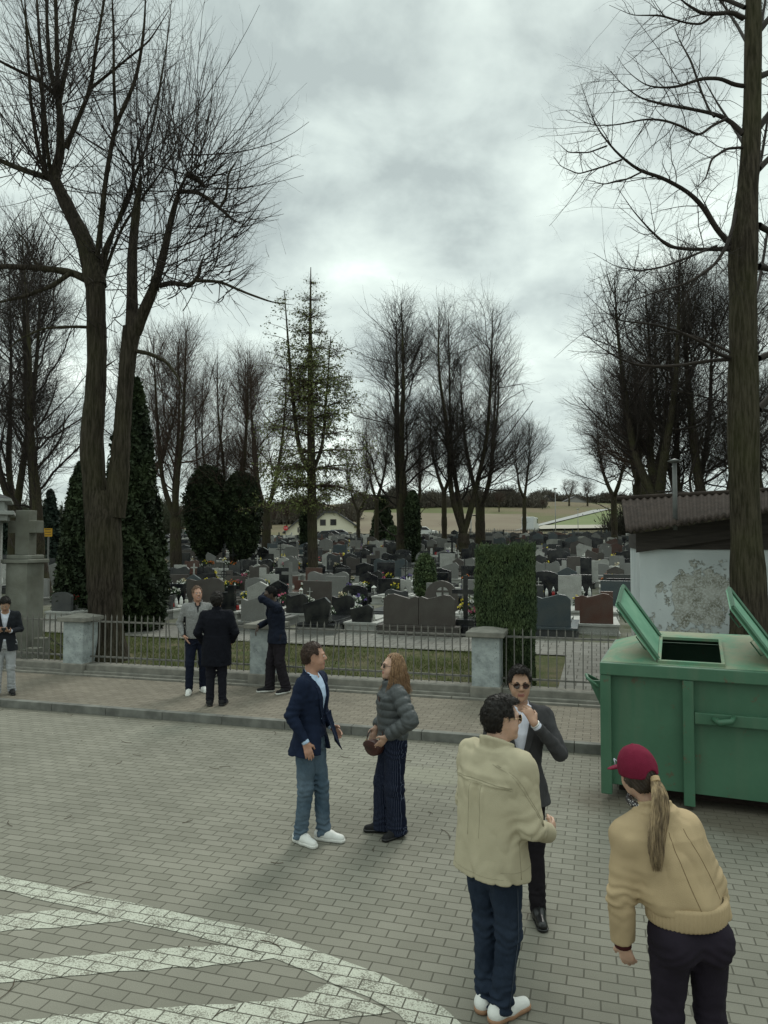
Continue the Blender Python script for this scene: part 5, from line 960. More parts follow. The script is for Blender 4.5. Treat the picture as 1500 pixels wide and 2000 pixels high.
# ================================================================ dumpster
def dumpster():
    A = R_(-22.4); x, y = dp(1173, 1400, 7.72)[:2]; r = empty('dumpster', (x, y, 0), A, 'large green roll-off waste container with two open lids', 'dumpster')
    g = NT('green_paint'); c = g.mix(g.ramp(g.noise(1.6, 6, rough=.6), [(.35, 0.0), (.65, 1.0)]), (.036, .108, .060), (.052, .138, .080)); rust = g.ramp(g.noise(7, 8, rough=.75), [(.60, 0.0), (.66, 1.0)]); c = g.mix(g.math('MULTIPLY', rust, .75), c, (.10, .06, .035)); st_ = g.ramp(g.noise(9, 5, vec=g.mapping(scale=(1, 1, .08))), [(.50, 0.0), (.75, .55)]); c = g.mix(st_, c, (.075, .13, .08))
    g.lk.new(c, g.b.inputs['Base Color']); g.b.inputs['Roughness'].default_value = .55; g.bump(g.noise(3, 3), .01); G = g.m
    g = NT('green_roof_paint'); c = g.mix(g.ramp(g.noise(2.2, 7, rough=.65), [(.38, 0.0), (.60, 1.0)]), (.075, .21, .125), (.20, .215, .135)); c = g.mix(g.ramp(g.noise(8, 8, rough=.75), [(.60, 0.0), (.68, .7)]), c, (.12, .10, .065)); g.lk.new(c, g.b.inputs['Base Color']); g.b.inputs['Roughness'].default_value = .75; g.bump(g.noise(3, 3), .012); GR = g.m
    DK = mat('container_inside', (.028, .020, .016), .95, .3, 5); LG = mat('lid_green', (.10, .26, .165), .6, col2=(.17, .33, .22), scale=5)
    W, D, H, z0 = 5.2, 1.85, 1.42, .09; t = .05
    b = MB(); b.box(t, W - t, .05, .075, z0 + .06, H - .02); b.build('front_panel', G, r)
    b = MB(); b.box(t, W - t, D - .075, D - .05, z0 + .06, H - .02); b.build('rear_panel', G, r)
    for xx in (.04, W - .07): b = MB(); b.box(xx, xx + .03, .076, D - .076, z0 + .06, H - .02); b.build('end_panel', G, r)
    b = MB(); b.box(t, W - t, .077, D - .077, z0 + .061, z0 + .1); b.build('floor', DK, r)
    for i, xx in enumerate((0, .80, 1.95, 3.1, 4.2, W - .11)): b = MB(); b.box(xx, xx + (.105 if i else .11), -.03, .049, z0 - (.03 if i == 0 else .05), H - .13, b=.008); b.build('post', G, r)
    b = MB(); b.box(0, W, -.04, .05, H - .128, H, b=.01); b.box(0, W, D - .05, D + .03, H - .128, H, b=.01); b.box(0, .11, .052, D - .052, H - .128, H - .002); b.box(W - .11, W, .052, D - .052, H - .128, H - .002); b.build('rim', G, r)
    b = MB(); b.box(.907, W, -.018, .048, .86, .975, b=.008); b.build('side_rail', G, r)
    b = MB(); b.tube([(1.08, -.035, .93), (1.14, -.085, .905), (1.24, -.085, .93), (1.27, -.035, .96)], [.03, .035, .03, .025], 8); b.build('latch', G, r, True)
    for yy in (.35, D - .5): b = MB(); b.box(.15, W, yy, yy + .12, 0, z0 + .06); b.build('runner', DK, r)
    for i, xx in enumerate((.35, W - .5)):
        for yy in (.2, D - .35): b = MB(); b.prism([(.09 * math.cos(q), .09 + .09 * math.sin(q)) for q in np.linspace(0, 2 * math.pi, 17)[:-1]], 0, .12, Matrix.Translation((xx, yy, 0))); b.build('roller', DK, r)
    # roof: hipped sheet with hatch holes in the front slope
    zr, yr = H + .20, .98; hip = .5; holes = [(.60, 1.17), (1.70, 2.40), (2.95, 3.7), (4.1, 4.7)]; b = MB()
    def S(x_, y_): return (x_, y_, H + .002 + (zr - H) * min(1, (y_ - .02) / (yr - .02)))
    xs = [hip]
    y0h, y1h = .09, .80
    for a, c_ in holes: xs += [a, c_]
    xs.append(W - hip)
    b.add([(0.02, .02, H + .002), S(hip, yr), (hip, yr + .3, zr), (.02, D - .02, H + .002)], [(0, 1, 2, 3)]); b.add([(.02, .02, H + .002), S(hip, .02), S(hip, yr)], [(0, 1, 2)]); b.add([(.02, D - .02, H + .002), (hip, yr + .3, zr), (hip, D - .02, H + .002)], [(0, 1, 2)])
    b.add([(W - .02, .02, H + .002), (W - .02, D - .02, H + .002), (W - hip, yr + .3, zr), S(W - hip, yr)], [(0, 1, 2, 3)]); b.add([(W - .02, .02, H + .002), S(W - hip, yr), S(W - hip, .02)], [(0, 1, 2)]); b.add([(W - .02, D - .02, H + .002), (W - hip, D - .02, H + .002), (W - hip, yr + .3, zr)], [(0, 1, 2)])
    b.add([S(hip, yr), S(W - hip, yr), (W - hip, yr + .3, zr), (hip, yr + .3, zr)], [(0, 1, 2, 3)]); b.add([(hip, yr + .3, zr), (W - hip, yr + .3, zr), (W - hip, D - .02, H + .002), (hip, D - .02, H + .002)], [(0, 1, 2, 3)])
    for i in range(len(xs) - 1):
        a, c_ = xs[i], xs[i + 1]
        if c_ - a < 1e-4: continue
        if any(abs(a - h_[0]) < 1e-6 and abs(c_ - h_[1]) < 1e-6 for h_ in holes):
            b.add([S(a, .02), S(c_, .02), S(c_, y0h), S(a, y0h)], [(0, 1, 2, 3)]); b.add([S(a, y1h), S(c_, y1h), S(c_, yr), S(a, yr)], [(0, 1, 2, 3)])
        else: b.add([S(a, .02), S(c_, .02), S(c_, yr), S(a, yr)], [(0, 1, 2, 3)])
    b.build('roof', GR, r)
    for i, (a, c_) in enumerate(holes):
        b = MB(); 
        for (p, q, y_, y2) in ((a - .03, a, y0h - .03, y1h + .03), (c_, c_ + .03, y0h - .03, y1h + .03), (a, c_, y0h - .03, y0h), (a, c_, y1h, y1h + .03)):
            zz = lambda yy: S(0, yy)[2]; b.add([(p, y_, zz(y_)), (q, y_, zz(y_)), (q, y2, zz(y2)), (p, y2, zz(y2)), (p, y_, zz(y_) + .03), (q, y_, zz(y_) + .03), (q, y2, zz(y2) + .03), (p, y2, zz(y2) + .03)], [(0,3,2,1),(4,5,6,7),(0,1,5,4),(1,2,6,5),(2,3,7,6),(3,0,4,7)])
        b.build('hatch_frame', GR, r)
        # lid hinged on the left side, swung open past upright
        ang = R_(125); L_ = .68; hx = a - .035; hz0, hz1 = S(0, y0h)[2] + .03, S(0, y1h)[2] + .03
        dx, dz = math.cos(ang) * L_, math.sin(ang) * L_; nx_, nz_ = -math.sin(ang) * .028, math.cos(ang) * .028
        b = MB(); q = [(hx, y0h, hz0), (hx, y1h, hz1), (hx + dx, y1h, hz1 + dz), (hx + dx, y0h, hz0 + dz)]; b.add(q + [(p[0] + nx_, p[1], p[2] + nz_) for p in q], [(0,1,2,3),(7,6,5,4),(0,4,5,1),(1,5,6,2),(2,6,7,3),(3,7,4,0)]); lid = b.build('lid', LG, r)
        b = MB()
        for (p1, p2) in ((q[0], q[3]), (q[1], q[2]), (q[3], q[2])): b.tube([(p1[0] - nx_ * .4, p1[1], p1[2] - nz_ * .4), (p2[0] - nx_ * .4, p2[1], p2[2] - nz_ * .4)], .022, 4)
        b.build('lid_rim', G, lid)
        for f in (.25, .75):
            py_ = y0h + (y1h - y0h) * .3; f0, f1 = f - .12, f + .12; e = lambda f_, o_: (hx + dx * f_ + nx_ * o_, py_ - .02, hz0 + (hz1 - hz0) * .3 + dz * f_ + nz_ * o_); b = MB(); b.tube([e(f0, 1), e(f0, 3.2), e(f1, 3.2), e(f1, 1)], .008, 6); b.build('handle', G, lid)
    b = MB(); b.tube([(0, .20, 1.16), (-.10, .16, 1.22), (-.15, .08, 1.26), (-.13, -.0, 1.24), (-.02, -.02, 1.16)], .018, 8); b.build('lifting_hook', G, r, True); b = MB(); b.add([(0, .1, 1.2), (-.13, .1, 1.2), (0, .1, .92), (0, .13, 1.2), (-.13, .13, 1.2), (0, .13, .92)], [(0,1,2),(5,4,3),(0,3,4,1),(1,4,5,2),(2,5,3,0)]); b.build('hook_bracket', G, r)
dumpster()
# ================================================================ people: implicit bodies and clothes turned into one surface each
def vnoise(P, s, seed=0):
    """smooth noise in -1..1 from a few turned sine fields"""
    r = np.random.default_rng(seed); out_ = 0; w = 0
    for k in range(7):
        d = r.normal(size=3); d /= np.linalg.norm(d); f = (1.0 + .9 * k * .5) * 2 * math.pi / s * .5
        e = r.normal(size=3); e /= np.linalg.norm(e)
        a = .8 ** k; out_ = out_ + a * np.sin(f * (P @ d) + r.uniform(0, 6.28) + 1.4 * np.sin(f * .55 * (P @ e) + r.uniform(0, 6.28))); w += a
    return out_ / w * 1.4
from functools import reduce as _red
def rmin(a): return _red(np.minimum, a)
def rmax(a): return _red(np.maximum, a)
class Field:
    def __init__(s, lo, hi, res):
        s.lo = np.array(lo, float); s.res = res; s.n = np.ceil((np.array(hi) - s.lo) / res).astype(int) + 1
        s.D = np.full(s.n, 1.0, dtype=np.float32)
        s.ax = [s.lo[i] + res * np.arange(s.n[i]) for i in range(3)]
    def region(s, c, r):
        sl = []
        for i in range(3):
            a = int(max(0, math.floor((c[i] - r - s.lo[i]) / s.res))); b = int(min(s.n[i], math.ceil((c[i] + r - s.lo[i]) / s.res) + 1))
            if b <= a: return None, None
            sl.append(slice(a, b))
        g = np.stack(np.meshgrid(*[s.ax[i][sl[i]] for i in range(3)], indexing='ij'), -1)
        return tuple(sl), g
    def put(s, prim, k=.02, mode='add'):
        fn, c, r = prim
        sl, g = s.region(c, r + k + .03)
        if sl is None: return
        d = fn(g).astype(np.float32); A = s.D[sl]
        if mode == 'add':
            h = np.maximum(k - np.abs(A - d), 0) / k if k > 0 else 0
            s.D[sl] = np.minimum(A, d) - (h * h * k * .25 if k > 0 else 0)
        elif mode == 'sub':
            d = -d; h = np.maximum(k - np.abs(A - d), 0) / max(k, 1e-6); s.D[sl] = np.maximum(A, d) + h * h * k * .25
        elif mode == 'and': s.D[sl] = np.maximum(A, d)
        return s
    def grid(s): return np.stack(np.meshgrid(*s.ax, indexing='ij'), -1)
    def cut(s, fn): s.D = np.maximum(s.D, fn(s.ax[0][:, None, None], s.ax[1][None, :, None], s.ax[2][None, None, :]).astype(np.float32))
    def band(s, fn, w=.03):                    # displace near the surface only
        idx = np.nonzero(np.abs(s.D) < w); P = np.stack([s.ax[i][idx[i]] for i in range(3)], -1)
        s.D[idx] += fn(P).astype(np.float32)
    def mesh(s):
        D = s.D.copy(); D[0] = D[-1] = 1; D[:, 0] = D[:, -1] = 1; D[:, :, 0] = D[:, :, -1] = 1
        I = D < 0; nx, ny, nz = D.shape
        cnt = np.zeros((nx-1, ny-1, nz-1), dtype=np.int8)
        corners = [(i, j, k) for i in (0, 1) for j in (0, 1) for k in (0, 1)]
        for (i, j, k) in corners: cnt += I[i:nx-1+i, j:ny-1+j, k:nz-1+k]
        act = (cnt > 0) & (cnt < 8); ids = np.full(act.shape, -1, dtype=np.int64); cells = np.argwhere(act); ids[act] = np.arange(len(cells))
        vals = np.stack([D[cells[:, 0] + i, cells[:, 1] + j, cells[:, 2] + k] for (i, j, k) in corners], 1)
        acc = np.zeros((len(cells), 3)); num = np.zeros(len(cells)); C = np.array(corners, float)
        for a in range(8):
            for b in range(a + 1, 8):
                if abs(C[a] - C[b]).sum() != 1: continue
                va, vb = vals[:, a], vals[:, b]; m = (va < 0) != (vb < 0); t = np.where(m, va / (va - vb + 1e-12), 0)
                acc += np.where(m[:, None], C[a] + t[:, None] * (C[b] - C[a]), 0); num += m
        V = s.lo + s.res * (cells + acc / num[:, None])
        Q = []
        for ax in range(3):
            o1, o2 = [(1, 2), (2, 0), (0, 1)][ax]
            sh = [slice(0, None)] * 3; A = np.take(I, range(0, D.shape[ax] - 1), axis=ax); B = np.take(I, range(1, D.shape[ax]), axis=ax)
            e = np.argwhere(A != B); e = e[(e[:, o1] > 0) & (e[:, o2] > 0) & (e[:, o1] < D.shape[o1] - 1) & (e[:, o2] < D.shape[o2] - 1)]
            if len(e) == 0: continue
            def cid(d1, d2):
                c = e.copy(); c[:, o1] -= d1; c[:, o2] -= d2; return ids[c[:, 0], c[:, 1], c[:, 2]]
            q = np.stack([cid(1, 1), cid(0, 1), cid(0, 0), cid(1, 0)], 1)
            ins = A[e[:, 0], e[:, 1], e[:, 2]]; q[~ins] = q[~ins][:, ::-1]; Q.append(q)
        return V, np.concatenate(Q)
def rc(a, b, ra, rb, n=None, s=1.0, puff=None, flat=False):
    a, b = np.array(a, float), np.array(b, float); ba = b - a; L2 = max(ba @ ba, 1e-9); c = (a + b) / 2; R = math.sqrt(L2) / 2 + max(ra, rb) * 1.15
    if n is not None: n = np.array(n, float) / np.linalg.norm(n)
    def fn(P):
        q = P - a; t0 = (q @ ba) / L2; t = np.clip(t0, 0, 1); q = q - t[..., None] * ba
        r = ra + (rb - ra) * t
        if puff: r = r + puff[0] * (np.abs(np.sin(t * puff[1] * math.pi + (puff[2] if len(puff) > 2 else 0))) - .5)
        if n is not None:
            qn = q @ n; q = q + (qn / s - qn)[..., None] * n
            d = (np.sqrt((q * q).sum(-1)) - r) * min(s, 1) ** .5
        else: d = np.sqrt((q * q).sum(-1)) - r
        if flat: d = np.maximum(d, (t0 - 1) * math.sqrt(L2))
        return d
    return fn, c, R
def el(c, r, Rm=None):
    c, r = np.array(c, float), np.array(r, float)
    def fn(P):
        q = P - c
        if Rm is not None: q = q @ Rm
        k0 = np.sqrt(((q / r) ** 2).sum(-1)); k1 = np.sqrt(((q / (r * r)) ** 2).sum(-1)) + 1e-9
        return k0 * (k0 - 1) / k1
    return fn, c, max(r)
def loft(prof, spine, puff=None, power=2.3):
    """prof rows: z, half width, half depth, forward shift; spine(z) -> x, y"""
    A = np.array(prof, float); z0, z1 = A[0, 0], A[-1, 0]; c = np.array([*spine(np.array((z0 + z1) / 2)), (z0 + z1) / 2]); R = (z1 - z0) / 2 + A[:, 1:3].max() + .25
    def fn(P):
        z = P[..., 2]; sx, sy = spine(z); w = np.interp(z, A[:, 0], A[:, 1]); d = np.interp(z, A[:, 0], A[:, 2]); o = np.interp(z, A[:, 0], A[:, 3])
        if puff: m = puff[0] * (np.abs(np.sin((z - puff[2]) / puff[1] * math.pi)) ** .7 - .5); w = w + m; d = d + m
        k = ((np.abs(P[..., 0] - sx) / w) ** power + (np.abs(P[..., 1] - sy - o) / d) ** power) ** (1 / power)
        dd = (k - 1) * np.minimum(w, d)
        return np.maximum(dd, np.maximum(z0 - z, z - z1))
    return fn, c, R
def rot(yaw=0, pitch=0, roll=0):               # yaw left +, pitch up +, roll to the person's right +
    return np.array((Matrix.Rotation(R_(yaw), 3, 'Z') @ Matrix.Rotation(R_(pitch), 3, 'X') @ Matrix.Rotation(R_(roll), 3, 'Y')))
def fab(name, c, rough=.9, var=.12, sc=14, bump=.0015, bs=180, **k): return mat(name, c, rough, var, sc, bump=bump, bscale=bs, spec=.15, **k)
def skin(name, c, lip):
    g = NT(name); g.lk.new(g.mix(g.ramp(g.noise(25, 4), [(.3, 0.0), (.7, 1.0)]), tuple(x * .86 for x in c), tuple(x * 1.1 for x in c)), g.b.inputs['Base Color'])
    g.b.inputs['Roughness'].default_value = .5; g.b.inputs['Subsurface Weight'].default_value = .12; g.b.inputs['Subsurface Radius'].default_value = (.01, .004, .002)
    return [g.m, mat(name + '_lips', lip, .5, 0)]
CREASE = np.array([[1.1, .2, -.55], [.1, 1.0, .5], [.35, -.2, .62]])
class Person:
    def __init__(s, loc, heading, h, label, **j):
        s.root = empty('person', loc, R_(heading - 90), label, 'person'); s.h = h / 1.80; s.j = j
        s.lean = j.get('lean', (0, 0)); s.tw = j.get('w', 1.0); s.ht = j.get('head', (0, 0, 0))
        zs = [0, .93, 1.08, 1.3, 1.5, 1.7]; lx, ly = s.lean
        s.px = j.get('hipx', 0)
        s.SX = np.array([s.px, s.px, s.px + .12 * lx, s.px + .55 * lx, s.px + lx, s.px + 1.3 * lx]); s.SY = np.array([0, 0, .12 * ly, .55 * ly, ly, 1.3 * ly]); s.zs = zs
        nx, ny = s.sp(1.5)
        sh = j.get('shoulder_drop', 0)
        s.shR = np.array(j.get('shR', (nx + .178 * s.tw, ny - .005, 1.445 - sh))); s.shL = np.array(j.get('shL', (nx - .178 * s.tw, ny - .005, 1.445 + sh)))
        g = lambda n, d: np.array(j.get(n, d), float)
        s.elR, s.elL = g('elR', s.shR + (.05, -.03, -.29)), g('elL', s.shL + (-.05, -.03, -.29))
        s.wrR, s.wrL = g('wrR', s.elR + (.0, .05, -.25)), g('wrL', s.elL + (.0, .05, -.25))
        s.hipR, s.hipL = g('hipR', (s.px + .09, 0, .92)), g('hipL', (s.px - .09, 0, .92))
        s.knR, s.knL = g('knR', (.10, .02, .50)), g('knL', (-.10, .02, .50))
        s.anR, s.anL = g('anR', (.11, -.02, .09)), g('anL', (-.11, -.02, .09))
        s.HR = rot(*s.ht); s.hp = np.array([nx * 1.0, ny + .015, 1.575]) + np.array(j.get('head_off', (0, 0, 0)))
    def sp(s, z): return np.interp(z, s.zs, s.SX), np.interp(z, s.zs, s.SY)
    def H(s, p): return s.hp + s.HR @ (np.array(p, float) - (0, 0.0, 1.575))      # head frame point -> local
    def obj(s, name, F, mats, mi=None, parent=None, post=None):
        V, Q = F.mesh()
        if post is not None: V = post(V)
        m_i = mi(V[Q].mean(1)) if mi is not None else None
        o = link(name, mesh(name, V * s.h, Q, mats, True, m_i), s.root if parent is None else parent)
        return o
    def raw(s, name, V, Q, mats, smooth=True, parent=None, mi=None): return link(name, mesh(name, np.asarray(V) * s.h, Q, mats, smooth, mi), s.root if parent is None else parent)
    def bounds(s, lo, hi): return lo, hi
    def head_prims(s):
        H, R = s.H, s.HR
        out_ = [(el(H((0, -.012, 1.695)), (.077, .098, .104), R), .03), (el(H((0, .022, 1.65)), (.064, .078, .095), R), .03),
               (el(H((0, .042, 1.592)), (.046, .052, .036), R), .03),
               (el(H((0, .086, 1.575)), (.019, .014, .016), R), .02),
               (el(H((.037, .052, 1.635)), (.026, .03, .03), R), .02), (el(H((-.037, .052, 1.635)), (.026, .03, .03), R), .02),
               (el(H((0, .079, 1.708)), (.052, .016, .010), R), .015)]
        return out_
    def body(s, mats, hands=('relax', 'relax'), neck=.056, res=.0062, handkw=({}, {})):
        pts = np.array([s.shR, s.shL, s.elR, s.elL, s.wrR, s.wrL, s.hp, s.anR, s.anL, s.hipR, s.hipL, s.knR, s.knL]); lo = pts.min(0) - .2; hi = pts.max(0) + .26; lo[2] = .04
        F = Field(lo, hi, res)
        F.put(loft([(.86, .13, .09, 0), (.98, .145, .1, 0), (1.08, .125, .09, 0), (1.3, .15, .1, 0), (1.42, .14, .09, 0), (1.49, .08, .06, 0)], s.sp), .02)
        for a, b, c, sg in ((s.shR, s.elR, s.wrR, 1), (s.shL, s.elL, s.wrL, -1)):
            F.put(rc(a - (0, 0, .01), b, .046, .036), .04); F.put(rc(b, c, .037, .026), .02)
        for a, b, c in ((s.hipR, s.knR, s.anR), (s.hipL, s.knL, s.anL)):
            F.put(rc(a, b, .08, .052), .04); F.put(rc(b, c, .052, .034), .02)
        nx, ny = s.sp(1.45)
        F.put(rc((nx, ny - .01, 1.44), s.H((0, -.018, 1.63)), neck + .008, neck), .05)
        for p, k in s.head_prims(): F.put(p, k)
        H, R = s.H, s.HR
        for sx in (-1, 1):
            F.put(el(H((sx * .031, .098, 1.688)), (.017, .014, .010), R), .012, 'sub')
            F.put(el(H((sx * .0315, .080, 1.687)), (.0135, .0135, .0125), R), .006)
            F.put(rc(H((sx * .0775, -.004, 1.70)), H((sx * .072, .0, 1.645)), .019, .011, n=R @ np.array((1, .35 * sx * 0, 0)), s=.42), .008)
            F.put(el(H((sx * .0865, .003, 1.682)), (.006, .009, .015), R), .004, 'sub')
        F.put(rc(H((0, .088, 1.702)), H((0, .112, 1.662)), .0085, .0125), .014)
        F.put(el(H((.012, .1, 1.655)), (.010, .012, .008), R), .008); F.put(el(H((-.012, .1, 1.655)), (.010, .012, .008), R), .008)
        F.put(el(H((0, .094, 1.624)), (.025, .013, .006), R), .006); F.put(el(H((0, .091, 1.612)), (.022, .013, .007), R), .006)
        F.put(el(H((0, .108, 1.6185)), (.022, .009, .002), R), .003, 'sub')
        for pose, el_, w, kw, sg in ((hands[0], s.elR, s.wrR, handkw[0], 1), (hands[1], s.elL, s.wrL, handkw[1], -1)):
            s.hand(F, el_, w, pose, sg, **kw)
        li = s.H((0, .098, 1.618))
        def mi(c):
            q = (c - li) @ s.HR
            return ((np.abs(q[:, 0]) < .024) & (np.abs(q[:, 2]) < .011) & (q[:, 1] > -.012)).astype(int)
        s.bodyo = s.obj('body', F, mats, mi)
        return s.bodyo
    def hand(s, F, e, w, pose, sg, dir=None, nrm=None, curl=None, spread=0.0):
        if pose == 'none': return
        f = (w - e) / np.linalg.norm(w - e) if dir is None else np.array(dir, float) / np.linalg.norm(dir)
        n = np.array((-sg * 1.0, 0, 0)) if nrm is None else np.array(nrm, float)
        n = n - f * (n @ f); n /= np.linalg.norm(n)                  # palm faces n
        l = np.cross(n, f) * -sg                                     # towards the thumb
        if curl is None: curl = {'relax': .35, 'fist': 1.25, 'point': .6, 'flat': .1}.get(pose, .4)
        F.put(rc(w - f * .01, w + f * .02, .024, .026, n=n, s=.75), .015)
        F.put(rc(w + f * .03, w + f * .075, .034, .038, n=n, s=.40), .012)
        for i, (o, L) in enumerate(zip((.030, .010, -.010, -.029), (.074, .083, .077, .060))):
            b0 = w + f * (.088 - .004 * abs(i - 1)) + l * o; a = curl * (1 + .12 * i) * .5; spr = l * (o * spread * 6)
            p = b0
            for kk, (fr, r) in enumerate(((.46, .0092), (.3, .0082), (.24, .0074))):
                d = (f + spr) * math.cos(a) + n * math.sin(a); d = d / np.linalg.norm(d); q = p + d * L * fr; F.put(rc(p, q, r + .0006, r - .0002), .004); p = q; a += curl * .75
        t0 = w + f * .028 + l * .026; d = f * .62 + l * .70 + n * .35; d /= np.linalg.norm(d); t1 = t0 + d * .042
        F.put(rc(t0, t1, .0145, .0115), .012); d2 = f * .85 + l * .25 + n * (.3 + .3 * curl); d2 /= np.linalg.norm(d2); t2 = t1 + d2 * .032
        F.put(rc(t1, t2, .0105, .0085), .005)
    def eyes(s, iris=(.05, .03, .02)):
        for sx in (-1, 1):
            b = MB(); c = s.H((sx * .031, .0865, 1.688)) * s.h
            bm = bmesh.new(); bmesh.ops.create_uvsphere(bm, u_segments=12, v_segments=8, radius=.0105 * s.h)
            for v in bm.verts: v.co += Vector(c)
            bm.verts.index_update(); fc = np.array(s.HR @ np.array((0, 1, 0)))
            for f in bm.faces:
                b.cur = 1 if ((np.array(f.calc_center_median()) - c) @ fc) > .0085 * s.h else 0; b.add([v.co.copy() for v in f.verts], [tuple(range(len(f.verts)))])
            bm.free(); b.build('eye', [mat('eye_white', (.6, .58, .55), .3, 0), mat('iris_' + str(iris[0]), iris, .3, 0)], s.bodyo, True)
    def brows(s, m):
        for sx in (-1, 1):
            b = MB(); b.tube([s.H((sx * x, y, z)) * s.h for x, y, z in ((.014, .094, 1.706), (.03, .0915, 1.712), (.047, .079, 1.706))], [.0035, .004, .0025], 6)
            b.build('eyebrow', m, s.bodyo, True)
    def hair(s, m, vol=.012, front=.045, fz=1.752, top=.0, sides=True, nape=1.615, noise=.004, name='hair', recede=0.0, res=.005, ns=.022):
        H, R = s.H, s.HR; c = s.H((0, -.01, 1.69)); F = Field(c - .17, c + .17, res)
        F.put(el(H((0, -.014, 1.697)), (.079 + vol * .8, .100 + vol * .9, .105 + vol), R), .02)
        if top: F.put(el(H((0, .03, 1.775)), (.055, .06, .022 + top), R), .03)
        F.put(el(H((0, -.06, 1.64)), (.058, .042, .06), R), .02)
        P = F.grid(); Q = (P - s.hp) @ R + (0, 0, 1.575)
        x, y, z = Q[..., 0], Q[..., 1], Q[..., 2]
        face = rmin([y - (front - recede * np.clip((z - 1.72) * 8, 0, 1) * np.clip(np.abs(x) * 40, .3, 1.3)), fz + .28 * np.clip(.06 - np.abs(x), -.04, .03) - z])   # >0 inside the face region
        side = rmin([y + .022, 1.70 - z, .2 - y])
        ear = .026 - np.sqrt((y + .002) ** 2 + ((z - 1.675) * .8) ** 2)
        ear = np.where(np.abs(x) > .05, ear, -1)
        low = (nape + .28 * np.clip(y + .07, 0, .2)) - z
        F.D = np.maximum(F.D, rmax([face, np.where(z < 1.70, side, -1), ear, low]).astype(np.float32))
        F.band(lambda p: noise * vnoise(p * (1, 1, .6), ns, 5), .02)
        o = s.obj(name, F, m)
        me = o.data; nv = len(me.vertices); V = np.empty(nv * 3, dtype=np.float32); me.vertices.foreach_get('co', V); V = V.reshape(-1, 3); Nn = np.empty(nv * 3, dtype=np.float32); me.vertex_normals.foreach_get('vector', Nn); Nn = Nn.reshape(-1, 3)
        rr = np.random.default_rng(4); ctr = c * s.h; outw = ((V - ctr) * Nn).sum(1) > .03; ii = rr.choice(np.nonzero(outw)[0], 1500); P0, N0 = V[ii], Nn[ii]
        fl = R @ np.array((0, -.55, -.6)); f = fl + rr.normal(size=(len(ii), 3)) * .35; up = ((P0 - ctr) @ R)[:, 2] > .06; f[up] = (R @ np.array((.5, .5, .1))) + rr.normal(size=(up.sum(), 3)) * .4
        f = f - N0 * (f * N0).sum(1, keepdims=True); f /= np.linalg.norm(f, axis=1, keepdims=True) + 1e-6; L = rr.uniform(.012, .030, len(ii))[:, None]
        A = P0 - N0 * .003; B = P0 + f * L * .5 + N0 * .0035; C2 = P0 + f * L + N0 * .001
        v_, q_ = tubes_np(np.stack([A, B, C2], 1), np.repeat(np.array([[.0013, .0014, .0004]]), len(ii), 0), 3); link('hair_strands', mesh('hair_strands', v_, q_, m, True), o)
        return o
    def torso_prof(s, infl, hem, z1=1.50, waist=.0, flare=.02, belly=0):
        w = s.tw
        P = [(hem, .172 * w + infl + flare, .118 + infl + flare, 0), (.95, .170 * w + infl, .118 + infl, 0), (1.08, .152 * w + infl - waist, .108 + infl - waist + belly, belly * .6), (1.2, .158 * w + infl - waist * .7, .112 + infl - waist * .4 + belly, belly * .5),
             (1.32, .172 * w + infl, .120 + infl, 0), (1.40, .170 * w + infl, .110 + infl, -.004), (1.455, .140 * w + infl * .7, .088 + infl * .6, -.008), (z1, .075 * w + infl * .4, .062 + infl * .4, -.012)]
        return sorted([p for p in P if p[0] > hem - 1e-6 or p[0] == hem], key=lambda t: t[0])
    def top(s, name, m, infl=.02, hem=.86, sl=(.066, .054, .042), cuff=(1.0, 1.0), waist=.012, flare=.02, wr=.006, wrs=.09, vneck=None, res=.0085, collar=None, puff=None, belly=0, open_=0, z1=1.5, mi=None, wrinkle=None, shirt=False, extra=None, shk=.06, hemcut=None):
        pts = np.array([s.shR, s.shL, s.elR, s.elL, s.wrR, s.wrL]); lo = np.minimum(pts.min(0), (-.3 * s.tw, -.3, hem)) - .13; hi = np.maximum(pts.max(0), (.3 * s.tw, .3, 1.6)) + .12; lo[2] = min(lo[2], hem - .03)
        sx = s.sp(1.5); lo[1] = min(lo[1], sx[1] - .25); hi[1] = max(hi[1], sx[1] + .25)
        F = Field(lo, hi, res)
        F.put(loft(s.torso_prof(infl, hem, z1, waist, flare, belly), s.sp, puff=(puff[0], puff[1], hem) if puff else None), .02)
        nx, ny = s.sp(1.47)
        for sh, e, w, cf in ((s.shR, s.elR, s.wrR, cuff[0]), (s.shL, s.elL, s.wrL, cuff[1])):
            F.put(rc((nx, ny - .015, 1.475), sh, .045 + infl * .5, sl[0] * .84), shk)
            if puff:
                n_ = max(2, round(np.linalg.norm(e - sh) / puff[1])); F.put(rc(sh, e, sl[0], sl[1], puff=(puff[0] * 1.1, n_)), shk * .6)
                n_ = max(2, round(np.linalg.norm(w - e) / puff[1])); F.put(rc(e, e + (w - e) * cf, sl[1], sl[2], puff=(puff[0] * 1.1, n_), flat=True), .02)
            else:
                F.put(rc(sh, e, sl[0], sl[1]), shk * .7); F.put(rc(e, e + (w - e) * cf, sl[1], sl[2], flat=True), .02)
        if collar:                               # (radius, height, thickness, forward open angle)
            cr, ch, ct, ca = collar; c0 = np.array([*s.sp(1.49), 1.487])
            for k in range(20):
                a0 = R_(ca + (360 - 2 * ca) * k / 20) ; a1 = R_(ca + (360 - 2 * ca) * (k + 1) / 20)
                f = lambda a: c0 + np.array((math.sin(a) * cr, math.cos(a) * cr * 1.05 + .005, -.035 * math.cos(a) - .0 + .012))
                p0, p1 = f(a0), f(a1)
                for dz in np.linspace(0, ch, max(2, int(ch / .008))): F.put(rc(p0 + (0, 0, dz), p1 + (0, 0, dz), ct, ct), .004)
        if extra: extra(F)
        if hemcut: F.cut(hemcut)
        P3 = {}
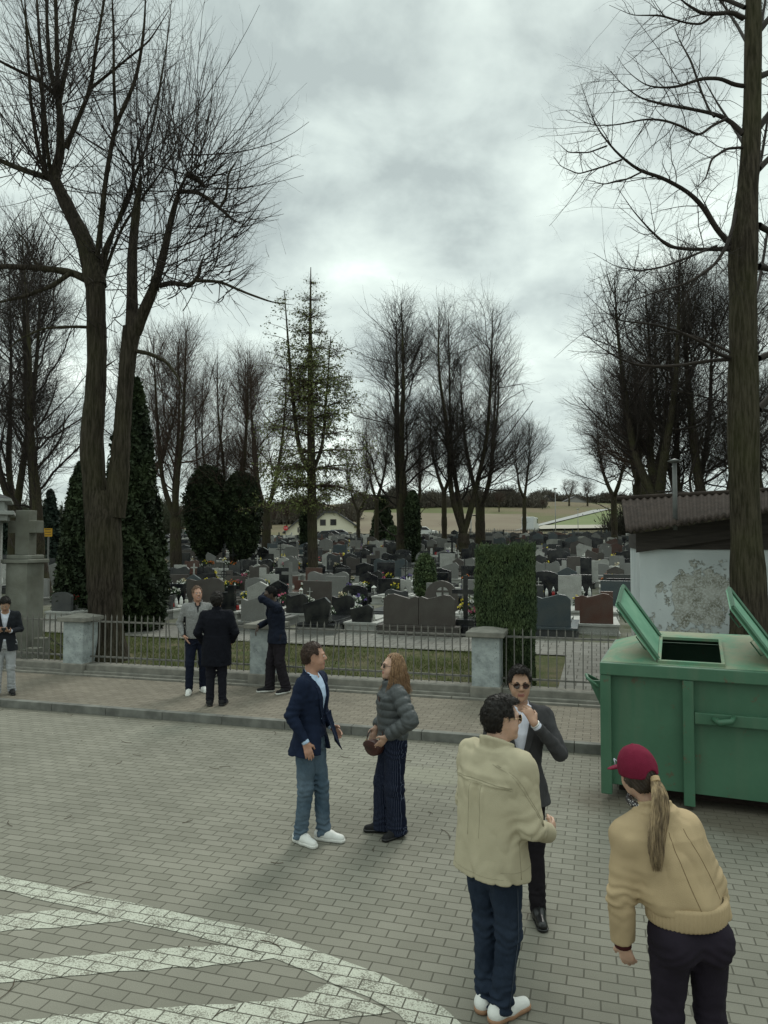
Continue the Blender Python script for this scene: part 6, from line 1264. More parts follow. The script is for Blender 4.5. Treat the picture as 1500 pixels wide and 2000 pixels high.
        def disp(P):
            q_ = P @ CREASE.T; r = wr * .55 * vnoise(P * (1, 1, .8), wrs * 1.3, 3) + wr * 1.15 * (np.clip(1 - 1.6 * np.abs(vnoise(q_, wrs * 1.15, 9)), 0, 1) ** 1.5 - .25) * np.clip(.6 + vnoise(P, .25, 31), 0, 1.2)
            for e, sh, w in ((s.elR, s.shR, s.wrR), (s.elL, s.shL, s.wrL)):            # folds gathered at the elbow
                q = np.linalg.norm(P - e, axis=-1); ax = (w - sh) / (np.linalg.norm(w - sh) + 1e-6); tt = P @ ax
                r = r + wr * .8 * np.exp(-(q / .10) ** 2) * np.sin(tt * 2 * math.pi / .052 + 3.2 * vnoise(P, .16, 4))
            if wrinkle is not None: r = r + wrinkle(P)
            return r
        if wr: F.band(disp)
        if vneck:                                # wedge opened down the front: (half width top, z bottom, z top)
            hw, zb, zt = vneck; c = np.array([*s.sp(1.3), 1.3])
            X = F.ax[0][:, None, None]; Y = F.ax[1][None, :, None]; Z = F.ax[2][None, None, :]; sx_, sy_ = s.sp(Z)
            wdt = hw * np.clip((Z - zb) / (zt - zb), 0, 1.3) ** .9; cutf = rmin([wdt - np.abs(X - sx_), np.broadcast_to(Y - sy_ - .015, F.D.shape), np.broadcast_to(Z - zb, F.D.shape)])
            F.D = np.maximum(F.D, cutf.astype(np.float32))
            if open_:                            # front edges swing apart below the button
                w2 = open_ * np.clip((zb - Z) / (zb - hem), 0, 1) + .004
                F.D = np.maximum(F.D, rmin([w2 - np.abs(X - sx_), np.broadcast_to(Y - sy_ - .04, F.D.shape), np.broadcast_to(zb - .1 - Z, F.D.shape)]).astype(np.float32))
        if shirt: pass
        return s.obj(name, F, m, mi)
    def lapels(s, m, hw, zb, zt, infl, wid=.045):
        """flat strips folded back along the opening"""
        for sx in (-1, 1):
            A, B = [], []
            for k in range(9):
                t = k / 8; z = zb + (zt - zb) * t; cx_, cy_ = s.sp(z); w = hw * t ** .9; pr = dict(); pf = np.array(s.torso_prof(infl, .8))
                ww = np.interp(z, pf[:, 0], pf[:, 1]); dd = np.interp(z, pf[:, 0], pf[:, 2]); oo = np.interp(z, pf[:, 0], pf[:, 3])
                def surf(x): return cy_ + oo + dd * max(0, 1 - (abs(x) / ww) ** 2.3) ** (1 / 2.3)
                x0 = w; x1 = w + wid * math.sin(math.pi * min(1, t * 1.15) * .62 + .15)
                A.append((cx_ + sx * x0, surf(x0) + .007, z)); B.append((cx_ + sx * x1, surf(x1) + .010, z))
            n = 9; V = A + B + [(p[0], p[1] - .008, p[2]) for p in A] + [(p[0], p[1] - .008, p[2]) for p in B]; f = []
            for i in range(n - 1):
                f += [(i, i+1, n+i+1, n+i), (2*n+i, 3*n+i, 3*n+i+1, 2*n+i+1), (n+i, n+i+1, 3*n+i+1, 3*n+i), (i, 2*n+i, 2*n+i+1, i+1)]
            s.raw('lapel', V, f, m, False)
    def trousers(s, m, infl=.012, waist=1.04, th=.092, kn=.066, an=.056, cuffz=.045, wr=.006, wrs=.11, res=.0085, seat=.0, sm=.05, hw=.158):
        pts = np.array([s.hipR, s.hipL, s.knR, s.knL, s.anR, s.anL]); lo = pts.min(0) - .16; hi = pts.max(0) + .17; hi[2] = waist + .03; lo[2] = 0
        F = Field(lo, hi, res)
        F.put(loft([(.84, hw * .95 + infl, .105 + infl + seat * .5, -seat * .4), (.92, hw + .006 + infl, .112 + infl + seat, -seat * .7), (1.0, hw - .008 + infl, .105 + infl + seat * .4, -seat * .3), (waist, hw - .022 + infl, .095 + infl, 0)], s.sp), .04)
        for hp, k, a in ((s.hipR, s.knR, s.anR), (s.hipL, s.knL, s.anL)):
            F.put(rc(hp, k, th + infl, kn + infl * .6), sm); e = a + (a - k) * ((a[2] - cuffz) / max(.05, (k[2] - a[2])))
            F.put(rc(k, e, kn + infl * .6, an + infl * .5, flat=True), .03)
        if seat:
            for hp in (s.hipR, s.hipL): F.put(el(hp + (0, -.055 - seat, -.02), (.085, .07, .10)), .05)
        sy = s.sp(.9)
        F.cut(lambda x, y, z: np.broadcast_to(np.maximum(cuffz - z, z - waist), F.D.shape))
        def disp(P):
            q_ = P @ CREASE.T; r = wr * .5 * vnoise(P * (1, 1, .7), wrs, 13) + wr * .8 * (np.clip(1 - 1.6 * np.abs(vnoise(q_, wrs, 19)), 0, 1) ** 1.5 - .25)
            for k, a in ((s.knR, s.anR), (s.knL, s.anL)):
                q = np.linalg.norm(P - k - (0, -.02, 0), axis=-1); r = r + wr * .6 * np.exp(-(q / .11) ** 2) * np.sin(P[:, 2] * 2 * math.pi / .06 + 3.4 * vnoise(P, .16, 6))
                q = np.linalg.norm(P - a, axis=-1); r = r + wr * .9 * np.exp(-(q / .13) ** 2) * np.sin(P[:, 2] * 2 * math.pi / .06 + 3.6 * vnoise(P, .13, 7))
            r = r + wr * .6 * np.exp(-((P[:, 2] - .86) / .07) ** 2) * np.sin((P[:, 2] + np.abs(P[:, 0]) * .6) * 2 * math.pi / .055)
            return r
        F.band(disp)
        return s.obj('trousers', F, m)
    def shoe(s, a, yaw, mu, ms, L=.285, W=.052, H=.085, sole=.026, laces=None, toe_up=0, pitch=0):
        """yaw: degrees the toe turns left"""
        c = np.array([a[0], a[1], 0.0]); Rz = rot(yaw)
        T = lambda p: c + Rz @ np.array(p, float)
        F = Field(c - (.26, .26, .03), c + (.26, .26, .2), .006); z0 = a[2] - .09 + .002
        F.put(rc(T((0, -.045, .045)), T((0, .05, .048)), .045, .044), .03); F.put(rc(T((0, .05, .044)), T((.0, L - .115, .032)), .044, .036), .03)
        F.put(rc(T((0, -.03, .06)), T((0, -.02, H)), .040, .040, flat=True), .03); F.put(rc(T((0, .0, .075)), T((0, .08, .055)), .03, .026), .03)
        F.D = np.maximum(F.D, np.broadcast_to((.012 - F.ax[2])[None, None, :], F.D.shape).astype(np.float32))
        o = s.obj('shoe', F, mu, post=lambda V: V + (0, 0, z0))
        F = Field(c - (.26, .26, .03), c + (.26, .26, .1), .006)
        F.put(rc(T((0, -.045, .02)), T((0, .05, .02)), .047, .045), .02); F.put(rc(T((0, .05, .02)), T((0, L - .115, .02)), .046, .043), .02)
        F.cut(lambda x, y, z: np.broadcast_to(np.maximum(-z, z - sole), F.D.shape))
        s.obj('sole', F, ms, parent=o, post=lambda V: V + (0, 0, z0))
        if laces:
            b = MB()
            for k in range(4):
                y = .055 + k * .02; zt = .101 - k * .0095 + z0; b.tube([T((-.024, y, zt - .012)) * s.h, T((0, y + .006, zt)) * s.h, T((.024, y, zt - .012)) * s.h], .0028 * s.h, 6)
            b.build('laces', laces, o, True)
        return o
    def glasses(s, mf, ml, kind='round'):
        b = MB(); H = s.H; h = s.h
        for sx in (-1, 1):
            r = []
            for k in range(17):
                a = 2 * math.pi * k / 16; r.append(H((sx * (.032 + .025 * math.cos(a)), .107 - .006 * abs(math.cos(a)), 1.688 + .019 * math.sin(a))) * h)
            b.tube(r, .0018 * h, 5)
            b.tube([H((sx * .057, .101, 1.692)) * h, H((sx * .079, .06, 1.693)) * h, H((sx * .084, -.005, 1.692)) * h, H((sx * .083, -.02, 1.68)) * h], .0017 * h, 5)
        b.tube([H((-.008, .108, 1.692)) * h, H((.008, .108, 1.692)) * h], .0018 * h, 5)
        g = b.build('sunglasses', mf, s.root, True)
        for sx in (-1, 1):
            bb = MB(); ring = [H((sx * (.032 + .024 * math.cos(2 * math.pi * k / 16)), .107 - .006 * abs(math.cos(2 * math.pi * k / 16)), 1.688 + .018 * math.sin(2 * math.pi * k / 16))) * h for k in range(16)]
            back = [p - np.array(s.HR @ np.array((0, .002, 0))) for p in ring]; bb.add([*ring, *back], [tuple(range(16)), tuple(range(31, 15, -1))] + [(i, 16 + i, 16 + (i + 1) % 16, (i + 1) % 16) for i in range(16)])
            bb.build('lens', ml, g)
def strands(s, root_pts, paths, r, m, name, parent=None, sides=5):
    pass
SK1 = skin('skin_fair', (.47, .29, .21), (.36, .15, .12)); SK2 = skin('skin_tan', (.36, .21, .14), (.26, .11, .09)); SK3 = skin('skin_brown', (.07, .045, .032), (.06, .03, .025)); SK4 = skin('skin_ruddy', (.42, .23, .16), (.33, .13, .11))
DARKHAIR = mat('dark_hair', (.012, .009, .007), .55, .4, 60, bump=.003, bscale=160, stretch=(1, 1, .3))
BROWNHAIR = mat('brown_hair', (.045, .026, .018), .5, .4, 60, bump=.003, bscale=160, stretch=(1, 1, .3))
NAVY = fab('navy_wool', (.010, .013, .024)); NAVY2 = fab('blazer_navy', (.010, .016, .036)); BLACKC = fab('black_coat_wool', (.0065, .007, .011)); CHAR = fab('charcoal_suit', (.046, .045, .047)); DARKT = fab('dark_trousers', (.012, .012, .017))
WHITE = fab('white_shirt', (.55, .58, .66)); LBLUE = fab('pale_blue_shirt', (.42, .53, .68)); BLACK = mat('black_leather', (.008, .008, .008), .3, 0, spec=.5); RUBW = mat('white_rubber', (.62, .62, .58), .6, .06, 20); WLEA = mat('white_leather', (.66, .66, .63), .5, .05, 15, bump=.001, bscale=90)
BLSU = mat('black_suede', (.012, .012, .013), .85, .2, 30); GLS = mat('dark_lens', (.008, .007, .007), .08, 0, spec=.6); MET = mat('gold_wire', (.55, .42, .25), .3, 0, metal=.9); BFR = mat('black_frame', (.01, .01, .01), .3, 0)
def denim(name, c1, c2, lo=.3, hi=.7):
    g = NT(name); c = g.mix(g.ramp(g.noise(4.5, 4), [(lo, 0.0), (hi, 1.0)]), c1, c2); c = g.mix(.35, c, g.ramp(g.noise(260, 2, vec=g.mapping(scale=(1, 1, .25))), [(.3, .4), (.7, 1.0)]), 'MULTIPLY')
    g.lk.new(c, g.b.inputs['Base Color']); g.b.inputs['Roughness'].default_value = .9; g.b.inputs['Specular IOR Level'].default_value = .1; g.bump(g.noise(200, 3), .001); return g.m
JEAN = denim('mid_denim', (.050, .082, .115), (.125, .170, .215)); JEAND = denim('dark_denim', (.013, .020, .035), (.030, .042, .066))
def at_ground(px, py, z=0): return gp(px, py, z)
from mathutils.bvhtree import BVHTree
def seam(P_, pts, r, m, parent, dirv=(0, 1, 0)):
    """a stitched line laid on the cloth: points are pushed along dirv onto the garment's surface"""
    me = parent.data if parent.type == 'MESH' else None
    if me is not None:
        if 'bvh' not in BV or BV['bvh'][0] != me.name: BV['bvh'] = (me.name, BVHTree.FromPolygons([v.co.copy() for v in me.vertices], [tuple(p.vertices) for p in me.polygons]))
        d = Vector(dirv).normalized(); out_ = []
        for p in pts:
            p = Vector(np.array(p) * P_.h); hit = BV['bvh'][1].ray_cast(p - d * .6, d)
            if hit[0] is not None: out_.append(np.array(hit[0] - d * .0005))
        pts = out_
    else: pts = [np.array(p) * P_.h for p in pts]
    if len(pts) < 2: return
    b = MB(); b.tube(pts, r * P_.h, 5); return b.build('seam', m, parent, True)
BV = {}
# --- man at the left edge looking at his phone
def person_phone():
    x, y, z = gp(8, 1357, .115)
    p = Person((x, y, z), -68, 1.66, 'man in black blazer and light grey trousers bowed over his phone at the left edge', head=(0, -38, 0), head_off=(0, .03, -.005), lean=(0, .03),
               elR=(.25, .02, 1.18), wrR=(.08, .24, 1.17), elL=(-.25, .02, 1.18), wrL=(-.10, .25, 1.17), anR=(.12, .02, .09), anL=(-.12, -.04, .09))
    p.body(SK2, ('fist', 'fist'), handkw=({'dir': (-.35, .8, .25), 'nrm': (-.4, 0, .9), 'curl': .7}, {'dir': (.45, .7, .2), 'nrm': (.3, 0, .95), 'curl': .8}))
    p.hair(DARKHAIR, vol=.016, top=.012); p.brows(DARKHAIR); p.eyes()
    p.top('jacket', fab('blazer_charcoal', (.016, .018, .022)), infl=.026, hem=.80, vneck=(.075, 1.12, 1.5), open_=.05, cuff=(.93, .93)); p.lapels(MATS['blazer_charcoal'], .075, 1.12, 1.49, .026)
    p.top('shirt', WHITE, infl=.008, hem=.98, sl=(.05, .042, .034), cuff=(1.04, 1.04), wr=.002, collar=(.064, .03, .006, 20), flare=0)
    p.trousers(fab('grey_trousers', (.33, .34, .35), sc=9), kn=.062, an=.062, infl=.014, wr=.008)
    for a, yw in ((p.anR, -12), (p.anL, 14)): p.shoe(a, yw, BLSU, BLACK, H=.13)
    ph = MB(); ph.box(-.037, .037, -.005, .005, -.075, .075, b=.003); c = (p.wrR + p.wrL) / 2 + (0, .09, .035)
    o = ph.build('phone', mat('phone_black', (.01, .01, .012), .2, 0, spec=.6)); o.matrix_world = p.root.matrix_basis @ Matrix.Translation(Vector(c * p.h)) @ Matrix.Rotation(R_(-55), 4, 'X')
    tag(o, 'dark mobile phone held in both hands by the man at the left edge', 'phone')
person_phone()
# --- smiling man in grey fleece
def person_fleece():
    x, y, z = gp(384, 1353, .115)
    p = Person((x, y, z), -72, 1.80, 'smiling older man in grey zip fleece, navy trousers and white running shoes', head=(8, 0, 4), w=1.03,
               elR=(.29, -.05, 1.17), wrR=(.22, .10, .98), elL=(-.30, -.06, 1.17), wrL=(-.22, .08, .97), anR=(.13, .08, .09), anL=(-.11, -.08, .09), knR=(.12, .06, .5))
    p.body(SK4, ('flat', 'flat'), handkw=({'dir': (-.5, .35, -.8), 'nrm': (-.6, 0, .1)}, {'dir': (.5, .35, -.8), 'nrm': (.6, 0, .1)}))
    gh_ = mat('greying_hair', (.17, .11, .075), .6, .4, 50, bump=.003, bscale=160)
    p.hair(gh_, vol=.010, front=.05, fz=1.765, recede=.02); p.brows(gh_); p.eyes((.08, .10, .13))
    t = MB(); t.tube([p.H((sx, .1045 - abs(sx) * .35, 1.617 + abs(sx) * .18)) * p.h for sx in (-.017, -.009, 0, .009, .017)], .0032 * p.h, 6); t.build('teeth', mat('teeth', (.6, .56, .5), .4, 0), p.bodyo, True)
    FL = fab('grey_fleece', (.205, .205, .20), sc=60, var=.2); FK = fab('black_fleece', (.012, .012, .013))
    def mi(c): return (((np.abs(c[:, 0]) > .190) & (np.abs(c[:, 0]) < .225) & (c[:, 2] < 1.30) & (c[:, 2] > .96) & (c[:, 1] > -.05)) | ((np.abs(c[:, 0]) < .045) & (c[:, 2] > 1.46) & (c[:, 1] > .0))).astype(int)
    p.top('fleece', [FL, FK], infl=.034, hem=.93, sl=(.070, .058, .046), collar=(.075, .055, .009, 24), vneck=(.035, 1.34, 1.55), mi=mi, flare=.0, waist=.0, wr=.007, belly=.012)
    p.top('undershirt', fab('dark_tee', (.03, .03, .033)), infl=.006, hem=.98, sl=(.048, .04, .03), cuff=(.8, .8), wr=0, flare=0)
    p.trousers(fab('navy_chinos', (.010, .013, .026)), infl=.012, wr=.007)
    for a, yw in ((p.anR, -10), (p.anL, 12)): p.shoe(a, yw, WLEA, RUBW, sole=.034, laces=WLEA)
person_fleece()
# --- person in the long dark coat seen from behind
def person_coat():
    x, y, z = gp(422, 1378, .115)
    p = Person((x, y, z), 97, 1.76, 'person in a knee-length dark navy coat seen from behind, hands in pockets', head=(-8, 2, 0), w=1.08,
               elR=(.30, -.06, 1.17), wrR=(.23, .12, 1.0), elL=(-.30, -.06, 1.17), wrL=(-.23, .12, 1.0), anR=(.10, 0, .09), anL=(-.10, 0, .09), knR=(.09, .01, .5), knL=(-.09, .01, .5))
    p.body(SK2, ('flat', 'flat'), handkw=({'dir': (-.3, .5, -.8)}, {'dir': (.3, .5, -.8)}))
    p.hair(DARKHAIR, vol=.022, top=.012, nape=1.58, noise=.008, ns=.03)
    def skirt(F): F.put(loft([(.64, .205, .155, -.01), (.9, .21, .155, 0), (1.1, .20, .145, 0)], p.sp), .04)
    p.top('coat', BLACKC, infl=.04, hem=.655, sl=(.076, .061, .050), collar=(.07, .05, .012, 30), extra=skirt, flare=.01, waist=0, wr=.006, vneck=(.06, 1.2, 1.5))
    p.trousers(DARKT, infl=.012); [p.shoe(a, yw, BLSU, BLACK, sole=.03) for a, yw in ((p.anR, -14), (p.anL, 12))]
person_coat()
# --- person shielding the face with one arm, other hand on the pillar
def person_arm():
    x, y, z = gp(541, 1352, .115)
    p = Person((x, y, z), 205, 1.80, 'person in dark navy suit hiding the face behind a raised arm beside the middle pillar', head=(0, -16, -8), lean=(0, .06), w=1.05, head_off=(0, .03, 0),
               elL=(-.10, .30, 1.60), wrL=(.17, .17, 1.66), elR=(.30, .02, 1.20), wrR=(.24, .27, 1.10), anR=(.10, .10, .09), anL=(-.12, -.12, .09), knR=(.10, .08, .5), knL=(-.1, -.02, .5))
    p.body(SK3, ('relax', 'relax'), handkw=({'dir': (.02, .35, -.8), 'nrm': (-.2, -.8, -.3), 'curl': .35, 'spread': .25}, {'dir': (.8, -.45, .1), 'nrm': (-.2, -.9, .1), 'curl': .6}))
    p.hair(mat('black_coily_hair', (.006, .005, .005), .8, .3, 90, bump=.004, bscale=140), vol=.010, fz=1.76, noise=.004)
    p.top('jacket', NAVY, infl=.032, hem=.84, sl=(.076, .062, .048), collar=(.068, .03, .009, 30), flare=.012, wr=.010, vneck=(.06, 1.15, 1.5), cuff=(.96, .96))
    p.top('shirt', fab('black_shirt', (.012, .012, .014)), infl=.008, hem=.98, sl=(.05, .042, .034), cuff=(1.0, 1.0), wr=0, flare=0)
    p.trousers(fab('aubergine_trousers', (.018, .015, .019)), infl=.022, kn=.075, an=.075, wr=.009)
    for a, yw in ((p.anR, -6), (p.anL, 26)): p.shoe(a, yw, BLSU, RUBW, sole=.028, L=.30)
person_arm()
# --- man in navy blazer and jeans
def person_blazer():
    x, y, z = gp(604, 1643)
    p = Person((x, y, z), -20, 1.77, 'man in navy blazer, pale blue shirt, faded jeans and white sneakers', head=(26, -2, 0), lean=(0, .02), w=1.0,
               elR=(.245, -.07, 1.18), wrR=(.225, .07, .955), elL=(-.23, -.0, 1.18), wrL=(-.20, .13, 1.0), anR=(.055, -.06, .09), anL=(-.07, .11, .09), knR=(.075, .0, .5), knL=(-.08, .08, .5))
    p.body(SK4, ('relax', 'relax'), handkw=({'dir': (-.05, .28, -.9), 'nrm': (-.6, -.5, 0), 'curl': .3, 'spread': .2}, {'dir': (.1, .7, -.5), 'nrm': (.8, 0, 0), 'curl': .6}))
    p.hair(BROWNHAIR, vol=.007, front=.042, fz=1.758, recede=.028, noise=.003); p.brows(BROWNHAIR); p.eyes()
    p.top('jacket', NAVY2, infl=.026, hem=.82, sl=(.070, .057, .043), cuff=(.95, .95), vneck=(.085, 1.06, 1.5), open_=.10, flare=.036, wr=.008, waist=.014, collar=(.074, .022, .008, 48)); p.lapels(NAVY2, .085, 1.06, 1.47, .026, .05)
    b = MB(); b.add([np.array(q) * p.h for q in ((-.10, .17, 1.18), (-.02, .16, 1.16), (-.01, .25, .96), (-.09, .29, .83), (-.17, .18, .88), (-.10, .162, 1.18), (-.02, .152, 1.16), (-.015, .242, .955), (-.09, .28, .83), (-.17, .172, .88))], [(0,1,2,3,4),(9,8,7,6,5),(0,5,6,1),(1,6,7,2),(2,7,8,3),(3,8,9,4),(4,9,5,0)])
    b.build('jacket_flap', NAVY2, p.root)
    p.top('shirt', LBLUE, infl=.010, hem=.96, sl=(.052, .043, .035), cuff=(1.05, 1.05), wr=.003, collar=(.063, .034, .006, 22), flare=0)
    p.trousers(JEAN, infl=.010, an=.058, wr=.009, seat=.0, hw=.15)
    for a, yw in ((p.anR, -22), (p.anL, 2)): p.shoe(a, yw, WLEA, RUBW, laces=WLEA, sole=.03)
person_blazer()
# --- woman in grey puffer jacket
def person_puffer():
    x, y, z = gp(768, 1629)
    p = Person((x, y, z), 193, 1.64, 'woman in grey puffer jacket and pinstriped navy trousers with long wavy hair', head=(4, 4, 0), w=.90,
               elL=(-.32, -.10, 1.20), wrL=(-.19, .11, 1.03), elR=(.27, -.04, 1.2), wrR=(.17, .14, 1.03), anL=(-.08, -.02, .09), anR=(.09, .09, .09), knL=(-.09, .01, .5), knR=(.10, .08, .5))
    p.body(SK1, ('flat', 'flat'), neck=.048, handkw=({'dir': (-.3, .4, -.8)}, {'dir': (.35, .5, -.7), 'nrm': (.6, 0, .2)}))
    p.brows(BROWNHAIR); p.glasses(BFR, GLS)
    PF = mat('puffer_nylon', (.062, .068, .070), .5, .12, 8, bump=.003, bscale=30, spec=.35)
    p.top('puffer_jacket', PF, infl=.046, hem=.96, sl=(.086, .080, .062), puff=(.011, .078), cuff=(.97, .97), collar=(.082, .055, .022, 16), flare=-.02, waist=0, wr=.006, wrs=.06, shk=.05)
    g = NT('pinstripe'); sx = g.nd.new('ShaderNodeSeparateXYZ'); g.lk.new(g.tc.outputs['Object'], sx.inputs[0])
    st_ = g.math('SINE', g.math('MULTIPLY', g.math('ADD', sx.outputs[0], g.math('MULTIPLY', sx.outputs[1], .8)), 2 * math.pi / .016)); c = g.mix(g.ramp(st_, [(.88, 0.0), (.97, .75)]), (.0085, .011, .024), (.10, .12, .17))
    g.lk.new(c, g.b.inputs['Base Color']); g.b.inputs['Roughness'].default_value = .9; g.b.inputs['Specular IOR Level'].default_value = .1
    p.trousers(g.m, infl=.016, th=.094, kn=.088, an=.092, cuffz=.03, wr=.008, waist=1.05, hw=.155)
    for a, yw in ((p.anR, -10), (p.anL, 30)): p.shoe(a, yw, BLSU, BLACK, sole=.03, L=.27)
    WH = mat('wavy_hair', (.10, .052, .028), .45, col2=(.36, .22, .12), scale=9, stretch=(14, 14, 1), detail=3, bump=.002, bscale=80)
    H = p.H; c = H((0, -.01, 1.69)); F = Field(c + (-.17, -.2, -.33), c + (.17, .16, .14), .0055); R = p.HR
    F.put(el(H((0, -.018, 1.70)), (.086, .108, .115), R), .02)
    for sx_ in (-1, 1): F.put(rc(H((sx_ * .055, .01, 1.73)), H((sx_ * .088, -.025, 1.52)), .04, .045, n=(1, 0, 0), s=.7), .03)
    F.put(rc(H((0, -.07, 1.68)), H((0, -.13, 1.44)), .085, .09, n=(0, 1, 0), s=.55), .04)
    P = F.grid(); Q = (P - p.hp) @ R + (0, 0, 1.575); X, Y, Z = Q[..., 0], Q[..., 1], Q[..., 2]
    F.D = np.maximum(F.D, rmin([Y - .030 - .25 * np.clip(Z - 1.75, 0, .1), 1.795 - Z - .35 * np.abs(X), .2 - Y]).astype(np.float32))
    F.band(lambda q: .009 * np.sin(np.arctan2(q[:, 1] - c[1] + .05, q[:, 0] - c[0]) * 26 + 9 * np.sin(q[:, 2] * 24)) * .8 + .004 * vnoise(q, .05, 2), .02)
    hr = p.obj('hair', F, WH)
    r = np.random.default_rng(3); M_ = 620; a = r.uniform(-math.pi * .98, .12 * math.pi, M_) ; a = r.uniform(.13, .87, M_) * 2 * math.pi - math.pi / 2 * 0
    ang = np.pi / 2 + (r.random(M_) - .5) * 0; th_ = r.uniform(-1, 1, M_) * 2.45; n = 12; P = np.zeros((M_, n, 3)); L = r.uniform(.30, .45, M_)
    for k in range(n):
        t = k / (n - 1); rad = .088 + .055 * np.clip(t, 0, 1) ** .8 + .012 * r.normal(size=M_) * t; wv = .014 * np.sin(t * 15 + th_ * 5 + r.normal(0, .15, M_)) * min(1, t * 2)
        x_ = np.sin(th_) * (rad * .95 + wv); y_ = -np.cos(th_) * (rad * 1.1 + wv) - .02 - .02 * t; z_ = 1.755 - L * t
        fw = np.clip(y_ - .03, 0, 1); y_ = y_ - fw * (1 - t) * 1.0
        P[:, k] = np.stack([x_, y_, z_], 1)
    Pw = p.hp + (P - (0, 0, 1.575)) @ p.HR.T; rad = np.linspace(1, .35, n)[None, :] * r.uniform(.0022, .0045, M_)[:, None]
    V, Q = tubes_np(Pw, rad, 4); p.raw('locks', V, Q, WH, True, hr)
    # handbag on a strap
    bag = empty('handbag', (0, 0, 0), 0, 'small round dark brown leather handbag hanging at the puffer-jacket woman\'s hip', 'handbag')
    bag.matrix_world = p.root.matrix_basis @ Matrix.Translation(Vector(np.array((-.03, .21, .90)) * p.h)) @ Matrix.Rotation(R_(28), 4, 'Z')
    LE = mat('brown_leather', (.055, .022, .018), .45, .25, 12, bump=.001, bscale=90); out_ = [(.105 * math.cos(t) , .085 * math.sin(t) * (1 if math.sin(t) < 0 else .55)) for t in np.linspace(0, 2 * math.pi, 25)[:-1]]
    bb = MB(); bb.prism(out_, -.035, .035, b=.012); bb.build('pouch', LE, bag, True)
    bb = MB(); bb.prism([(x * 1.02, z * 1.03 + .004) for x, z in out_ if z > -.03], -.041, .041, b=.006); bb.build('flap', LE, bag, True)
    bb = MB(); bb.tube([(-.10, 0, .03), (-.09, -.03, .12), (-.06, -.05, .30), (-.03, -.03, .45)], .005, 6); bb.tube([(.10, 0, .03), (.105, -.02, .08), (.11, -.06, .12)], .005, 6); bb.build('strap', LE, bag, True)
    bb = MB(); bb.box(.095, .108, -.008, .008, .02, .04, b=.002); bb.build('buckle', MET, bag)
person_puffer()
# --- man in charcoal suit smoking, behind the man in beige
def person_suit():
    x, y, z = gp(1018, 1775)
    p = Person((x, y, z), -100, 1.76, 'man in charcoal suit and dark sunglasses with his hand at his mouth', head=(6, -4, 0),
               elL=(-.29, .12, 1.20), wrL=(-.10, .24, 1.44), elR=(.25, -.02, 1.17), wrR=(.22, .10, .95), anL=(-.12, .10, .09), anR=(.10, -.1, .09))
    p.body(SK2, ('relax', 'fist'), handkw=({}, {'dir': (.45, -.25, .85), 'nrm': (.5, -.75, 0), 'curl': .75}))
    p.hair(DARKHAIR, vol=.014, top=.020, fz=1.765); p.brows(DARKHAIR); p.glasses(BFR, mat('brown_lens', (.03, .012, .008), .1, 0, spec=.6))
    p.top('jacket', CHAR, infl=.024, hem=.80, vneck=(.085, 1.10, 1.5), open_=.05, cuff=(.9, .88), flare=.03, waist=.016, collar=(.074, .022, .008, 48)); p.lapels(CHAR, .085, 1.10, 1.47, .024)
    p.top('shirt', fab('white_cotton', (.62, .63, .72)), infl=.008, hem=.96, sl=(.052, .043, .034), cuff=(1.0, .98), wr=.003, collar=(.063, .034, .006, 20), flare=0)
    p.trousers(fab('black_suit_trousers', (.010, .008, .010)), infl=.008)
    for a, yw in ((p.anR, -12), (p.anL, 8)): p.shoe(a, yw, BLACK, BLACK, L=.30, laces=BLACK, sole=.02)
    w = p.elL + (p.wrL - p.elL) * 1.0; d = (p.wrL - p.elL) / np.linalg.norm(p.wrL - p.elL); b = MB()
    ring = [(w - d * .012 + .031 * (math.cos(t) * np.cross(d, (0, 0, 1)) / np.linalg.norm(np.cross(d, (0, 0, 1))) + math.sin(t) * np.cross(d, np.cross(d, (0, 0, 1))) / np.linalg.norm(np.cross(d, (0, 0, 1))))) * p.h for t in np.linspace(0, 2 * math.pi, 17)]
    b.tube(ring, .006, 6); b.build('wristwatch', mat('steel', (.5, .5, .48), .3, 0, metal=.9), p.root, True)
person_suit()
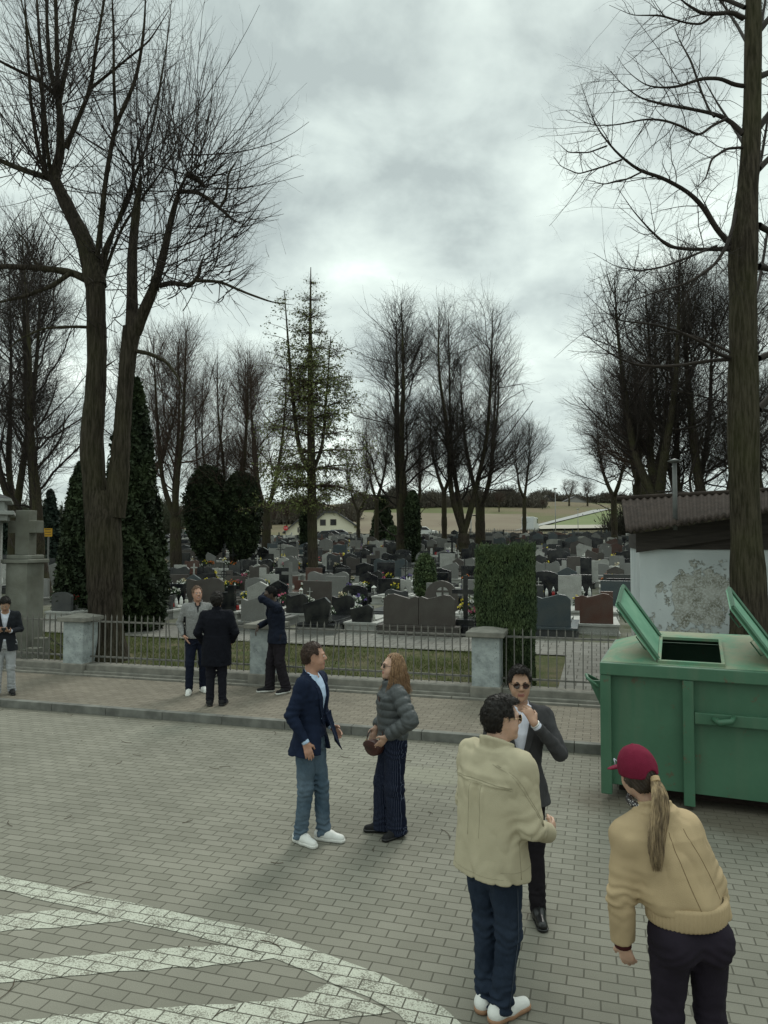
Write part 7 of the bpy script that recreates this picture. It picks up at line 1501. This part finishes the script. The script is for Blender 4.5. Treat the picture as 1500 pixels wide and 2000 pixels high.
# --- man in beige overshirt and dark jeans, back three-quarter view
def person_beige():
    x, y, z = gp(962, 1985)
    p = Person((x, y, z), 40, 1.78, 'man in beige overshirt and dark jeans seen from behind, face in profile', head=(-28, -3, 0), lean=(0, .05), w=1.04,
               elR=(.27, .03, 1.13), wrR=(.19, .29, 1.02), elL=(-.25, .06, 1.15), wrL=(-.13, .27, 1.02), anR=(.05, .02, .09), anL=(-.075, .03, .09), knR=(.085, .05, .5), knL=(-.085, .04, .5), head_off=(0, .025, 0))
    p.body(SK1, ('relax', 'relax'), handkw=({'dir': (-.35, .9, .12), 'nrm': (-.7, -.3, 0), 'curl': .75}, {'dir': (.2, .8, 0), 'curl': .6}), neck=.062)
    p.hair(DARKHAIR, vol=.016, top=.010, front=.046, fz=1.762, recede=.02, nape=1.60, noise=.006); p.brows(DARKHAIR); p.glasses(MET, GLS)
    BG = fab('beige_cotton', (.40, .355, .25), sc=5, var=.08)
    def fold(P):
        X, Y, Z = P[:, 0], P[:, 1], P[:, 2]; back = (Y < .02) & (np.abs(X) < .2)
        pleat = .012 * np.exp(-((X - .01) / .022) ** 2) - .012 * np.exp(-((np.abs(X - .01) - .045) / .012) ** 2)
        seam_ = -.007 * np.exp(-((Z - 1.355 - .25 * np.clip(np.abs(X) - .05, 0, 1) * 0) / .006) ** 2)
        long_ = .007 * np.sin(X * 46 + 1.3 * np.sin(Z * 7)) * np.clip((1.36 - Z) / .3, 0, 1)
        return np.where(back, pleat * np.clip((1.36 - Z) / .05, 0, 1) * np.clip((Z - .9) / .4, 0, 1) + seam_, 0) + long_ * .4 * np.clip((Z - .86) / .15, 0, 1)
    o = p.top('overshirt', BG, infl=.048, hem=.83, sl=(.086, .070, .050), cuff=(.93, .93), collar=(.088, .055, .010, 30), flare=.014, waist=-.006, wr=.008, wrs=.15, res=.0075, wrinkle=fold, shk=.08)
    SE = mat('beige_stitching', (.29, .26, .18), .9, 0)
    def surf_y(x, z, infl, sgn=-1):
        pf = np.array(p.torso_prof(infl, .83, 1.5, -.006, .018)); w_ = np.interp(z, pf[:, 0], pf[:, 1]); d_ = np.interp(z, pf[:, 0], pf[:, 2]); oo = np.interp(z, pf[:, 0], pf[:, 3]); return p.sp(z)[1] + oo + sgn * d_ * max(0, 1 - (abs(x) / w_) ** 2.3) ** (1 / 2.3)
    seam(p, [(x, 0, 1.375 - .1 * abs(x)) for x in np.linspace(-.21, .21, 22)], .0024, SE, o)
    seam(p, [(x, 0, 1.362 - .1 * abs(x)) for x in np.linspace(-.21, .21, 22)], .0014, SE, o)
    for sx in (-.035, .045): seam(p, [(sx + .006 * math.sin(z * 9), 0, z) for z in np.linspace(1.06, 1.36, 16)], .0016, SE, o)
    seam(p, [(x, 0, .865) for x in np.linspace(-.2, .2, 26)], .0014, SE, o)
    for k in range(2): seam(p, [(0, -.075 + .12 * t + k * .01, 1.46 - .30 * t) for t in np.linspace(0, 1, 14)], .0018, SE, o, (-1, 0, 0))
    seam(p, [(0, -.03 + .01 * math.sin(z * 8), z) for z in np.linspace(.86, 1.12, 14)], .0016, SE, o, (-1, 0, 0))
    seam(p, [(0, y_, .90) for y_ in np.linspace(-.12, .12, 14)], .0014, SE, o, (-1, 0, 0))
    p.top('undershirt', fab('cream_tee', (.5, .47, .4)), infl=.008, hem=.98, sl=(.05, .04, .03), cuff=(.8, .8), wr=0, flare=0)
    p.trousers(JEAND, infl=.012, th=.094, wr=.009, seat=.008, hw=.158)
    seam(p, [p.hipR + (.102, -.005, .0), p.hipR * .5 + p.knR * .5 + (.093, -.01, 0), p.knR + (.078, -.01, 0), p.anR + (.070, -.01, .0)], .0022, mat('denim_thread', (.06, .075, .10), .9, 0), p.root)
    for a, yw in ((p.anR, -8), (p.anL, 10)): p.shoe(a, yw, WLEA, mat('gum_sole', (.30, .17, .10), .7, .1, 20), laces=WLEA, sole=.03)
person_beige()
# --- woman in maroon cap and tan jacket, from behind
def person_cap():
    Y0 = 3.5; x = (1330 - 750) / FPX * Y0
    p = Person((x, Y0, 0), 97, 1.68, 'woman in maroon baseball cap and tan jacket seen from behind, leaning left', head=(10, -8, -10), lean=(-.13, .08), w=.92, shoulder_drop=-.0,
               shR=(.030, .07, 1.41), shL=(-.285, .07, 1.37), elL=(-.325, .05, 1.11), wrL=(-.305, .08, .84), elR=(.135, .03, 1.16), wrR=(.215, .07, .94), head_off=(-.03, .045, -.01),
               hipR=(.10, -.02, .92), hipL=(-.10, -.02, .92), knR=(.12, .02, .5), knL=(-.10, .02, .5), anR=(.20, -.03, .09), anL=(-.11, -.03, .09))
    p.body(SK1, ('relax', 'relax'), neck=.050, handkw=({'dir': (0, .1, -1)}, {'dir': (.30, .1, -.9), 'nrm': (.5, .6, 0), 'curl': .45}))
    TAN = fab('tan_wool', (.40, .30, .18), sc=6, var=.09, bs=240)
    def blous(P): return np.where(P[:, 2] < 1.06, .0, 0) - .004 * np.exp(-((P[:, 2] - 1.065) / .012) ** 2) + .009 * np.sin((P[:, 0] + .35 * P[:, 2]) * 26 + 1.5 * np.sin(P[:, 2] * 6)) * np.clip((1.35 - P[:, 2]) / .25, 0, 1) * np.clip((P[:, 2] - 1.03) / .05, 0, 1)
    def bulge(F):
        F.put(loft([(1.065, .185, .145, -.01), (1.11, .200, .160, -.015), (1.25, .198, .155, -.02), (1.36, .176, .135, -.01), (1.42, .155, .10, 0)], lambda z: (np.interp(z, [1.0, 1.42], [-.0, -.135]), np.interp(z, [1.0, 1.42], [.0, .085]))), .04)
    o = p.top('jacket', TAN, infl=.034, hem=1.065, sl=(.074, .070, .062), cuff=(.96, .96), collar=(.078, .035, .011, 30), flare=-.01, waist=-.01, wr=.008, wrs=.17, res=.0075, wrinkle=blous, extra=bulge, shk=.09)
    b = MB(); n = 56
    ring = []; Z0, Z1 = .985, 1.095
    for k in range(n * 4):
        a = 2 * math.pi * k / (n * 4); f = 1 + .014 * math.sin(k / 4 * 2 * math.pi); ring.append((.203 * f * math.cos(a) - .008, .160 * f * math.sin(a) - .006))
    m_ = len(ring); prof = [(.80, Z0), (.95, Z0 + .002), (.985, Z0 + .012), (1.0, (Z0 + Z1) / 2), (1.02, Z1 - .015), (1.0, Z1), (.9, Z1 + .004)]; V = [(x_ * f * p.h, y_ * f * p.h, z_ * p.h) for f, z_ in prof for x_, y_ in ring]; f_ = [(j * m_ + i, j * m_ + (i + 1) % m_, (j + 1) * m_ + (i + 1) % m_, (j + 1) * m_ + i) for j in range(len(prof) - 1) for i in range(m_)]
    b.add(V, f_); b.build('ribbed_waistband', TAN, o, True)
    sm = mat('tan_seam', (.22, .155, .085), .9, 0)
    def back(x, z): 
        cxx = np.interp(z, [1.0, 1.42], [0, -.135]); cyy = np.interp(z, [1.0, 1.42], [0, .085]); w_ = np.interp(z, [1.03, 1.1, 1.25, 1.36, 1.42, 1.47], [.185, .200, .198, .176, .15, .12]); d_ = np.interp(z, [1.03, 1.1, 1.25, 1.36, 1.42, 1.47], [.135, .165, .16, .135, .11, .09]); return (cxx + x, cyy - .036 - d_ * max(0, 1 - (abs(x) / w_) ** 2.3) ** (1 / 2.3), z)
    seam(p, [back(.02 - .015 * math.sin((z - 1.06) * 7), z) for z in np.linspace(1.06, 1.44, 26)], .0020, sm, o)
    for sx in (1,): seam(p, [back(sx * (.155 - .06 * ((z - 1.12) / .33) ** 1.5) + .0, z) for z in np.linspace(1.12, 1.45, 24)], .0018, sm, o)
    p.trousers(fab('aubergine_denim', (.017, .013, .020), var=.2, sc=6), infl=.008, th=.100, kn=.068, an=.088, wr=.005, seat=.016, hw=.157, waist=1.06)
    for a, yw in ((p.anR, -12), (p.anL, 8)): p.shoe(a, yw, BLSU, BLACK, L=.26)
    b = MB(); d = (p.wrL - p.elL) / np.linalg.norm(p.wrL - p.elL); b.tube([(p.wrL - d * .03) * p.h, (p.wrL + d * .015) * p.h], .040, 14); b.build('sweater_cuff', fab('maroon_knit', (.07, .018, .02)), p.root, True)
    # cap
    CAP = fab('maroon_twill', (.145, .012, .032), var=.08, sc=20); H, R = p.H, p.HR; c = H((0, 0, 1.70)); F = Field(c - .26, c + .26, .0055)
    F.put(el(H((0, -.012, 1.708)), (.094, .116, .124), R), .01)
    Q = (F.grid() - p.hp) @ R + (0, 0, 1.575); F.D = np.maximum(F.D, ((1.685 - .10 * np.clip(-Q[..., 1] - .02, 0, .1)) - Q[..., 2]).astype(np.float32))
    hole = .034 - np.sqrt((Q[..., 0]) ** 2 + ((Q[..., 2] - 1.672) * .9) ** 2); F.D = np.maximum(F.D, np.where(Q[..., 1] < -.05, hole, -1).astype(np.float32))
    F.put(el(H((0, .135, 1.700)), (.078, .082, .0065), R @ np.array(Matrix.Rotation(R_(-10), 3, 'X'))), .008)
    F.put(el(H((0, -.012, 1.832)), (.009, .009, .005), R), .004)
    F.band(lambda P: -.0022 * np.exp(-((np.abs((((np.arctan2(((P - p.hp) @ R)[:, 0], ((P - p.hp) @ R)[:, 1] + .012)) + math.pi) / (math.pi / 3)) % 1) - .5) / .025) ** 2) + .0015 * vnoise(P, .07, 8), .02)
    cp = p.obj('baseball_cap', F, CAP)
    lg = MB(); q = H((-.032, .103, 1.735)) * p.h; qt = R @ np.array((0, 0, 1.0)); qx = R @ np.array((1.0, -.3, 0)); qn = R @ np.array((-.3, 1, .1))
    for pts in (((-.014, -.014), (-.014, .016)), ((-.014, .016), (.0, -.002)), ((.0, -.002), (.014, .016)), ((.014, .016), (.014, -.014))): lg.tube([q + qx * a + qt * b_ + qn * .004 for a, b_ in pts], .0028, 5)
    lg.build('cap_emblem', WHITE, cp, True)
    # hair under the cap and ponytail
    PT = mat('ponytail_hair', (.10, .068, .04), .5, col2=(.40, .29, .165), scale=5, stretch=(9, 9, .5), detail=2)
    F = Field(c - .22, c + .2, .0055); F.put(el(H((0, -.014, 1.695)), (.086, .105, .11), R), .02); F.put(el(H((0, -.055, 1.63)), (.066, .052, .055), R), .02)
    Q = (F.grid() - p.hp) @ R + (0, 0, 1.575); X, Y, Z = Q[..., 0], Q[..., 1], Q[..., 2]
    F.D = np.maximum(F.D, rmax([np.minimum(Y - .02, 1.9 - Z), 1.60 + .5 * np.clip(Y + .06, 0, 1) - Z, Z - 1.75]).astype(np.float32)); F.band(lambda q: .003 * np.sin((q[:, 0] * 1.3 + q[:, 2]) * 260), .015)
    hr = p.obj('hair', F, mat('dark_blond_hair', (.035, .024, .018), .5, .4, 40, stretch=(1, 1, .3)))
    r = np.random.default_rng(5); M_ = 950; n = 14; a0 = H((0.015, -.118, 1.672)); P = np.zeros((M_, n, 3)); off = r.normal(size=(M_, 2)); off /= np.maximum(1, np.linalg.norm(off, axis=1, keepdims=True) / 1.7); L = .40 * r.uniform(.35, 1, M_) ** .6; ph = r.uniform(0, 6.28, M_)
    for k in range(n):
        t = k / (n - 1); ta = t * L / .43; wd = .008 + .019 * np.sin(math.pi * ta ** .7); cz = a0[2] - L * t; cyv = a0[1] - .05 * math.sin(min(1, t * 2.5) * math.pi / 2) - .135 * np.minimum(ta, .8); cxv = a0[0] - .085 * ta + .010 * np.sin(ta * 7)
        P[:, k] = np.stack([cxv + off[:, 0] * wd + .008 * t * np.sin(t * 11 + np.round(ph) * 1.1), cyv + off[:, 1] * wd * .55 + .004 * np.cos(t * 8 + ph) - .02 * np.clip(off[:, 0], 0, 1) * 0, cz + 0 * ph], 1)
    V, Q_ = tubes_np(P, np.linspace(1, .4, n)[None, :] * r.uniform(.0014, .0028, M_)[:, None], 4); p.raw('ponytail', V, Q_, PT, True, hr)
    b = MB(); dd = np.array((0, -.6, -.7)); 
    for k in range(4): 
        cc = a0 + dd * (.006 * k); b.tube([(cc + .019 * np.array((math.cos(t), math.sin(t) * .7, math.sin(t) * -.6))) * p.h for t in np.linspace(0, 2 * math.pi, 15)], .0055, 6)
    b.build('hair_tie', mat('hair_tie_cloth', (.42, .30, .17), .8, .1, 60), hr, True)
    b = MB(); cc = np.array([*p.sp(1.5), 1.53]) + (-.035, .05, 0); b.tube([(cc + (.066 * math.sin(t), .066 * math.cos(t), .012 * math.cos(t))) * p.h for t in np.linspace(0, 2 * math.pi, 25)], .018, 8)
    g = NT('dotted_scarf'); vr = g.nd.new('ShaderNodeTexVoronoi'); vr.inputs['Scale'].default_value = 110; g.lk.new(g.tc.outputs['Object'], vr.inputs['Vector']); g.lk.new(g.mix(g.ramp(vr.outputs['Distance'], [(.25, 1.0), (.32, 0.0)]), (.02, .018, .02), (.55, .52, .5)), g.b.inputs['Base Color'])
    b.build('neck_scarf', g.m, p.root, True)
person_cap()
